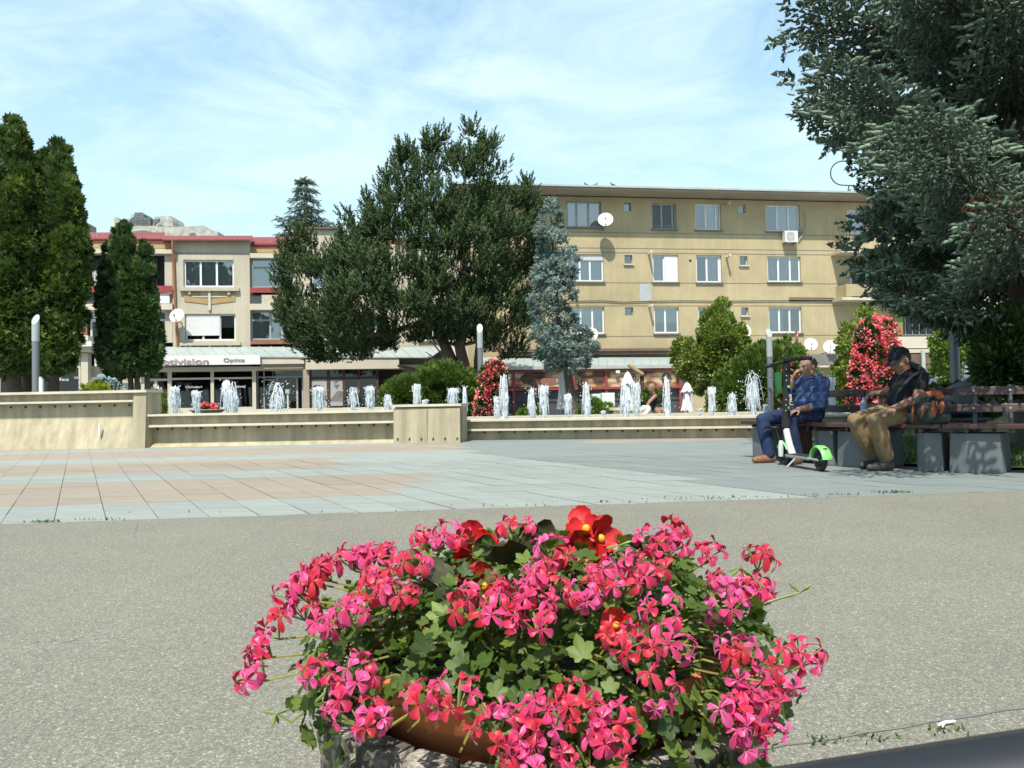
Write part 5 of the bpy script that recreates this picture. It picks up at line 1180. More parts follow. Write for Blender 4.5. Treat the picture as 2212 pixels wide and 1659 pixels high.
tw.build('dead_twigs', M['deadtwig'], SPR)['kind'] = 'stuff'
# ------------------------------------------------------------------ round bench
def wood(name, c):
    m, t, b = nodes(name); n = noise(t, 3, 6, .65, stretch=(2, 2, 14)); r = ramp(t, n.outputs[0], [(.3, sc(c, .6)), (.7, sc(c, 1.4))])
    t.links.new(r.outputs[0], b.inputs['Base Color']); b.inputs['Roughness'].default_value = .42; b.inputs['Specular IOR Level'].default_value = .5; return m
M['wood'] = wood('mahogany_slat', (.05, .02, .016))
M['granite'] = pm('grey_granite', (.15, .165, .168), .75, .16, 2.5, .25, 120)
M['bolt'] = pm('bolt_steel', (.6, .6, .6), .35, .05, 3, 0, metal=.8)
BEN = thing('bench', (RC.x-3, RC.y-1, 0), 'long curved dark wooden bench on grey granite blocks round the spruce', 'bench')
def pol(r, a, z=0): a = math.radians(a); return Vector((RC.x+r*math.cos(a), RC.y+r*math.sin(a), z))
JA = [185, 210.3, 229, 247.5, 266, 284]
def slat(r0, r1, a0, a1, z0, z1, lean=0, name='seat_slat'):
    g0, g1 = math.degrees(.006/r0), math.degrees(.006/r0)
    v = [pol(r, a, z) for z, o in ((z0, 0), (z1, lean)) for r, a in ((r0-o, a0+g0), (r1-o, a0+g0), (r1-o, a1-g1), (r0-o, a1-g1))]
    MB().hexa(v).build(name, M['wood'], BEN, bevel=.006)
for i in range(5):
    a0, a1 = JA[i], JA[i+1]
    for k in range(4): slat(3.445-.118*k, 3.55-.118*k, a0, a1, .42, .462)
    for (z0, z1) in ((.735, .818), (.562, .645)): slat(2.90-(z0-.56)*.25, 2.935-(z0-.56)*.25, a0, a1, z0, z1, .02, 'back_slat')
    for a in (a0+3.2, a1-3.2, a0+2.0 if False else (a0+a1)/2):
        mb = MB(); mb.tube([pol(3.48, a, .40), pol(2.93, a, .40), pol(2.90, a, .44), pol(2.82, a, .83)], [.02]*4, 6); mb.build('bench_bracket', M['darkframe'], BEN)
        mb = MB()
        for z in (.605, .78): c = pol(2.945-(z-.56)*.25, a, z); n_ = (pol(3.9, a)-pol(2.9, a)).normalized(); mb.tube([c, c+n_*.012], .011, 8)
        mb.build('bolt', M['bolt'], BEN)
    for a in (a0+4.5, a0+6.8, a1-6.8, a1-4.5):
        mb = MB(); p = pol(3.36, a, .38); mb.tube([pol(3.36, a, .36), pol(3.36, a, .42)], .018, 6); mb.build('bench_post', M['darkframe'], BEN)
def block(a, t0, t1, r0=2.92, r1=3.42, h=.375):
    c = pol(1, a)-RC; n_ = c.normalized(); t_ = Vector((-n_.y, n_.x, 0)); q = []
    for z, k in ((0, 1.0), (h, .93)):
        mid = (t0+t1)/2
        for r, s_ in ((r0, t0), (r1, t0), (r1+.03, t0+(t1-t0)*.36), (r1-.02, t1), (r0, t1)):
            s2 = mid+(s_-mid)*k; v = RC+n_*r+t_*s2; v.z = z; q.append(v)
    MB().add(q, [(4, 3, 2, 1, 0), (5, 6, 7, 8, 9)]+[(i, (i+1) % 5, (i+1) % 5+5, i+5) for i in range(5)]).build('granite_block', M['granite'], BEN, bevel=.008)
block(JA[0], .05, .32)
for a in JA[1:]: block(a, -.25, -.025); block(a, .03, .47)
mb = MB()
for k in range(9): p = pol(3.30, 198+k*.62); mb.box(p.x-.014, p.x+.014, p.y-.012, p.y+.012, .0, .40)
mb.build('under_seat_panel', M['wood'], BEN)['kind'] = 'stuff'
# second bench seen far behind under the seat
b2 = thing('bench', tuple(gp(2010, 945)), 'distant bench on steel legs seen under the near bench seat', 'bench')
p = gp(2010, 944); mb = MB(); mb.box(p.x-.9, p.x+.6, p.y-.2, p.y+.25, .36, .42); mb.build('seat', M['wood'], b2)
for dx_ in (-.75, .08): MB().box(p.x+dx_-.04, p.x+dx_+.04, p.y-.12, p.y+.1, -.02, .36).build('leg', M['steel'], b2)

# ------------------------------------------------------------------ figures
class Fig:
    def __init__(s): s.mb = MB(); s.prims = []
    def cap(s, a, b, ra, rb, m):
        a = Vector(a); b = Vector(b); n = 6; d = (b-a)
        path = []; rad = []; dn = d.normalized() if d.length > 1e-6 else Vector((0, 0, 1))
        for i in range(4): th = PI/2*(i+.12)/4; path.append(a-dn*ra*math.cos(th)); rad.append(ra*math.sin(th))
        for i in range(n+1): path.append(a+d*i/n); rad.append(ra+(rb-ra)*i/n)
        for i in range(4): th = PI/2*(1-(i+1-.12)/4); path.append(b+dn*rb*math.cos(th)); rad.append(rb*math.sin(th))
        s.mb.tube(path, rad, 14); s.prims.append(('c', np.array(a), np.array(b), ra, rb, m)); return s
    def chain(s, pts, rads, m):
        for i in range(len(pts)-1): s.cap(pts[i], pts[i+1], rads[i], rads[i+1], m)
        return s
    def ell(s, c, r, m, R=None):
        R = R or Matrix.Identity(3); s.mb.sphere(c, r, seg=18, rings=12, R=R); s.prims.append(('e', np.array(c), np.array(R), np.array(r), 0, m)); return s
    def hand(s, w, d, n_, m, curl=.5, L=1.0):
        w = Vector(w); d = Vector(d).normalized(); n_ = Vector(n_); n_ = (n_-d*n_.dot(d)).normalized(); sd = d.cross(n_)
        R = Matrix((sd, d, n_)).transposed(); s.ell(w+d*.048*L, (.041*L, .05*L, .017*L), m, R)
        for i, fl in enumerate((.068, .078, .072, .056)):
            p = w+d*(.088 if i in (1, 2) else .082)*L+sd*(.030-.0195*i)*L; q = d; path = [p]
            for k in range(3):
                ang = curl*(.7+.4*k)*.75; q = (q*math.cos(ang)+n_*math.sin(ang)).normalized(); path.append(path[-1]+q*fl*L*(.42, .33, .25)[k])
            s.chain(path, [.0092*L, .009*L, .0083*L, .0072*L], m)
        p = w+d*.02*L+sd*.034*L; q = (d*.6+sd*.7+n_*.35).normalized(); q2 = (d*.9+sd*.1+n_*.5).normalized()
        s.chain([p, p+q*.036*L, p+q*.036*L+q2*.03*L, p+q*.036*L+q2*.052*L], [.013*L, .0115*L, .010*L, .008*L], m); return s
    def build(s, name, parent, mats, voxel=.0085, smooth=5):
        me = bpy.data.meshes.new(name); me.from_pydata(s.mb.v, [], s.mb.f); me.update()
        o = bpy.data.objects.new('tmp', me); COL.objects.link(o)
        rm = o.modifiers.new('r', 'REMESH'); rm.mode = 'VOXEL'; rm.voxel_size = voxel; rm.use_smooth_shade = True
        sm = o.modifiers.new('s', 'SMOOTH'); sm.factor = .5; sm.iterations = smooth
        dg = bpy.context.evaluated_depsgraph_get(); m2 = bpy.data.meshes.new_from_object(o.evaluated_get(dg)); bpy.data.objects.remove(o)
        nf = len(m2.polygons); C = np.empty(nf*3, np.float32); m2.polygons.foreach_get('center', C); C = C.reshape(-1, 3).astype(float)
        best = np.full(nf, 1e9); lab = np.zeros(nf, np.int32)
        for p in s.prims:
            if p[0] == 'c':
                a, b_, ra, rb, m = p[1:]; ab = b_-a; t_ = np.clip(((C-a)@ab)/max(ab@ab, 1e-9), 0, 1); d = np.linalg.norm(C-a-t_[:, None]*ab, axis=1)-(ra+(rb-ra)*t_)
            else:
                _, c, R, r, _, m = p; q = (C-c)@R; k = np.linalg.norm(q/r, axis=1); d = (k-1)*min(r)
            k = d < best; best[k] = d[k]; lab[k] = m
        off = org(parent); v = np.empty(len(m2.vertices)*3, np.float32); m2.vertices.foreach_get('co', v); v = v.reshape(-1, 3)-np.array(off, np.float32); m2.vertices.foreach_set('co', v.ravel())
        m2.materials.clear()
        for m in mats: m2.materials.append(m)
        m2.polygons.foreach_set('material_index', lab); m2.polygons.foreach_set('use_smooth', np.ones(nf, bool)); m2.update()
        return link(name, m2, parent)
M['skin'] = pm('skin_tan', (.34, .19, .125), .55, .12, 7, .1, 120, spec=.35); M['skin2'] = pm('skin_tanned', (.27, .145, .095), .55, .12, 7, .1, 120, spec=.35)
def cloth(name, c, var=.2, plaid=None):
    m = pm(name, c, .92, var, 9, .55, 22, spec=.15)
    if plaid:
        t = m.node_tree; b = t.nodes['Principled BSDF']; src = b.inputs['Base Color'].links[0].from_socket
        tcx = t.nodes.new('ShaderNodeTexCoord'); fac = None
        for ax in ('X', 'Z'):
            w = t.nodes.new('ShaderNodeTexWave'); w.bands_direction = ax; w.inputs['Scale'].default_value = 4.2; w.inputs['Distortion'].default_value = .6
            t.links.new(tcx.outputs['Object'], w.inputs['Vector']); r = ramp(t, w.outputs[0], [(.80, (0, 0, 0)), (.95, (1, 1, 1))])
            if fac is None: fac = r.outputs[0]
            else:
                mm = t.nodes.new('ShaderNodeMixRGB'); mm.blend_type = 'LIGHTEN'; mm.inputs[0].default_value = 1; t.links.new(fac, mm.inputs[1]); t.links.new(r.outputs[0], mm.inputs[2]); fac = mm.outputs[0]
        mx = t.nodes.new('ShaderNodeMixRGB'); t.links.new(fac, mx.inputs[0]); t.links.new(src, mx.inputs[1]); mx.inputs[2].default_value = (*plaid, 1); t.links.new(mx.outputs[0], b.inputs['Base Color'])
    return m
M['shirt'] = cloth('blue_plaid_shirt', (.048, .075, .175), .18, (.062, .095, .21)); M['jeans'] = cloth('navy_jeans', (.028, .042, .095), .3)
M['shoe_brown'] = pm('brown_leather', (.26, .12, .06), .5, .2, 9, .1); M['hair'] = pm('dark_hair', (.03, .022, .018), .7, .4, 30, .6, 90, stretch=(1, 1, 3)); M['hairgrey'] = pm('greying_hair', (.10, .085, .075), .7, .4, 30, .6, 90)
M['tee'] = cloth('black_tshirt', (.016, .016, .02), .3); M['vest'] = cloth('charcoal_vest', (.034, .035, .04), .2); M['khaki'] = cloth('khaki_trousers', (.26, .175, .095), .2); M['shoe_dark'] = pm('dark_shoe', (.05, .045, .042), .6, .2, 9, .1)
M['cap'] = cloth('navy_cap', (.018, .018, .028), .2); M['eye'] = pm('eye_white', (.32, .28, .25), .3, .02, 3, 0); M['sole'] = pm('shoe_sole', (.12, .10, .08), .7)
def head(F, c, fwd, up, skin, sc_=1.0, hair=None):
    """skull, jaw, nose, brow, ears; fwd is where the face points"""
    f = Vector(fwd).normalized(); u = Vector(up); u = (u-f*u.dot(f)).normalized(); l = u.cross(f); c = Vector(c); k = sc_
    R = Matrix((f, l, u)).transposed(); P = lambda a, b_, d: c+f*a*k+l*b_*k+u*d*k
    F.ell(P(-.008, 0, .035), (.098*k, .077*k, .088*k), skin, R); F.ell(P(.028, 0, -.035), (.066*k, .060*k, .078*k), skin, R)
    F.cap(P(.045, 0, -.098), P(.066, 0, -.092), .026*k, .021*k, skin); F.cap(P(.0, .045, -.07), P(.055, .016, -.096), .024*k, .018*k, skin); F.cap(P(.0, -.045, -.07), P(.055, -.016, -.096), .024*k, .018*k, skin)
    F.cap(P(.088, 0, .012), P(.112, 0, -.030), .011*k, .0155*k, skin); F.ell(P(.100, .010, -.032), (.012*k, .010*k, .009*k), skin, R); F.ell(P(.100, -.010, -.032), (.012*k, .010*k, .009*k), skin, R)
    F.cap(P(.083, .040, .024), P(.090, -.040, .024), .011*k, .011*k, skin)
    F.cap(P(.086, .019, -.060), P(.086, -.019, -.060), .008*k, .008*k, skin); F.cap(P(.082, .017, -.072), P(.082, -.017, -.072), .0085*k, .0085*k, skin)
    F.ell(P(.052, .047, -.022), (.025*k, .018*k, .022*k), skin, R); F.ell(P(.052, -.047, -.022), (.025*k, .018*k, .022*k), skin, R)
    for s_ in (1, -1): F.ell(P(-.012, .079*s_, -.012), (.019*k, .010*k, .031*k), skin, R)
    return P, R, f, l, u
def eyes(P, R, parent, k=1.0):
    for s_ in (1, -1):
        mb = MB(); mb.sphere(P(.080, .031*s_, .004), (.007, .010, .006), 0, 10, 6, R); mb.sphere(P(.0875, .031*s_, .003), (.005, .006, .0055), 1, 8, 5, R); mb.build('eye', [M['eye'], M['hair']], parent, smooth=True)
        mb = MB(); mb.tube([P(.088, .014*s_, .027), P(.090, .032*s_, .034), P(.078, .050*s_, .028)], [.004, .005, .003], 6); mb.build('eyebrow', M['hair'], parent)
def shell(name, parent, P, R, c, r, keep, mat, seed=0):
    """cap of hair: part of an ellipsoid surface"""
    rg = random.Random(seed); V = []; Fc = []; n, m_ = 26, 16
    for i in range(m_+1):
        for j in range(n):
            th = PI*i/m_; ph = 2*PI*j/n; d = Vector((math.sin(th)*math.cos(ph), math.sin(th)*math.sin(ph), math.cos(th))); w = 1+rg.uniform(-.02, .03)
            V.append((d, P(c[0]+d.x*r[0]*w, c[1]+d.y*r[1]*w, c[2]+d.z*r[2]*w)))
    for i in range(m_):
        for j in range(n):
            q = [i*n+j, (i+1)*n+j, (i+1)*n+(j+1) % n, i*n+(j+1) % n]; d = sum((V[k][0] for k in q), Vector())/4
            if keep(d): Fc.append(tuple(q))
    return MB().add([tuple(v[1]) for v in V], Fc).build(name, mat, parent, smooth=True)

# --- man in the blue shirt
SK, SH, JN, SO = 0, 1, 2, 3
P1 = thing('person', (3.2, 8.8, 0), 'balding man in blue shirt and jeans sitting behind the scooter, hand at his mouth', 'person')
F = Fig(); hipL, hipR = pt(1752, 897, 8.72), pt(1745, 895, 9.0); kL, kR = pt(1703, 905, 8.52), pt(1647, 906, 8.9); aL, aR = pt(1722, 986, 8.56), pt(1661, 984, 8.84)
F.cap(hipL, hipR, .135, .135, JN); F.chain([hipL, hipL.lerp(kL, .5)+Vector((0, 0, .012)), kL], [.115, .095, .073], JN); F.chain([hipR, hipR.lerp(kR, .5)+Vector((0, 0, .012)), kR], [.115, .095, .073], JN)
F.chain([kL, kL.lerp(aL, .35), aL+Vector((0, 0, .02))], [.074, .078, .066], JN); F.chain([kR, kR.lerp(aR, .35), aR+Vector((0, 0, .02))], [.074, .078, .066], JN)
def shoe(F, ankle, toe, m, h=.045):
    ankle = Vector(ankle); toe = Vector(toe); heel = Vector((ankle.x, ankle.y, h))-(Vector((toe.x-ankle.x, toe.y-ankle.y, 0)).normalized()*.045); toe = Vector((toe.x, toe.y, h*.85))
    F.cap(heel, toe.lerp(heel, .25), h, h*1.02, m); F.cap(toe.lerp(heel, .3), toe, h*1.02, h*.8, m); F.cap((ankle.x, ankle.y, .1), (heel.x*.4+ankle.x*.6, heel.y*.4+ankle.y*.6, .05), .045, .045, m)
fR = Vector((-.93, -.3, 0)).normalized(); fL = Vector((-.75, -.66, 0)).normalized()
aR0 = Vector((aR.x, aR.y, .09)); aL0 = Vector((aL.x, aL.y, .09))
F.cap(aR+Vector((0, 0, .03)), (aR.x, aR.y, .09), .042, .04, SO); F.cap(aL+Vector((0, 0, .03)), (aL.x, aL.y, .09), .042, .04, SO)
shoe(F, aR0, aR0+fR*.19, SO); shoe(F, aL0, aL0+fL*.19, SO)
pel = hipL.lerp(hipR, .5); tf = Vector((-.94, -.34, 0)); tl = Vector((.34, -.94, 0)); tu = Vector((0, 0, 1))
RT = Matrix((tf, tl, tu)).transposed()
F.ell(pel+Vector((.0, 0, .02)), (.165, .18, .13), JN, RT)
belly = pt(1748, 872, 8.84); chest = pt(1757, 838, 8.86); neck = pt(1752, 812, 8.84)
F.ell(belly, (.165, .175, .15), SH, RT); F.ell(chest, (.135, .185, .19), SH, RT); F.ell(belly.lerp(chest, .5), (.155, .18, .16), SH, RT)
sL, sR = pt(1779, 826, 8.69), pt(1738, 821, 9.03)
F.cap(sL, sR, .068, .068, SH); F.cap(sL.lerp(sR, .5)+Vector((0, 0, .01)), neck, .085, .062, SH)
eL, wL = pt(1776, 876, 8.62), pt(1724, 884, 8.49); hL = pt(1705, 893, 8.45)
F.chain([sL, sL.lerp(eL, .5), eL], [.072, .062, .056], SH); F.cap(eL, eL.lerp(wL, .42), .055, .05, SH); F.cap(eL.lerp(wL, .40), wL, .043, .029, SK)
F.hand(wL, hL-wL, Vector((0, 0, -1)), SK, .35)
eR, wR = pt(1708, 851, 8.98), pt(1713, 816, 8.9)
F.chain([sR, sR.lerp(eR, .5), eR], [.07, .06, .054], SH); F.cap(eR, eR.lerp(wR, .28), .052, .048, SH); F.cap(eR.lerp(wR, .25), wR, .042, .028, SK)
F.hand(wR, pt(1721, 801, 8.85)-wR, Vector((.9, -.3, .1)), SK, 1.15)
hc = pt(1745.5, 792, 8.83); F.cap(neck-Vector((0, 0, .03)), hc+Vector((.02, 0, -.05)), .060, .056, SK)
fw = Vector((-.93, -.30, -.16)); hP, hR, *_ = head(F, hc, fw, Vector((-.1, 0, 1)), SK, 1.0)
F.build('body', P1, [M['skin'], M['shirt'], M['jeans'], M['shoe_brown']])
eyes(hP, hR, P1); shell('hair', P1, hP, hR, (-.012, 0, .032), (.103, .083, .092), lambda d: d.x < .12 and -.75 < d.z < .62, M['hairgrey'], 1)
mb = MB(); mb.tube([pt(1776, 806, 8.66), pt(1758, 822, 8.62), pt(1735, 850, 8.62), pt(1710, 880, 8.66), pt(1702, 888, 8.7)], [.012]*5, 6, flat=.35); mb.build('bag_strap', M['black'], P1)
mb = MB(); mb.tube([pt(1754, 816, 8.72), pt(1744, 820, 8.68), pt(1735, 816, 8.75)], [.03, .026, .02], 8, flat=.5); mb.build('collar', M['shirt'], P1)
# paper cup / white pouch by the strap
th = thing('paper_cup', tuple(pt(1697, 884, 8.78)), 'white crumpled paper cup on the blue shirted man lap', 'cup'); c = pt(1700, 884, 8.78)
MB().lathe([(.0, 0), (.03, 0), (.042, .1), (.038, .1), (.026, .01)], c-Vector((0, 0, .03)), 14).build('cup', M['white'], th, smooth=True)

# --- man with the cap
P2 = thing('person', (3.9, 7.8, 0), 'man in black vest, khaki trousers and dark cap looking down on the bench', 'person')
F = Fig(); hipL, hipR = pt(1970, 893, 7.72), pt(1958, 889, 7.98); kL, kR = pt(1893, 909, 7.58), pt(1848, 908, 7.86); aL, aR = pt(1914, 990, 7.66), pt(1886, 986, 7.92)
F.cap(hipL, hipR, .135, .135, JN); F.chain([hipL, hipL.lerp(kL, .5)+Vector((0, 0, .015)), kL], [.12, .102, .08], JN); F.chain([hipR, hipR.lerp(kR, .5)+Vector((0, 0, .015)), kR], [.12, .102, .08], JN)
F.chain([kL, kL.lerp(aL, .3), kL.lerp(aL, .8), aL+Vector((0, 0, .03))], [.081, .09, .078, .074], JN); F.chain([kR, kR.lerp(aR, .3), kR.lerp(aR, .8), aR+Vector((0, 0, .03))], [.081, .09, .078, .074], JN)
fd = Vector((-.97, -.24, 0)).normalized(); aL0 = Vector((aL.x, aL.y, .09)); aR0 = Vector((aR.x, aR.y, .09))
F.cap(aL+Vector((0, 0, .03)), aL0, .044, .042, SO); F.cap(aR+Vector((0, 0, .03)), aR0, .044, .042, SO)
shoe(F, aL0+fd*.0, aL0+fd*.19, SO); shoe(F, aR0, aR0+Vector((-.9, -.42, 0))*.16, SO)
tf = Vector((-.95, -.30, -.0)).normalized(); tl = Vector((.30, -.95, 0)).normalized(); lean = Vector((-.10, -.02, 1)).normalized(); RT = Matrix((tf, tl, tu)).transposed()
pel = hipL.lerp(hipR, .5); F.ell(pel+Vector((.0, 0, .02)), (.165, .18, .13), JN, RT)
belly = pt(1955, 866, 7.84); chest = pt(1964, 832, 7.86); neck = pt(1962, 800, 7.86)
F.ell(belly, (.165, .175, .155), SH, RT); F.ell(chest, (.145, .19, .19), SH, RT); F.ell(belly.lerp(chest, .5), (.16, .185, .16), SH, RT)
sL, sR = pt(1990, 816, 7.68), pt(1948, 812, 8.05)
F.cap(sL, sR, .072, .072, SH); F.cap(sL.lerp(sR, .5)+Vector((0, 0, .01)), neck, .09, .066, SH)
eL, wL = pt(1982, 862, 7.60), pt(1930, 882, 7.48); hL = pt(1913, 889, 7.45)
F.chain([sL, sL.lerp(eL, .45)], [.078, .07], SH); F.chain([sL.lerp(eL, .42), eL], [.054, .047], SK); F.chain([eL, eL.lerp(wL, .3), wL], [.047, .047, .030], SK); F.hand(wL, hL-wL, Vector((.1, .2, -1)), SK, .55)
eR, wR = pt(1915, 850, 8.16), pt(1884, 850, 8.16)
F.chain([sR, sR.lerp(eR, .5)], [.076, .066], SH); F.chain([sR.lerp(eR, .45), eR], [.054, .046], SK); F.chain([eR, wR], [.045, .03], SK); F.hand(wR, pt(1868, 861, 8.14)-wR, Vector((.5, -.2, -.9)), SK, .7)
hc = pt(1945, 780, 7.84); F.cap(neck-Vector((0, 0, .04)), hc+Vector((.03, 0, -.05)), .066, .060, SK)
fw = Vector((-.88, -.24, -.42)); hP, hR, hf, hl, hu = head(F, hc, fw, Vector((-.2, 0, 1)), SK, 1.04)
F.build('body', P2, [M['skin2'], M['tee'], M['khaki'], M['shoe_dark']])
eyes(hP, hR, P2); shell('hair', P2, hP, hR, (-.014, 0, .02), (.104, .084, .095), lambda d: d.x < -.05 and -.75 < d.z < .3, M['hair'], 2)
cp = shell('cap', P2, hP, hR, (-.006, 0, .052), (.112, .092, .092), lambda d: d.z > -.08, M['cap'], 3)
mb = MB(); vs = []
for i in range(9):
    a = -PI/2*.8+PI*.8*i/8; vs += [tuple(hP(.104*math.cos(a)-.004, .088*math.sin(a), .050)), tuple(hP(.104*math.cos(a)+.078*math.cos(a)**.7 if math.cos(a) > 0 else 0, .082*math.sin(a), .034-.012*math.cos(a)))]
vs2 = [(x, y, z_-.005) for x, y, z_ in vs]
mb.add(vs+vs2, [(2*i, 2*i+1, 2*i+3, 2*i+2) for i in range(8)]+[(18+2*i, 18+2*i+2, 18+2*i+3, 18+2*i+1) for i in range(8)]+[(2*i+1, 18+2*i+1, 18+2*i+3, 2*i+3) for i in range(8)]); mb.build('cap_peak', M['cap'], P2, smooth=True)
mb = MB(); mb.tube([pt(1993, 800, 7.66), pt(1980, 792, 7.74), pt(1968, 786, 7.9), pt(1955, 796, 8.0)], [.035, .045, .045, .03], 10, flat=.6)
mb.tube([pt(1990, 802, 7.66), pt(1970, 812, 7.64), pt(1950, 832, 7.64), pt(1938, 850, 7.66), pt(1932, 872, 7.68)], [.032, .028, .022, .016, .012], 8, flat=.45); mb.tube([pt(1955, 798, 8.0), pt(1938, 814, 7.98), pt(1926, 840, 7.92), pt(1912, 872, 7.9)], [.03, .028, .022, .012], 8, flat=.5)
mb.build('vest_hood', M['vest'], P2, smooth=True)
# bottle in the hand
m, t, b = nodes('bottle_plastic'); b.inputs['Base Color'].default_value = (.55, .68, .8, 1); b.inputs['Transmission Weight'].default_value = .7; b.inputs['Roughness'].default_value = .12; b.inputs['IOR'].default_value = 1.2; M['bottle'] = m
c = pt(1866, 893, 8.12); BT = thing('water_bottle', tuple(c), 'small clear plastic bottle held by the capped man', 'bottle')
MB().lathe([(0, 0), (.03, 0), (.033, .02), (.031, .06), (.033, .1), (.026, .125), (.013, .14), (.013, .15)], c, 16).build('body', M['bottle'], BT, smooth=True)
MB().lathe([(.034, .045), (.0345, .045), (.0345, .095), (.034, .095)], c, 16).build('label', pm('bottle_label', (.2, .35, .62), .5, .3, 14, 0), BT); MB().lathe([(0, .168), (.015, .168), (.015, .148), (0, .148)], c, 12).build('lid', pm('bottle_cap', (.1, .25, .6), .5), BT)

# --- backpack
M['orange'] = pm('orange_fabric', (.33, .085, .022), .85, .2, 8, .4, 40); M['bagblack'] = pm('black_fabric', (.02, .02, .021), .85, .3, 8, .4, 40); M['bagdark'] = pm('dark_green_fabric', (.035, .045, .04), .85, .2, 8, .4, 40)
c = pt(2008, 914, 7.45); c.z = .465
BP = thing('backpack', tuple(c), 'orange and black backpack on the bench beside the capped man', 'backpack')
F = Fig(); ax = Vector((.85, -.5, 0)).normalized(); ay = Vector((.5, .85, 0)); R = Matrix((ax, ay, tu)).transposed()
F.ell(c+Vector((0, 0, .15)), (.155, .11, .16), 0, R); F.cap(c+ax*.11+Vector((0, 0, .06)), c-ax*.12+Vector((0, 0, .06)), .075, .075, 2); F.cap(c+ax*.10+Vector((0, 0, .16)), c-ax*.09+Vector((0, 0, .15)), .1, .09, 0); F.cap(c+ax*.06+Vector((0, 0, .25)), c-ax*.03+Vector((0, 0, .24)), .075, .07, 1)
F.ell(c-ay*.1-ax*.02+Vector((0, 0, .11)), (.085, .05, .10), 2, R)
F.build('body', BP, [M['bagblack'], M['orange'], M['bagdark']], .008, 4)
for (dx_, w_, z0_, z1_, bulge) in ((-.055, .022, .05, .20, .155), (.035, .03, .06, .22, .145), (.10, .022, .10, .22, .13), (-.145, .012, .02, .22, .10)):
    mb = MB(); mb.tube([c+ax*dx_-ay*(bulge-.03)+Vector((0, 0, z0_)), c+ax*(dx_+.01)-ay*bulge+Vector((0, 0, (z0_+z1_)/2)), c+ax*(dx_+.02)-ay*(bulge-.045)+Vector((0, 0, z1_))], [w_*.5, w_, w_*.6], 10, flat=.35); mb.build('orange_panel', M['orange'], BP, smooth=True)
for (dx_, tilt) in ((-.01, .05), (.07, -.02)):
    mb = MB(); mb.tube([c+ax*(dx_-tilt)-ay*.15+Vector((0, 0, .03)), c+ax*dx_-ay*.16+Vector((0, 0, .13)), c+ax*(dx_+tilt)-ay*.09+Vector((0, 0, .27))], [.011]*3, 6, flat=.4); mb.build('strap', M['bagblack'], BP)
mb = MB(); mb.tube([c-ax*.13-ay*.1+Vector((0, 0, .18)), c-ax*.05-ay*.13+Vector((0, 0, .22)), c+ax*.06-ay*.1+Vector((0, 0, .27))], [.014]*3, 6, flat=.4); mb.tube([c+ax*.04+Vector((0, 0, .31)), c+ax*.02+Vector((0, 0, .35)), c-ax*.02+Vector((0, 0, .31))], .009, 6); mb.build('strap', M['bagblack'], BP)

# --- electric scooter
M['lime'] = pm('lime_green_plastic', (.22, .62, .16), .4, .05, 3, 0); M['scootwhite'] = pm('scooter_white', (.72, .73, .72), .35, .04, 3, 0); M['rubber'] = pm('tyre_rubber', (.022, .022, .022), .8, .2, 14, .2)
M['alu'] = pm('scooter_deck', (.45, .46, .45), .4, .08, 4, 0, metal=.5)
rear = gp(1769, 1013); rear = Vector((3.075, 7.72, 0)); hd = math.radians(96.5)
SCO = thing('electric_scooter', tuple(rear), 'white and lime green electric scooter parked before the blue shirted man', 'scooter', rotz=hd); SCO.location = rear; ORG[SCO] = Vector((0, 0, 0))
WB = .76
for x_ in (0, WB):
    mb = MB(); prof = []
    for i in range(13): a = 2*PI*i/12; prof.append((.088+.024*math.cos(a), .026*math.sin(a)))
    mb.lathe(prof, (x_, 0, .112), 28, axis=(0, 1, 0)); w = mb.build('wheel', M['rubber'], SCO, smooth=True)
    MB().lathe([(0, -.02), (.03, -.024), (.06, -.012), (.068, 0), (.06, .012), (.03, .024), (0, .02)], (x_, 0, .112), 20, axis=(0, 1, 0)).build('hub', M['bagblack'], w, smooth=True)
mb = MB(); mb.box(.12, WB-.14, -.075, .075, .10, .135); mb.build('deck', M['alu'], SCO, bevel=.012); MB().box(.13, WB-.15, -.07, .07, .136, .141).build('deck_mat', M['rubber'], SCO)
mb = MB(); mb.tube([(-.05, 0, .112), (.13, 0, .118)], .022, 8); mb.tube([(-.02, -.04, .112), (.13, -.05, .118)], .012, 6); mb.tube([(-.02, .04, .112), (.13, .05, .118)], .012, 6); mb.build('rear_fork', M['alu'], SCO)
def arcfender(x_, a0, a1, r, w, th_, mat, name):
    mb = MB(); vs = []; n = 12
    for i in range(n+1):
        a = math.radians(a0+(a1-a0)*i/n)
        for rr, yy in ((r, -w), (r+.012, -w*.6), (r+.014, w*.6), (r, w), (r-th_, w*.9), (r-th_, -w*.9)): vs.append((x_+rr*math.cos(a), yy, .112+rr*math.sin(a)))
    f = []
    for i in range(n):
        for j in range(6): a = i*6+j; b_ = i*6+(j+1) % 6; f.append((a, b_, b_+6, a+6))
    f += [tuple(range(6))[::-1], tuple(n*6+j for j in range(6))]
    mb.add(vs, f); return mb.build(name, mat, SCO, smooth=True)
arcfender(0, 10, 175, .135, .052, .012, M['lime'], 'rear_fender'); arcfender(WB, 35, 150, .135, .045, .01, M['lime'], 'front_fender')
MB().box(-.1, -.06, -.02, .02, .215, .235).build('tail_lamp', M['bagblack'], SCO)
mb = MB(); mb.tube([(WB-.17, 0, .125), (WB-.10, 0, .24), (WB-.045, 0, .37), (WB-.035, 0, .42)], [.04, .036, .036, .036], 10); mb.build('neck', M['scootwhite'], SCO, smooth=True)
for s_ in (-1, 1):
    mb = MB(); mb.tube([(WB, s_*.05, .10), (WB-.01, s_*.052, .2), (WB-.02, s_*.05, .27)], [.026, .03, .024], 8); mb.build('fork_cover', M['scootwhite'], SCO, smooth=True)
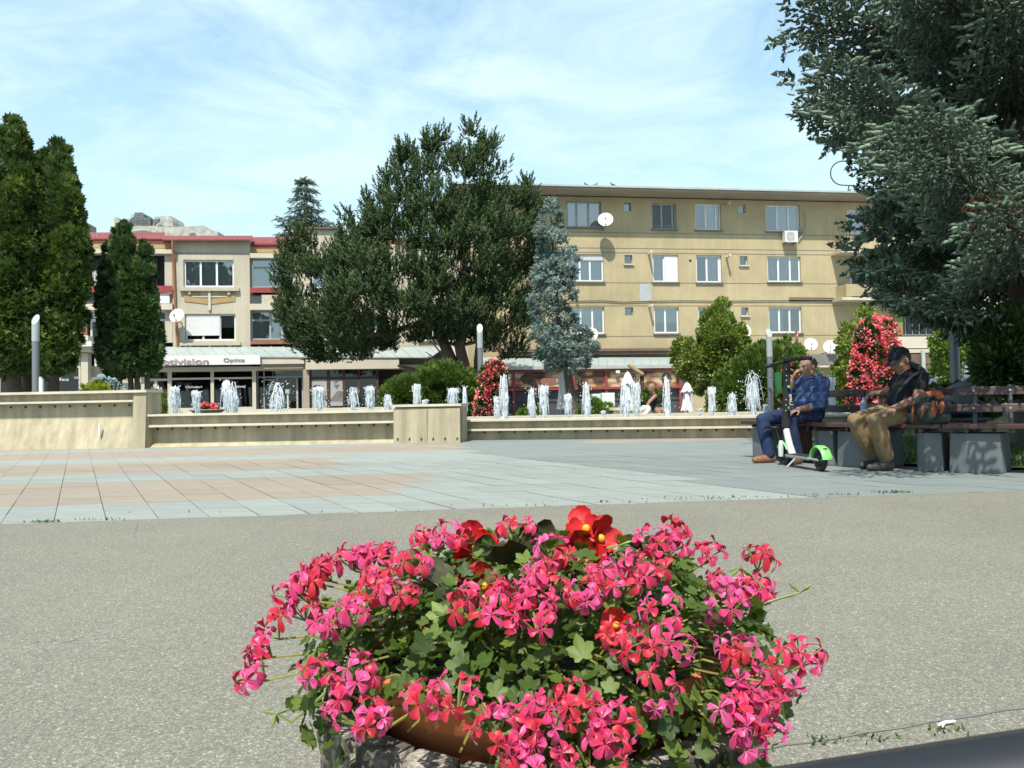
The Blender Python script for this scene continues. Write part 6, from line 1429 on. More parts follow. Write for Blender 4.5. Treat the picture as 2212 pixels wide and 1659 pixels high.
mb = MB(); mb.tube([(WB-.02, 0, .24), (WB-.035, 0, .42)], [.032, .04], 10); mb.tube([(WB-.035, 0, .42), (WB-.10, 0, 1.12)], [.042, .036], 12); mb.build('stem', M['bagblack'], SCO, smooth=True)
mb = MB(); mb.tube([(WB-.034, 0, .425), (WB-.04, 0, .50)], [.048, .046], 12); mb.build('folding_clamp', M['rubber'], SCO)
mb = MB(); mb.tube([(WB-.115, .26, 1.085), (WB-.10, .12, 1.115), (WB-.10, 0, 1.145), (WB-.10, -.12, 1.155), (WB-.12, -.25, 1.165)], [.016, .015, .02, .015, .016], 8); hb = mb.build('handlebar', M['bagblack'], SCO, smooth=True)
for s_, z_ in ((1, 1.086), (-1, 1.163)):
    mb = MB(); mb.tube([(WB-.118, s_*.27, z_-.003*s_), (WB-.108, s_*.15, z_+.01)], [.023, .021], 10); mb.build('grip', M['rubber'], hb, smooth=True)
    mb = MB(); mb.tube([(WB-.06, s_*.11, z_+.02), (WB-.045, s_*.18, z_-.005), (WB-.05, s_*.23, z_-.012)], [.008, .009, .006], 6); mb.build('brake_lever', M['rubber'], hb)
MB().obox((WB-.10, 0, 1.165), (.055, 0, .012), (0, .04, 0), (-.004, 0, .018)).build('display', M['rubber'], SCO, bevel=.008)
mb = MB()
for k, z_ in enumerate((.60, .66, .72, .93, .98, 1.05)):
    for yy in (-.03, .03): mb.sphere((WB-.10-.045+.06*(1.12-z_)*1.5, yy*.9, z_), .006, seg=6, rings=4)
mb.build('reflector_dots', M['scootwhite'], SCO)
MB().sphere((WB-.128, 0, .86), (.006, .018, .018), seg=12, rings=8).sphere((WB-.115, 0, .63), (.006, .014, .018), seg=12, rings=8).build('emblem', M['lime'], SCO)
text('Lime', .06, Matrix.Translation((WB-.106, -.012, .66)) @ Matrix(((0, 0, -1, 0), (0, -1, 0, 0), (1, 0, 0, 0), (0, 0, 0, 1))) , M['scootwhite'], 'lettering', SCO, extrude=.002)
mb = MB(); mb.tube([(.40, .06, .105), (.42, .15, .012)], .01, 6); mb.build('kickstand', M['alu'], SCO)

# --- people in the background
def small_person(label, base, parts, mats, loc):
    th = thing('person', loc, label, 'person'); F = Fig(); parts(F, Vector(base)); F.build('body', th, mats, .012, 3); return th
M['greyshirt'] = cloth('grey_jacket', (.20, .22, .23), .2); M['darktop'] = cloth('dark_top', (.03, .035, .04), .2); M['whitehat'] = cloth('white_hat', (.7, .7, .68), .05)
q = pt(2080, 868, 11.6)
def bent(F, c):
    b_ = Vector((q.x, q.y, 0)); R = Matrix.Rotation(.5, 3, 'Y')
    F.ell(b_+Vector((-.05, 0, .72)), (.34, .22, .19), 1, R.transposed()); F.ell(b_+Vector((.16, 0, .86)), (.2, .2, .15), 1, R.transposed()); F.cap(b_+Vector((-.28, -.08, .52)), b_+Vector((-.3, .1, .52)), .15, .15, 2); F.chain([b_+Vector((-.28, .12, .5)), b_+Vector((.12, .14, .50)), b_+Vector((.1, .14, .1))], [.1, .08, .06], 2); F.chain([b_+Vector((-.28, -.12, .5)), b_+Vector((.12, -.14, .50)), b_+Vector((.1, -.14, .1))], [.1, .08, .06], 2)
    F.chain([b_+Vector((.22, -.2, .86)), b_+Vector((.30, -.2, .62)), b_+Vector((.45, -.12, .55))], [.07, .055, .04], 1); F.chain([b_+Vector((.22, .2, .86)), b_+Vector((.30, .2, .62)), b_+Vector((.45, .12, .55))], [.07, .055, .04], 1)
    F.cap(b_+Vector((.28, 0, .92)), b_+Vector((.36, 0, .95)), .07, .06, 0); head(F, b_+Vector((.42, 0, .98)), (1, 0, -.6), (.5, 0, 1), 0, 1.0)
    F.hand(b_+Vector((.46, -.11, .55)), (1, .2, -.4), (0, .3, -1), 0, .5); F.hand(b_+Vector((.46, .11, .55)), (1, -.2, -.4), (0, -.3, -1), 0, .5)
    for s_ in (-.14, .14): F.cap(b_+Vector((.08, s_, .05)), b_+Vector((.28, s_, .045)), .05, .04, 2)
small_person('person in grey jacket bent forward behind the bench back', (0, 0, 0), bent, [M['skin'], M['greyshirt'], M['jeans']], (q.x, q.y, 0))
SB = MB().box(q.x-.6, q.x+.1, q.y-.5, q.y+.5, .36, .40).build('seat', M['wood'], th_ := thing('bench', (q.x, q.y, 0), 'low stool bench under the bent person in grey', 'bench')); MB().box(q.x-.4, q.x-.2, q.y-.4, q.y+.4, 0, .355).build('leg', M['granite'], th_)
q2 = pt(1418, 868, 19.2)
def sitter(F, c):
    b_ = Vector((q2.x, q2.y, .41)); F.ell(b_+Vector((0, 0, .12)), (.14, .15, .14), 1); F.ell(b_+Vector((-.05, 0, .32)), (.13, .16, .17), 1); F.cap(b_+Vector((-.06, -.17, .42)), b_+Vector((-.06, .17, .42)), .055, .055, 1)
    F.chain([b_+Vector((0, -.08, .06)), b_+Vector((-.05, -.42, .06)), b_+Vector((0.06, -.46, -.18))], [.085, .065, .045], 0); F.chain([b_+Vector((.05, .08, .06)), b_+Vector((.12, -.38, .06)), b_+Vector((.15, -.44, -.18))], [.085, .065, .045], 0)
    F.chain([b_+Vector((-.06, -.18, .42)), b_+Vector((-.22, -.26, .28)), b_+Vector((-.3, -.3, .16))], [.05, .042, .032], 0); F.chain([b_+Vector((-.04, .18, .42)), b_+Vector((.06, .1, .24)), b_+Vector((0.02, -.1, .12))], [.05, .042, .032], 0)
    F.cap(b_+Vector((-.07, 0, .48)), b_+Vector((-.1, -.02, .55)), .05, .05, 0); head(F, b_+Vector((-.11, -.02, .62)), (-.8, -.5, -.3), (0, 0, 1), 0, .95); F.hand(b_+Vector((-.31, -.31, .15)), (-.7, -.2, -.6), (0, 0, -1), 0, .5); F.hand(b_+Vector((.02, -.11, .12)), (-.2, -.9, -.1), (0, 0, -1), 0, .4)
sp2 = small_person('small person in dark top with bare legs sitting on the far fountain rim', (0, 0, 0), sitter, [M['skin'], M['darktop']], (q2.x, q2.y, .41))
HTB = thing('sun_hat', (q2.x-.3, q2.y-.3, .6), 'white sun hat held by the person on the far fountain rim', 'hat'); cH = Vector((q2.x-.36, q2.y-.38, .50))
MB().lathe([(.0, .10), (.07, .09), (.085, .02), (.15, -.01), (.15, -.018), (.08, .0)], cH, 16, axis=(-.6, -.5, .6)).build('hat', M['whitehat'], HTB, smooth=True)

# ------------------------------------------------------------------ lamps, poles, parasols, cabinets, planters
M['lampglass'] = pm('lamp_opal', (.42, .45, .44), .35, .05, 3, 0)
def lamp(px, ytop, ymid, D, label, r=.11, rl=None):
    b_ = pt(px, 868, D); b_.z = 0; th = thing('street_lamp', tuple(b_), label, 'street lamp', 'slant topped lamp posts')
    zt = pt(px, ytop, D).z; zm = pt(px, ymid, D).z
    MB().tube([(b_.x, b_.y, 0), (b_.x, b_.y, zm)], r*.95, 16).build('pole', M['steel'], th, smooth=True)
    n = 20; vs = []; 
    for zz in (zm+.002, None):
        for j in range(n):
            a = 2*PI*j/n; x_, y_ = r*math.cos(a), r*math.sin(a); vs.append((b_.x+x_, b_.y+y_, zz if zz else zt-r*1.0+y_*1.6))
    MB().add(vs, [(j, (j+1) % n, (j+1) % n+n, j+n) for j in range(n)]+[tuple(range(n))[::-1]]).build('lamp_head', M['lampglass'], th)
    top = vs[n:]; MB().add([(x, y, z+.004) for x, y, z in top], [tuple(range(n))]).build('head_plate', M['lampglass'], th); return th
lamp(77.5, 683, 738, 19.5, 'lamp post at the left before the dark thujas', .088); lamp(1039, 703, 752, 20.6, 'lamp post beside the leaning red flower tower', .078); lamp(1665, 713, 771, 18.2, 'lamp post behind the blue shirted man handlebar side', .070)
b_ = pt(2065, 868, 14.0); b_.z = 0; th = thing('lamp_pole', tuple(b_), 'thick grey pole rising into the spruce at the right', 'pole')
MB().tube([(b_.x, b_.y, 0), (b_.x, b_.y, 4.0)], .082, 16).build('pole', M['steel'], th, smooth=True); MB().lathe([(.16, 0), (.16, .03), (.085, .05)], (b_.x, b_.y, 0), 16).build('base_plate', M['steel'], th)
th = thing('marker_post', tuple(gp(88, 930)), 'short white post behind the tall wall near the left lamp', 'post'); p = pt(90, 868, 16.2)
MB().box(p.x-.04, p.x+.035, p.y-.03, p.y+.03, 0, pt(90, 818, 16.2).z).build('post', M['white'], th); MB().box(p.x-.036, p.x-.0, p.y-.028, p.y+.028, pt(90, 818, 16.2).z, pt(90, 814, 16.2).z).build('cap', M['white'], th)
th = thing('marker_post', tuple(pt(621, 868, 22)), 'thin cream post with a cap by the block entrance', 'post'); p = pt(622, 868, 24)
MB().tube([(p.x, p.y, 0), (p.x, p.y, pt(622, 850, 24).z)], .03, 8).build('post', M['cream'], th); MB().box(p.x-.06, p.x+.06, p.y-.06, p.y+.06, pt(622, 850, 24).z, pt(622, 841, 24).z).build('head', M['oldframe'], th)
M['canvas'] = cloth('white_canvas', (.72, .73, .76), .06)
def parasol(px, ytop, ybot, D, w, label):
    b_ = pt(px, 868, D); b_.z = 0; th = thing('parasol', tuple(b_), label, 'parasol', 'folded white parasols'); zt, zb = pt(px, ytop, D).z, pt(px, ybot, D).z; n = 24
    H = zt-zb; prof = [(.02, 1), (.07, .93), (.14, .72), (.17, .68), (.09, .66), (.12, .4), (.15, .12), (.17, 0)]; vs = []
    for r_, h_ in prof:
        for j in range(n): a = 2*PI*j/n; rr = r_*w*(1+.28*math.cos(a*6+h_*3)); vs.append((b_.x+rr*math.cos(a), b_.y+rr*math.sin(a), zb+H*h_+.03*math.sin(a*6)*(h_ < .7)))
    MB().add(vs, [(i*n+j, i*n+(j+1) % n, (i+1)*n+(j+1) % n, (i+1)*n+j) for i in range(len(prof)-1) for j in range(n)]).build('canopy', M['canvas'], th, smooth=True)
    MB().tube([(b_.x, b_.y, 0), (b_.x, b_.y, zt+.05)], .025, 8).build('pole', M['steel'], th); MB().lathe([(.3, 0), (.3, .06), (.05, .1)], (b_.x, b_.y, 0), 16).build('base', M['granite'], th)
parasol(1216, 802, 885, 27, 1.1, 'folded white parasol left of the blue spruce trunk'); parasol(1357, 803, 885, 26, 1.2, 'folded white parasol in the middle behind two close jets'); parasol(1485, 826, 888, 24, 1.0, 'folded white parasol under the lime tree')
def signpost(x0, y0, x1, y1, D, label):
    th = thing('menu_stand', tuple(pt(x1, 868, D)), label, 'menu stand', 'wooden slanted menu stands'); a, b_ = pt(x0, y0, D), pt(x1, y1, D)
    MB().obox(a.lerp(b_, .5), (b_-a)*.5, (0, .2, 0), ((b_-a).normalized().cross(Vector((0, 1, 0))))*.04).build('board', pm('pine_board', (.50, .36, .16), .6, .15, 4, 0), th)
    MB().box(b_.x-.09, b_.x+.04, D-.06, D+.06, 0, b_.z-.06).build('post', M['brownframe'], th)
signpost(1231, 803, 1254, 819, 26.5, 'slanted wooden menu stand right of the blue spruce'); signpost(1357, 788, 1388, 808, 26.5, 'slanted wooden menu stand beside the middle parasol')
th = thing('cabinet', tuple(pt(1303, 868, 23)), 'pair of white metal utility cabinets behind the fountain', 'cabinet')
for x0_, x1_, y_ in ((1279, 1297, 851), (1298, 1327, 849)):
    a, b_ = pt(x0_, y_, 23), pt(x1_, y_, 23); o = MB().box(a.x, b_.x-.015, 22.8, 23.3, 0, a.z).build('cabinet_box', M['white'], th, bevel=.01)
    MB().box(b_.x-.1, b_.x-.07, 22.79, 22.8, a.z*.5, a.z*.5+.1).build('handle', M['steel'], o)
p = pt(1368, 868, 22.3); th = thing('planter', (p.x, p.y, 0), 'round cream planter ring behind the jets', 'planter'); zt = pt(1368, 880, 22.3).z; rr = .70
MB().lathe([(rr-.03, 0), (rr-.03, zt-.08), (rr+.04, zt-.07), (rr+.04, zt), (rr-.12, zt), (rr-.12, 0)], (p.x, p.y, 0), 30).build('ring', M['coping'], th); MB().lathe([(0, zt-.06), (rr-.12, zt-.06)], (p.x, p.y, 0), 24).build('soil', M['soil'], th)
p = pt(448, 868, 18.9); th = thing('planter', (p.x, p.y, 0), 'low bowl planter with red flowers before the optician window', 'planter'); zt = pt(448, 884, 18.9).z
MB().lathe([(.14, 0), (.16, zt-.2), (.42, zt-.02), (.42, zt), (.36, zt)], (p.x, p.y, 0), 24).build('bowl', M['concrete'], th)
crown('flowers', th, [(428, 878), (440, 872), (462, 872), (470, 880), (466, 886), (430, 886)], 18.9, .25, 30, .07, 14, LEAF, .06, M['redbloom'], 77, up=.4, flat=.7); crown('foliage', th, [(428, 880), (440, 876), (462, 876), (472, 882), (466, 888), (430, 888)], 18.95, .25, 30, .07, 14, LEAF, .06, M['geraniumleaf'], 78, up=.4, flat=.7)
p = pt(1697, 868, 13.6); th = thing('waste_bin', tuple(Vector((p.x, p.y, 0))), 'green litter bin hung on the lamp post near the scooter handlebar', 'bin'); z0_, z1_ = pt(1697, 850, 17.9).z, pt(1697, 804, 17.9).z; p = pt(1682, 868, 17.9)
MB().lathe([(0, z0_), (.075, z0_), (.09, z1_), (.08, z1_), (.07, z0_+.02)], (p.x, p.y, 0), 16).build('bin', pm('bin_green', (.03, .16, .05), .5, .1, 3, 0), th, smooth=True); MB().tube([(p.x-.12, p.y, z1_-.1), (p.x-.17, p.y+.1, z1_-.1)], .02, 6).build('bracket', M['steel'], th)
# ------------------------------------------------------------------ fountain jets
m, t, b = nodes('white_water'); M['foam'] = m
b.inputs['Base Color'].default_value = (.96, .98, .99, 1); b.inputs['Roughness'].default_value = .5; b.inputs['Specular IOR Level'].default_value = .6
n1 = noise(t, 16, 4, .6, stretch=(1, 1, .4)); r1 = ramp(t, n1.outputs[0], [(.40, (.85, .85, .85)), (.50, (0, 0, 0))])
tl = t.nodes.new('ShaderNodeBsdfTranslucent'); tl.inputs[0].default_value = (.92, .96, .98, 1); ms = t.nodes.new('ShaderNodeMixShader'); ms.inputs[0].default_value = .45
t.links.new(b.outputs[0], ms.inputs[1]); t.links.new(tl.outputs[0], ms.inputs[2])
tr = t.nodes.new('ShaderNodeBsdfTransparent'); tr.inputs[0].default_value = (.9, .96, .98, 1); m2 = t.nodes.new('ShaderNodeMixShader')
mu = t.nodes.new('ShaderNodeMath'); mu.operation = 'MULTIPLY'; a_ = t.nodes.new('ShaderNodeAttribute'); a_.attribute_name = 'tint'; t.links.new(r1.outputs[0], mu.inputs[0]); t.links.new(a_.outputs['Fac'], mu.inputs[1])
t.links.new(mu.outputs[0], m2.inputs[0]); t.links.new(ms.outputs[0], m2.inputs[1]); t.links.new(tr.outputs[0], m2.inputs[2]); t.links.new(m2.outputs[0], t.nodes['Material Output'].inputs[0])
TETRA = (np.array([(0, 0, 1), (.94, 0, -.33), (-.47, .82, -.33), (-.47, -.82, -.33)]), np.array([(0, 1, 2), (0, 2, 3), (0, 3, 1), (1, 3, 2)]))
def jet(px, ytop, w, D, zw, style, label, seed):
    rg = np.random.default_rng(seed); b_ = pt(px, 868, D); zt = pt(px, ytop, D).z; H = zt-zw; R = w/2/PF*D; base = np.array([b_.x, b_.y, zw])
    V = []; F = []; T = []
    def column(cx, cy, h, r, dome=True):
        k, n = 16, 22; v0 = len(V); ph = rg.uniform(0, 6, 6); ln = rg.normal(0, .12)*r
        for i in range(n+1):
            q = i/n; rr = r*(.34+.66*min(1, q*1.5)**.8 if dome else (.9-.62*q))*(math.sqrt(max(0, 1-max(0, (q-.78)/.22)**2)) if dome else (1 if q < .93 else (1-q)/.07+.05))
            for j in range(k):
                a = 2*PI*j/k; nz = 1+.26*math.sin(2*a+7*q+ph[3])*q+.16*math.sin(3*a+9*q+ph[0])+.12*math.sin(5*a-14*q+ph[1])+.10*math.sin(2*a+23*q+ph[2])+rg.normal(0, .12)
                V.append(base+np.array([cx+ln*q+rr*nz*math.cos(a), cy+rr*nz*math.sin(a), h*q+rg.normal(0, .008)]))
        for i in range(n):
            for j in range(k):
                a = v0+i*k+j; c = v0+i*k+(j+1) % k; F.extend([(a, c, c+k), (a, c+k, a+k)]); T.extend([.75 if i < n*.75 else .2]*2)
    def strand(p, v, tm, r):
        n = 9; v0 = len(V)
        for i in range(n+1):
            s_ = tm*i/n; q = np.array(p)+np.array(v)*s_+np.array([0, 0, -4.9*s_*s_]); rr = r*(1-.6*i/n)*rg.uniform(.6, 1.4)
            for j in range(4): a = PI/2*j; V.append(q+np.array([rr*math.cos(a), rr*math.sin(a), 0]))
        for i in range(n):
            for j in range(4): a = v0+i*4+j; c = v0+i*4+(j+1) % 4; F.extend([(a, c, c+4), (a, c+4, a+4)]); T.extend([0, 0])
    def spray(n, h0, h1, r0, vo, vz, tmx, th):
        for i in range(n):
            a = rg.uniform(0, 2*PI); hs = H*rg.uniform(h0, h1); rr = r0*math.sqrt(rg.random()); v_ = vo*rg.uniform(.4, 1.1); tm = min(tmx, math.sqrt(2*hs/9.8)*rg.uniform(.75, 1.0))
            strand(base+np.array([math.cos(a)*rr, math.sin(a)*rr, hs]), (math.cos(a)*v_, math.sin(a)*v_, vz*rg.uniform(-.2, 1)), tm, th*rg.uniform(.6, 1.4))
    tf = math.sqrt(2*H/9.8)
    if style == 'dome': column(0, 0, H*.97, R*.46); spray(34, .84, 1.0, R*.55, R*.38/tf, .25, tf, .010); spray(16, .88, .99, R*.8, R*.3/tf, .1, tf*.45, .018)
    elif style == 'thin': column(0, 0, H, R*.62, False); spray(26, .4, .97, R*.5, R*.4/tf, .3, tf*.8, .010)
    elif style == 'peak': column(0, 0, H, R*.42, False); spray(36, .5, .97, R*.4, R*.7/tf, .5, tf, .010); column(R*.3, 0, H*.6, R*.36)
    elif style == 'twin': column(-R*.25, 0, H, R*.36); column(R*.5, .05, H*.58, R*.34); spray(44, .5, .98, R*.6, R*.45/tf, .4, tf, .011)
    else: column(0, 0, H*.72, R*.3, False); spray(70, .2, .98, R*.3, R*1.0/tf, 1.0, tf, .009)
    o = npmesh('fountain_jet', V, F, M['foam'], None, tint=T, smooth=True); tag(o, label, 'water jet', 'white fountain jets')
    nd = {'splash': 160, 'peak': 110}.get(style, 80); P = []
    for i in range(nd):
        hq = rg.uniform(0, 1.03); P.append(base+np.array([rg.normal(0, R*(.55+.25*(style == 'splash'))), rg.normal(0, R*.5), H*hq*(1 if abs(rg.normal()) < 1.5 else .5)]))
    s_ = rg.uniform(.006, .018, nd); V2, F2 = scatter(TETRA, np.array(P), basis(rg.normal(0, 1, (nd, 3)), rng=rg), np.stack([s_, s_, s_*1.5], 1))
    npmesh('droplets', V2, F2, M['foam'], o, tint=np.zeros(len(F2)))['kind'] = 'stuff'
JETS = [
 (343, 833, 17, 17.0, .57, 'thin', 'slim jet directly right of the tall wall end'), (379, 834, 32, 16.6, .57, 'dome', 'broad jet below the word Ochelari left side'),
 (424, 843, 25, 16.8, .57, 'dome', 'rounded jet left of the red bowl planter'), (496, 821, 42, 16.6, .57, 'twin', 'jet with a tall peak and lower right shoulder before the optician window'),
 (600, 826, 40, 16.8, .57, 'splash', 'scattering splash jet before the block entrance'), (690, 834, 34, 16.8, .57, 'dome', 'twisting jet before the striped poster'),
 (764, 838, 20, 17.0, .57, 'splash', 'thin broken jet before the dark shop door'), (800, 833, 25, 17.2, .57, 'dome', 'rounded jet just left of the low juniper dome'),
 (838, 852, 22, 17.2, .57, 'peak', 'short jet before the low juniper dome'), (900, 829, 22, 17.4, .57, 'dome', 'jet rising over the left half of the pier'),
 (917, 864, 16, 17.4, .57, 'dome', 'little foam head just above the pier'), (979, 838, 30, 17.2, .57, 'dome', 'rounded jet over the right end of the pier'),
 (1003, 834, 18, 17.0, .33, 'thin', 'narrow jet just past the right end of the pier'), (1089, 806, 26, 17.2, .33, 'peak', 'tall jet right beside the leaning flower tower'),
 (1073, 856, 18, 16.6, .33, 'dome', 'low jet before the leaning flower tower'), (1149, 835, 24, 17.0, .33, 'peak', 'left jet of the close pair before the bakery'),
 (1174, 831, 26, 17.1, .33, 'dome', 'right jet of the close pair before the bakery'), (1227, 850, 20, 16.8, .33, 'dome', 'jet before the blue spruce trunk'),
 (1266, 824, 26, 17.0, .33, 'peak', 'jet left of the white cabinets'), (1303, 887, 11, 16.6, .33, 'dome', 'tiny jet below the white cabinets'),
 (1350, 825, 30, 17.0, .33, 'peak', 'left jet before the middle parasol'), (1375, 825, 24, 17.2, .33, 'dome', 'right jet before the middle parasol'),
 (1441, 811, 23, 17.0, .33, 'thin', 'tall solid jet right of the person on the rim'), (1538, 835, 20, 16.8, .33, 'dome', 'jet before the left side of the broad juniper bush'),
 (1512, 883, 10, 16.8, .33, 'dome', 'tiny jet under the lime tree'), (1581, 848, 24, 16.8, .33, 'peak', 'shorter jet before the middle of the broad juniper bush'),
 (1627, 800, 36, 16.6, .33, 'splash', 'tall splashing jet left of the scooter'), (1653, 873, 12, 16.4, .33, 'dome', 'small jet just left of the man knees'),
 (1797, 812, 20, 16.8, .33, 'dome', 'jet between the two seated men'), (2016, 816, 20, 16.6, .33, 'dome', 'jet behind the backpack'), (2091, 784, 32, 17.0, .33, 'peak', 'jet above the bent person in grey'), (2152, 842, 14, 16.8, .33, 'dome', 'jet seen through the bench back at the far right')]
for i, j in enumerate(JETS): jet(*j, 300+i)
# ------------------------------------------------------------------ planter with geraniums in front
PC = Vector((0.035, 1.25, 0)); PZ = .29
STP = thing('stone_planter', (PC.x, PC.y, 0), 'rough mottled stone planter ring at the bottom of the photo', 'planter')
m, t, b = nodes('mottled_stone'); M['mottle'] = m
nA = noise(t, 22, 6, .7); nB = noise(t, 60, 4, .7); r1 = ramp(t, nA.outputs[0], [(.38, (.045, .04, .032)), (.52, (.15, .13, .10)), (.62, (.38, .35, .29)), (.7, (.55, .51, .44))])
t.links.new(r1.outputs[0], b.inputs['Base Color']); b.inputs['Roughness'].default_value = .9
bp = t.nodes.new('ShaderNodeBump'); bp.inputs['Strength'].default_value = .9; bp.inputs['Distance'].default_value = .02; t.links.new(nA.outputs[0], bp.inputs['Height']); t.links.new(bp.outputs[0], b.inputs['Normal'])
rg = np.random.default_rng(5); prof = [(.335, 0), (.345, .08), (.338, .16), (.345, .24), (.342, PZ-.012), (.33, PZ), (.285, PZ), (.28, PZ-.02), (.28, PZ-.12)]; n = 96; vs = []
for r_, h_ in prof:
    for j in range(n): a = 2*PI*j/n; rr = r_+rg.normal(0, .0035); vs.append((PC.x+rr*math.cos(a), PC.y+rr*math.sin(a), h_+rg.normal(0, .003)))
MB().add(vs, [(i*n+j, i*n+(j+1) % n, (i+1)*n+(j+1) % n, (i+1)*n+j) for i in range(len(prof)-1) for j in range(n)]).build('ring', M['mottle'], STP)
for j in range(26):
    a0, a1 = 2*PI*j/26+.012, 2*PI*(j+1)/26-.012; q = []
    for z_ in (PZ-.02, PZ+.012+.004*random.random()):
        for r_, a in ((.292, a0), (.342, a0), (.342, a1), (.292, a1)): q.append((PC.x+(r_+random.uniform(-.004, .004))*math.cos(a), PC.y+(r_+random.uniform(-.004, .004))*math.sin(a), z_))
    MB().hexa(q).build('rim_stone', M['mottle'], STP, bevel=.006)
POT = thing('terracotta_pot', (PC.x, PC.y, 0), 'orange terracotta coloured pot inside the stone ring', 'pot')
M['terra'] = pm('terracotta', (.60, .19, .07), .55, .08, 2, .05, 50)
MB().lathe([(.2, .08), (.262, PZ+.02), (.278, PZ+.035), (.282, PZ+.075), (.274, PZ+.08), (.262, PZ+.07), (.25, PZ+.03)], PC, 64).build('pot', M['terra'], POT, smooth=True)
MB().lathe([(0, PZ+.06), (.255, PZ+.045)], PC, 32).build('soil', M['soil'], POT)

GER = thing('geranium_plant', (PC.x, PC.y, PZ), 'big bush of pink and red ivy geraniums in the foreground pot', 'plant')
BC = np.array([0.035, 1.25, .335]); BR = np.array([.395, .375, .205])
def leaf_mesh(seed):
    """ivy leaf: five lobes, slightly cupped, about 1 unit wide"""
    rg = np.random.default_rng(seed); lobes = [(-125, .62), (-62, .92), (0, 1.0), (62, .92), (125, .62)]; out_ = []
    for i, (a, r) in enumerate(lobes):
        out_.append((a-22, r*.80)); out_.append((a, r*rg.uniform(.95, 1.08))); out_.append((a+22, r*.80))
        if i < 4: out_.append(((a+lobes[i+1][0])/2, .62))
    V = [(0, 0, 0)]; F = []
    for a, r in out_:
        q = math.radians(a); x, y = r*math.sin(q)*.55, r*math.cos(q)*.55+.12; V.append((x, y, .5*(x*x+y*y)+.03*math.sin(a*.12+seed)+rg.normal(0, .012)))
    F = [(0, i+1, i) for i in range(1, len(out_))]
    return np.array(V), np.array(F)
LV = [leaf_mesh(s) for s in range(4)]
m, t, b = nodes('geranium_leaf'); M['gleaf'] = m
oi = t.nodes.new('ShaderNodeObjectInfo'); at = t.nodes.new('ShaderNodeAttribute'); at.attribute_name = 'tint'
ad = t.nodes.new('ShaderNodeMath'); ad.operation = 'MAXIMUM'; t.links.new(oi.outputs['Random'], ad.inputs[0]); t.links.new(at.outputs['Fac'], ad.inputs[1])
r1 = ramp(t, ad.outputs[0], [(0, (.028, .055, .007)), (.5, (.065, .105, .012)), (1, (.15, .20, .03))]); nL = noise(t, 60, 3); mx = t.nodes.new('ShaderNodeMixRGB'); mx.blend_type = 'MULTIPLY'; mx.inputs[0].default_value = .5
r2 = ramp(t, nL.outputs[0], [(.35, (.7, .75, .6)), (.65, (1.15, 1.15, 1.1))]); t.links.new(r1.outputs[0], mx.inputs[1]); t.links.new(r2.outputs[0], mx.inputs[2]); t.links.new(mx.outputs[0], b.inputs['Base Color']); b.inputs['Roughness'].default_value = .55; b.inputs['Specular IOR Level'].default_value = .45
tr = t.nodes.new('ShaderNodeBsdfTranslucent'); tr.inputs[0].default_value = (.12, .22, .02, 1); ms = t.nodes.new('ShaderNodeMixShader'); ms.inputs[0].default_value = .28; t.links.new(b.outputs[0], ms.inputs[1]); t.links.new(tr.outputs[0], ms.inputs[2]); t.links.new(ms.outputs[0], t.nodes['Material Output'].inputs[0])
m, t, b = nodes('geranium_petal'); M['petal'] = m
oi = t.nodes.new('ShaderNodeObjectInfo'); at = t.nodes.new('ShaderNodeAttribute'); at.attribute_name = 'tint'; ad = t.nodes.new('ShaderNodeMath'); ad.operation = 'ADD'; t.links.new(oi.outputs['Random'], ad.inputs[0]); t.links.new(at.outputs['Fac'], ad.inputs[1]); fr_ = t.nodes.new('ShaderNodeMath'); fr_.operation = 'FRACT'; t.links.new(ad.outputs[0], fr_.inputs[0])
r1 = ramp(t, fr_.outputs[0], [(0, (.50, .012, .018)), (.3, (.55, .018, .045)), (.55, (.60, .026, .11)), (.8, (.64, .045, .19)), (1, (.68, .10, .30))])
t.links.new(r1.outputs[0], b.inputs['Base Color']); b.inputs['Roughness'].default_value = .45; b.inputs['Sheen Weight'].default_value = .4; b.inputs['Sheen Tint'].default_value = (.9, .6, 1, 1); b.inputs['Specular IOR Level'].default_value = .45
tr = t.nodes.new('ShaderNodeBsdfTranslucent'); mm = t.nodes.new('ShaderNodeMixRGB'); mm.blend_type = 'MULTIPLY'; mm.inputs[0].default_value = 1; mm.inputs[2].default_value = (1.2, .8, .7, 1); t.links.new(r1.outputs[0], mm.inputs[1]); t.links.new(mm.outputs[0], tr.inputs[0])
ms = t.nodes.new('ShaderNodeMixShader'); ms.inputs[0].default_value = .3; t.links.new(b.outputs[0], ms.inputs[1]); t.links.new(tr.outputs[0], ms.inputs[2]); t.links.new(ms.outputs[0], t.nodes['Material Output'].inputs[0])
M['stalk'] = pm('flower_stalk', (.26, .24, .06), .55, .3, 30, 0); M['bud'] = pm('flower_bud', (.20, .26, .07), .55, .3, 30, 0); M['throat'] = pm('petal_vein', (.25, .008, .04), .6, .2, 9, 0)
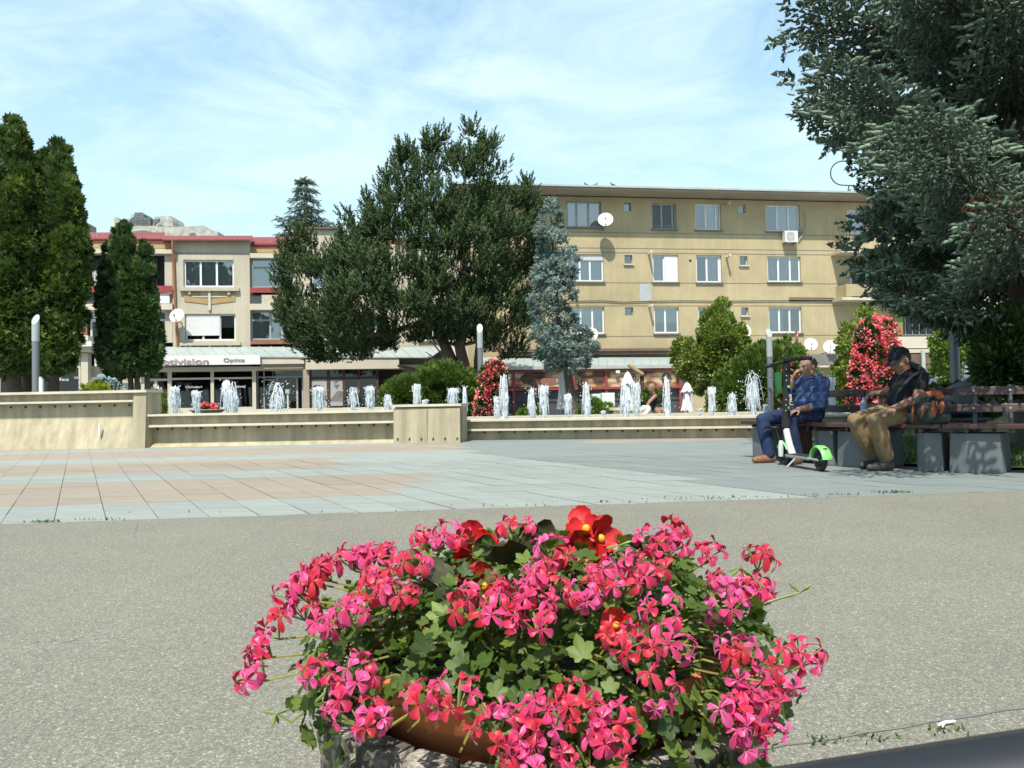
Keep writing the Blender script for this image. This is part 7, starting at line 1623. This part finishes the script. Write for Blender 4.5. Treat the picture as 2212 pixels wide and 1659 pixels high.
def floret_mesh(seed):
    """five petals: two upright, three spread below; about 4.2 cm across; faces +Z, up = +Y"""
    rg = np.random.default_rng(seed); mb = MB(); q = []
    for (a, L, wd) in ((24, .0205, .0072), (-24, .0205, .0072), (118, .0205, .0076), (-118, .0205, .0076), (180, .0215, .0076)):
        a += rg.normal(0, 10); L *= rg.uniform(.92, 1.1); wd *= rg.uniform(.7, 1.12); a = math.radians(a); d = Vector((math.sin(a), math.cos(a), 0)); s_ = Vector((d.y, -d.x, 0)); bend = rg.uniform(-.2, 1.3); tw = rg.uniform(-.55, .55)
        rows = []
        for u, wk, hz_ in ((.08, .2, .0), (.42, .5, .16), (.76, 1.0, .20), (.95, .8, .12)):
            c = d*L*u+Vector((0, 0, L*(hz_*1.1-bend*u*u*.9))); rows.append([c-s_*wd*wk+Vector((0, 0, wd*.35*wk+tw*wd*wk)), c-Vector((0, 0, wd*.1)), c+s_*wd*wk+Vector((0, 0, wd*.35*wk-tw*wd*wk))])
        vs = [v for r in rows for v in r]; tip = d*L*(1.0 if rg.random() < .5 else .93)+Vector((0, 0, L*(.05-bend*.9))); vs.append(tip); f = []
        for i in range(3):
            for j in range(2): a_ = i*3+j; f.append((a_, a_+1, a_+4, a_+3))
        f += [(9, 10, 12), (10, 11, 12)]; mb.add(vs, f, 0)
        mb.add([rows[0][1]+Vector((0, 0, .0006)), rows[1][1]+s_*.0012+Vector((0, 0, .0008)), rows[2][1]+Vector((0, 0, .0006)), rows[1][1]-s_*.0012+Vector((0, 0, .0008))], [(0, 1, 2, 3)], 1)
    mb.tube([(0, 0, -.018), (0, 0, 0)], [.0012, .0016], 4, 2, caps=False)
    o = mb.build('floret', [M['petal'], M['throat'], M['stalk']], None, smooth=True); me = o.data; bpy.data.objects.remove(o); ORG.pop(o, None); return me
FLO = [floret_mesh(s) for s in range(14)]
def surf(px, py):
    d = np.array(ray(px, py)); o = (np.array(CAM)-BC)/BR; dd = d/BR; a = dd@dd; b2 = o@dd; c = o@o-1; disc = b2*b2-a*c
    k = (-b2-math.sqrt(disc))/a if disc > 0 else -b2/a
    p = np.array(CAM)+d*k; nrm = (p-BC)/BR**2; nrm /= np.linalg.norm(nrm); return p, nrm
L2 = lambda x, y: (518+.354*x, 1071.5+.354*y); L3 = lambda x, y: (1140.6+.354*x, 1071.5+.354*y)
UMB = [L2(*q) for q in ((150, 930), (215, 800), (110, 1070), (500, 950), (520, 1070), (790, 1080), (800, 960), (740, 1300), (830, 1370), (640, 1230), (1150, 1230), (1260, 1330), (1340, 1220), (1560, 1400), (1720, 1380), (1720, 1600), (440, 600), (350, 580), (400, 690), (620, 690), (720, 720), (540, 460), (470, 480), (770, 400), (880, 370), (690, 390), (870, 480), (960, 620), (1080, 440), (850, 610), (1150, 280), (1300, 270), (1400, 700), (1480, 600), (1250, 810), (1340, 760), (1660, 660), (1640, 740), (1690, 230), (990, 640), (560, 790))]
UMB += [L3(*q) for q in ((60, 480), (150, 370), (190, 640), (100, 560), (330, 640), (560, 560), (440, 530), (580, 880), (640, 960), (880, 930), (790, 900), (790, 720), (700, 470), (740, 450), (900, 240), (860, 310), (760, 290), (1090, 370), (560, 270), (1390, 390), (1220, 560), (1420, 580), (1280, 610), (1160, 690), (1250, 950), (1270, 1060), (1620, 880), (1660, 960), (1530, 1080), (1380, 1200), (1300, 1280), (1240, 1330), (1310, 1440), (1400, 1350), (650, 1210), (800, 1200), (260, 1230), (330, 1330), (520, 1400), (460, 1440), (30, 1370), (60, 1480), (560, 1600), (110, 1600), (400, 1590), (30, 640), (40, 760))]
UMB = [q for i, q in enumerate(UMB) if not (800 < q[0] < 1230 and 1350 < q[1] < 1500) and i % 8 != 3]
UMB.sort(key=lambda q: surf(*q)[0][1])
EXTRA = []
rg = np.random.default_rng(77); nf = 0; STK = MB()
for i, (px, py) in enumerate(UMB):
    p, nrm = surf(px, py); outv = nrm*.45+np.array([0, -.12, .55])+rg.normal(0, .22, 3); outv /= np.linalg.norm(outv); c = Vector(p+nrm*.012); o_ = Vector(outv)
    base = Vector(BC+(p-BC)*rg.uniform(.55, .72)-np.array([0, 0, .02])); mb = MB(); root = c-o_*.03
    mb.tube([base, base.lerp(root, .55)+Vector((0, 0, .012)), root], [.0022, .0021, .0019], 5, 0, caps=False)
    X = o_.orthogonal().normalized(); Y = o_.cross(X); nn = 5 if i % 3 else 4; kid = []
    Ru = rg.uniform(.019, .028)
    for k in range(nn):
        a = 2*PI*k/nn+rg.uniform(-.4, .4); e = Ru*rg.uniform(.75, 1.15); q = c+X*(math.cos(a)*e)+Y*(math.sin(a)*e)+o_*rg.uniform(-.006, .01); fd_ = (o_*1.0+(q-c).normalized()*.95+Vector((0, -.15, .0))).normalized(); kid.append((q, fd_)); mb.tube([root, q-fd_*.017], [.0011, .0011], 4, 0, caps=False)
    for k in range(2):
        a = rg.uniform(0, 2*PI); q = c+(X*math.cos(a)+Y*math.sin(a))*.018-o_*rg.uniform(.0, .02); mb.tube([root, q, q+(q-root).normalized()*.012], [.0009, .0022, .0008], 5, 1)
    u_ = mb.build('umbel', [M['stalk'], M['bud']], GER)
    for q, fd_ in kid:
        nf += 1; fm_ = FLO[int(rg.integers(14))]
        up = (Vector((0, 0, 1))-fd_*fd_.z).normalized() if abs(fd_.z) < .98 else Vector((0, 1, 0)); xx = up.cross(fd_); Rm = Matrix((xx, up, fd_)).transposed().to_4x4(); Rm = Rm @ Matrix.Rotation(rg.normal(0, .5), 4, 'Z')
        Mx = Matrix.Translation(q-ORG[GER]) @ Rm @ Matrix.Scale(rg.uniform(.74, .98)*min(1.06, (q.y/1.15)**.8), 4)
        if nf > 300: EXTRA.append((fm_, Mx)); continue
        o = bpy.data.objects.new('floret', fm_); COL.objects.link(o); o.parent = u_; o.matrix_local = Mx
bm = bmesh.new(); tl_ = bm.faces.layers.float.new('tint') if hasattr(bm.faces.layers, 'float') else None
for fm_, Mx in EXTRA:
    k0 = len(bm.verts); f0 = len(bm.faces); bm.from_mesh(fm_); bm.verts.ensure_lookup_table(); bm.faces.ensure_lookup_table(); r_ = rg.uniform(0, 1)
    for v in bm.verts[k0:]: v.co = Mx @ v.co
    for f in bm.faces[f0:]: f[tl_] = r_
me = bpy.data.meshes.new('florets'); bm.to_mesh(me); bm.free()
if EXTRA: link('back_florets', me, GER, [M['petal'], M['throat'], M['stalk']])['kind'] = 'stuff'
# leaves: 300 single ones on the side that shows, the rest joined
POTWIN = [(715, 1515), (1010, 1520), (1080, 1560), (1075, 1700), (780, 1700)]
def leaf_place(n, rg, rr, front):
    P = []; N = []
    while len(P) < n:
        d = rg.normal(0, 1, 3); d /= np.linalg.norm(d)
        if d[2] < -.55: continue
        if front and d@np.array([0, -.85, .5]) < -.05: continue
        k = rg.uniform(*rr); q = BC+d*BR*k
        if q[2] < PZ+.02 and np.hypot(q[0]-PC.x, q[1]-PC.y) < .345: continue
        if q[2] < .19: continue
        if front is not None:
            ax_, ay_ = proj([q]); 
            if in_poly(ax_, ay_, POTWIN)[0]: continue
        P.append(q); nn = d/BR; nn /= np.linalg.norm(nn); nn = nn+np.array([0, 0, .5])+rg.normal(0, .55, 3); N.append(nn/np.linalg.norm(nn))
    return np.array(P), np.array(N)
rg = np.random.default_rng(31); P, N = leaf_place(300, rg, (.80, 1.0), True); RB = basis(N, rng=rg); LM = []
for V, F in LV:
    me = bpy.data.meshes.new('leaf'); me.from_pydata([tuple(v) for v in V], [], [tuple(int(i) for i in f) for f in F]); me.polygons.foreach_set('use_smooth', [True]*len(F)); me.materials.append(M['gleaf']); me.update(); LM.append(me)
for i in range(300):
    o = bpy.data.objects.new('leaf', LM[i % 4]); COL.objects.link(o); o.parent = GER; s_ = float(rg.uniform(.026, .042)); m4 = Matrix([list(r) for r in RB[i]]).to_4x4()
    o.matrix_local = Matrix.Translation(Vector(P[i])-ORG[GER]) @ m4 @ Matrix.Scale(s_, 4)
allV = []; allF = []; allT = []; off = 0
for (n_, rr, fr) in ((1200, (.55, .9), False), (900, (.74, .98), True)):
    P, N = leaf_place(n_, rg, rr, fr); s_ = rg.uniform(.022, .038, n_); V, F = scatter(LV[n_ % 4], P, basis(N, rng=rg), np.stack([s_]*3, 1)); allV.append(V); allF.append(F+off); off += len(V); allT.append(np.repeat(rg.uniform(0, .8, n_), len(LV[n_ % 4][1])))
npmesh('leaf_mass', np.concatenate(allV), np.concatenate(allF), M['gleaf'], GER, tint=np.concatenate(allT), smooth=True)['kind'] = 'stuff'
mb = MB()
for i in range(140):
    d = rg.normal(0, 1, 3); d /= np.linalg.norm(d)
    if d[2] < -.3: d[2] *= -1
    e = BC+d*BR*rg.uniform(.75, .95); s0 = np.array([PC.x+d[0]*.14, PC.y+d[1]*.14, PZ+.05]); mid = (s0+e)/2+np.array([0, 0, .03]); mb.tube([s0, mid, e], [.0028, .0024, .0016], 4, caps=False)
mb.build('stems', M['stalk'], GER)['kind'] = 'stuff'
# trailing shoot and buds on the right and left
mb = MB()
for (a, b_, c, D0) in (((1590, 1300), (1650, 1268), (1600, 1225), 1.2), ((1600, 1330), (1660, 1300), (1728, 1280), 1.2), ((700, 1500), (630, 1560), (596, 1542), 1.1), ((1340, 1230), (1330, 1205), (1338, 1178), 1.2)):
    p0, p1, p2 = pt(*a, D0), pt(*b_, D0-.02), pt(*c, D0-.02); mb.tube([p0, p1, p2], [.0024, .002, .0016], 5)
    for k in range(4): d = Vector((random.uniform(-1, 1), random.uniform(-.3, .3), random.uniform(-1, .6))).normalized()*.022; mb.tube([p2, p2+d*.6, p2+d], [.001, .0028, .0006], 5)
mb.build('bud_shoots', M['bud'], GER)['kind'] = 'stuff'

# begonias among the geraniums
BEG = thing('begonia_plant', (PC.x, PC.y+.02, PZ), 'red begonias with bronze leaves at the top of the geranium bush', 'plant')
M['bpetal'] = pm('begonia_petal', (.55, .014, .016), .4, .12, 30, .1, 80, spec=.5); M['bcentre'] = pm('begonia_centre', (.75, .40, .03), .6, .2, 60, 0); M['bleaf'] = pm('bronze_leaf', (.055, .05, .02), .35, .5, 25, .2, 60, spec=.5)
def petal_big(c, d, n_, L, w, cup=.25):
    c = Vector(c); d = Vector(d).normalized(); n_ = Vector(n_); n_ = (n_-d*n_.dot(d)).normalized(); s_ = d.cross(n_); vs = []; f = []; prof = [(.05, .25), (.3, .75), (.6, 1.0), (.85, .78), (1.0, .3)]
    for u, wk in prof:
        for e in (-1, -.5, 0, .5, 1): vs.append(c+d*L*u+s_*w*wk*e+n_*(cup*L*u*u+.25*w*wk*e*e+.09*L*u*math.sin(e*5+u*4)))
    for i in range(4):
        for j in range(4): a = i*5+j; f.append((a, a+1, a+6, a+5))
    return vs, f
def begonia(px, py, D, size, face, seed, npet=6):
    rg = random.Random(seed); c = pt(px, py, D); fv = Vector(face).normalized(); X = fv.orthogonal().normalized(); Y = fv.cross(X)
    mb = MB(); mb.sphere(c+fv*size*.16, size*.17, seg=10, rings=6); mb.tube([c, c-fv*.03-Vector((0, 0, .05))], [.003, .003], 5); fl = mb.build('begonia_flower', [M['bcentre']], BEG, smooth=True)
    for k in range(npet):
        a = 2*PI*k/npet+rg.uniform(-.2, .2); d = X*math.cos(a)+Y*math.sin(a); big = k % 2 == 0
        vs, f = petal_big(c, d+fv*rg.uniform(.15, .5), fv, size*(1.0 if big else .72), size*(.52 if big else .4), rg.uniform(.0, .5)); MB().add(vs, f).build('petal', M['bpetal'], fl, smooth=True)
for q in ((1268, 1128, 1.30, .038, (-.2, -.6, .5), 1), (1292, 1146, 1.27, .038, (.5, -.7, .2), 2), (1262, 1172, 1.25, .038, (-.1, -1, .1), 3), (1226, 1184, 1.25, .034, (-.4, -.9, 0), 4), (1290, 1190, 1.26, .030, (.3, -1, -.2), 5), (1030, 1168, 1.27, .042, (-.1, -.8, .5), 6), (1018, 1196, 1.24, .036, (-.2, -.9, -.3), 7), (1046, 1248, 1.15, .036, (-.1, -1, .2), 8), (1330, 1332, 1.0, .026, (0, -1, .2), 9), (1236, 1160, 1.32, .032, (-.5, -.4, .6), 10)): begonia(q[0], q[1]+18, q[2], q[3]*1.12, *q[4:])
for q in ((1100, 1222, 1.17, (0, -.5, 1), (.1, -.3, -1), .055), (1075, 1205, 1.22, (-.7, -.1, .4), (0, -1, .5), .045), (1128, 1190, 1.24, (.5, 0, .6), (0, -1, .4), .045), (985, 1245, 1.16, (-1, -.2, .1), (0, -.6, 1), .05), (1000, 1280, 1.12, (-.6, -.4, -.3), (0, -.8, .8), .045), (1200, 1165, 1.27, (-.8, 0, .5), (0, -1, .3), .04), (1320, 1210, 1.24, (.7, -.2, .1), (0, -.7, .8), .04), (1345, 1195, 1.27, (.6, .1, .5), (0, -1, .4), .035)):
    vs, f = petal_big(pt(q[0], q[1], q[2]), q[3], q[4], q[5], q[5]*.55, .2); MB().add(vs, f).build('begonia_leaf', M['bleaf'], BEG, smooth=True)

# ------------------------------------------------------------------ dark car door edge at the bottom right
CD = thing('car_door', tuple(pt(1900, 1640, .46)), 'dark edge of a car door top at the bottom right corner', 'car')
M['carpaint'] = pm('car_trim_dark', (.010, .012, .018), .6, .1, 3, 0, spec=.5); A, B_ = pt(1480, 1703, .52), pt(2420, 1562, .44)
ax = (B_-A); u = ax.normalized(); nrm = u.cross(Vector((0, 0, 1))).normalized(); nrm = nrm if nrm.y < 0 else -nrm; prof = [(-.03, -.30), (-.03, -.03), (-.022, -.010), (-.008, -.001), (.006, 0), (.02, -.008), (.03, -.025), (.05, -.06), (.07, -.30)]
vs = [p+nrm*o_+Vector((0, 0, z_)) for p in (A-u*.1, B_+u*.3) for o_, z_ in prof]; k = len(prof)
MB().add(vs, [(i, i+1, i+1+k, i+k) for i in range(k-1)]+[tuple(range(k)), tuple(range(k, 2*k))[::-1]]).build('door_top', M['carpaint'], CD, smooth=True)
MB().tube([A-u*.1+nrm*-.012+Vector((0, 0, -.003)), B_+u*.3+nrm*-.012+Vector((0, 0, -.003))], .003, 8).build('window_seal', M['rubber'], CD)
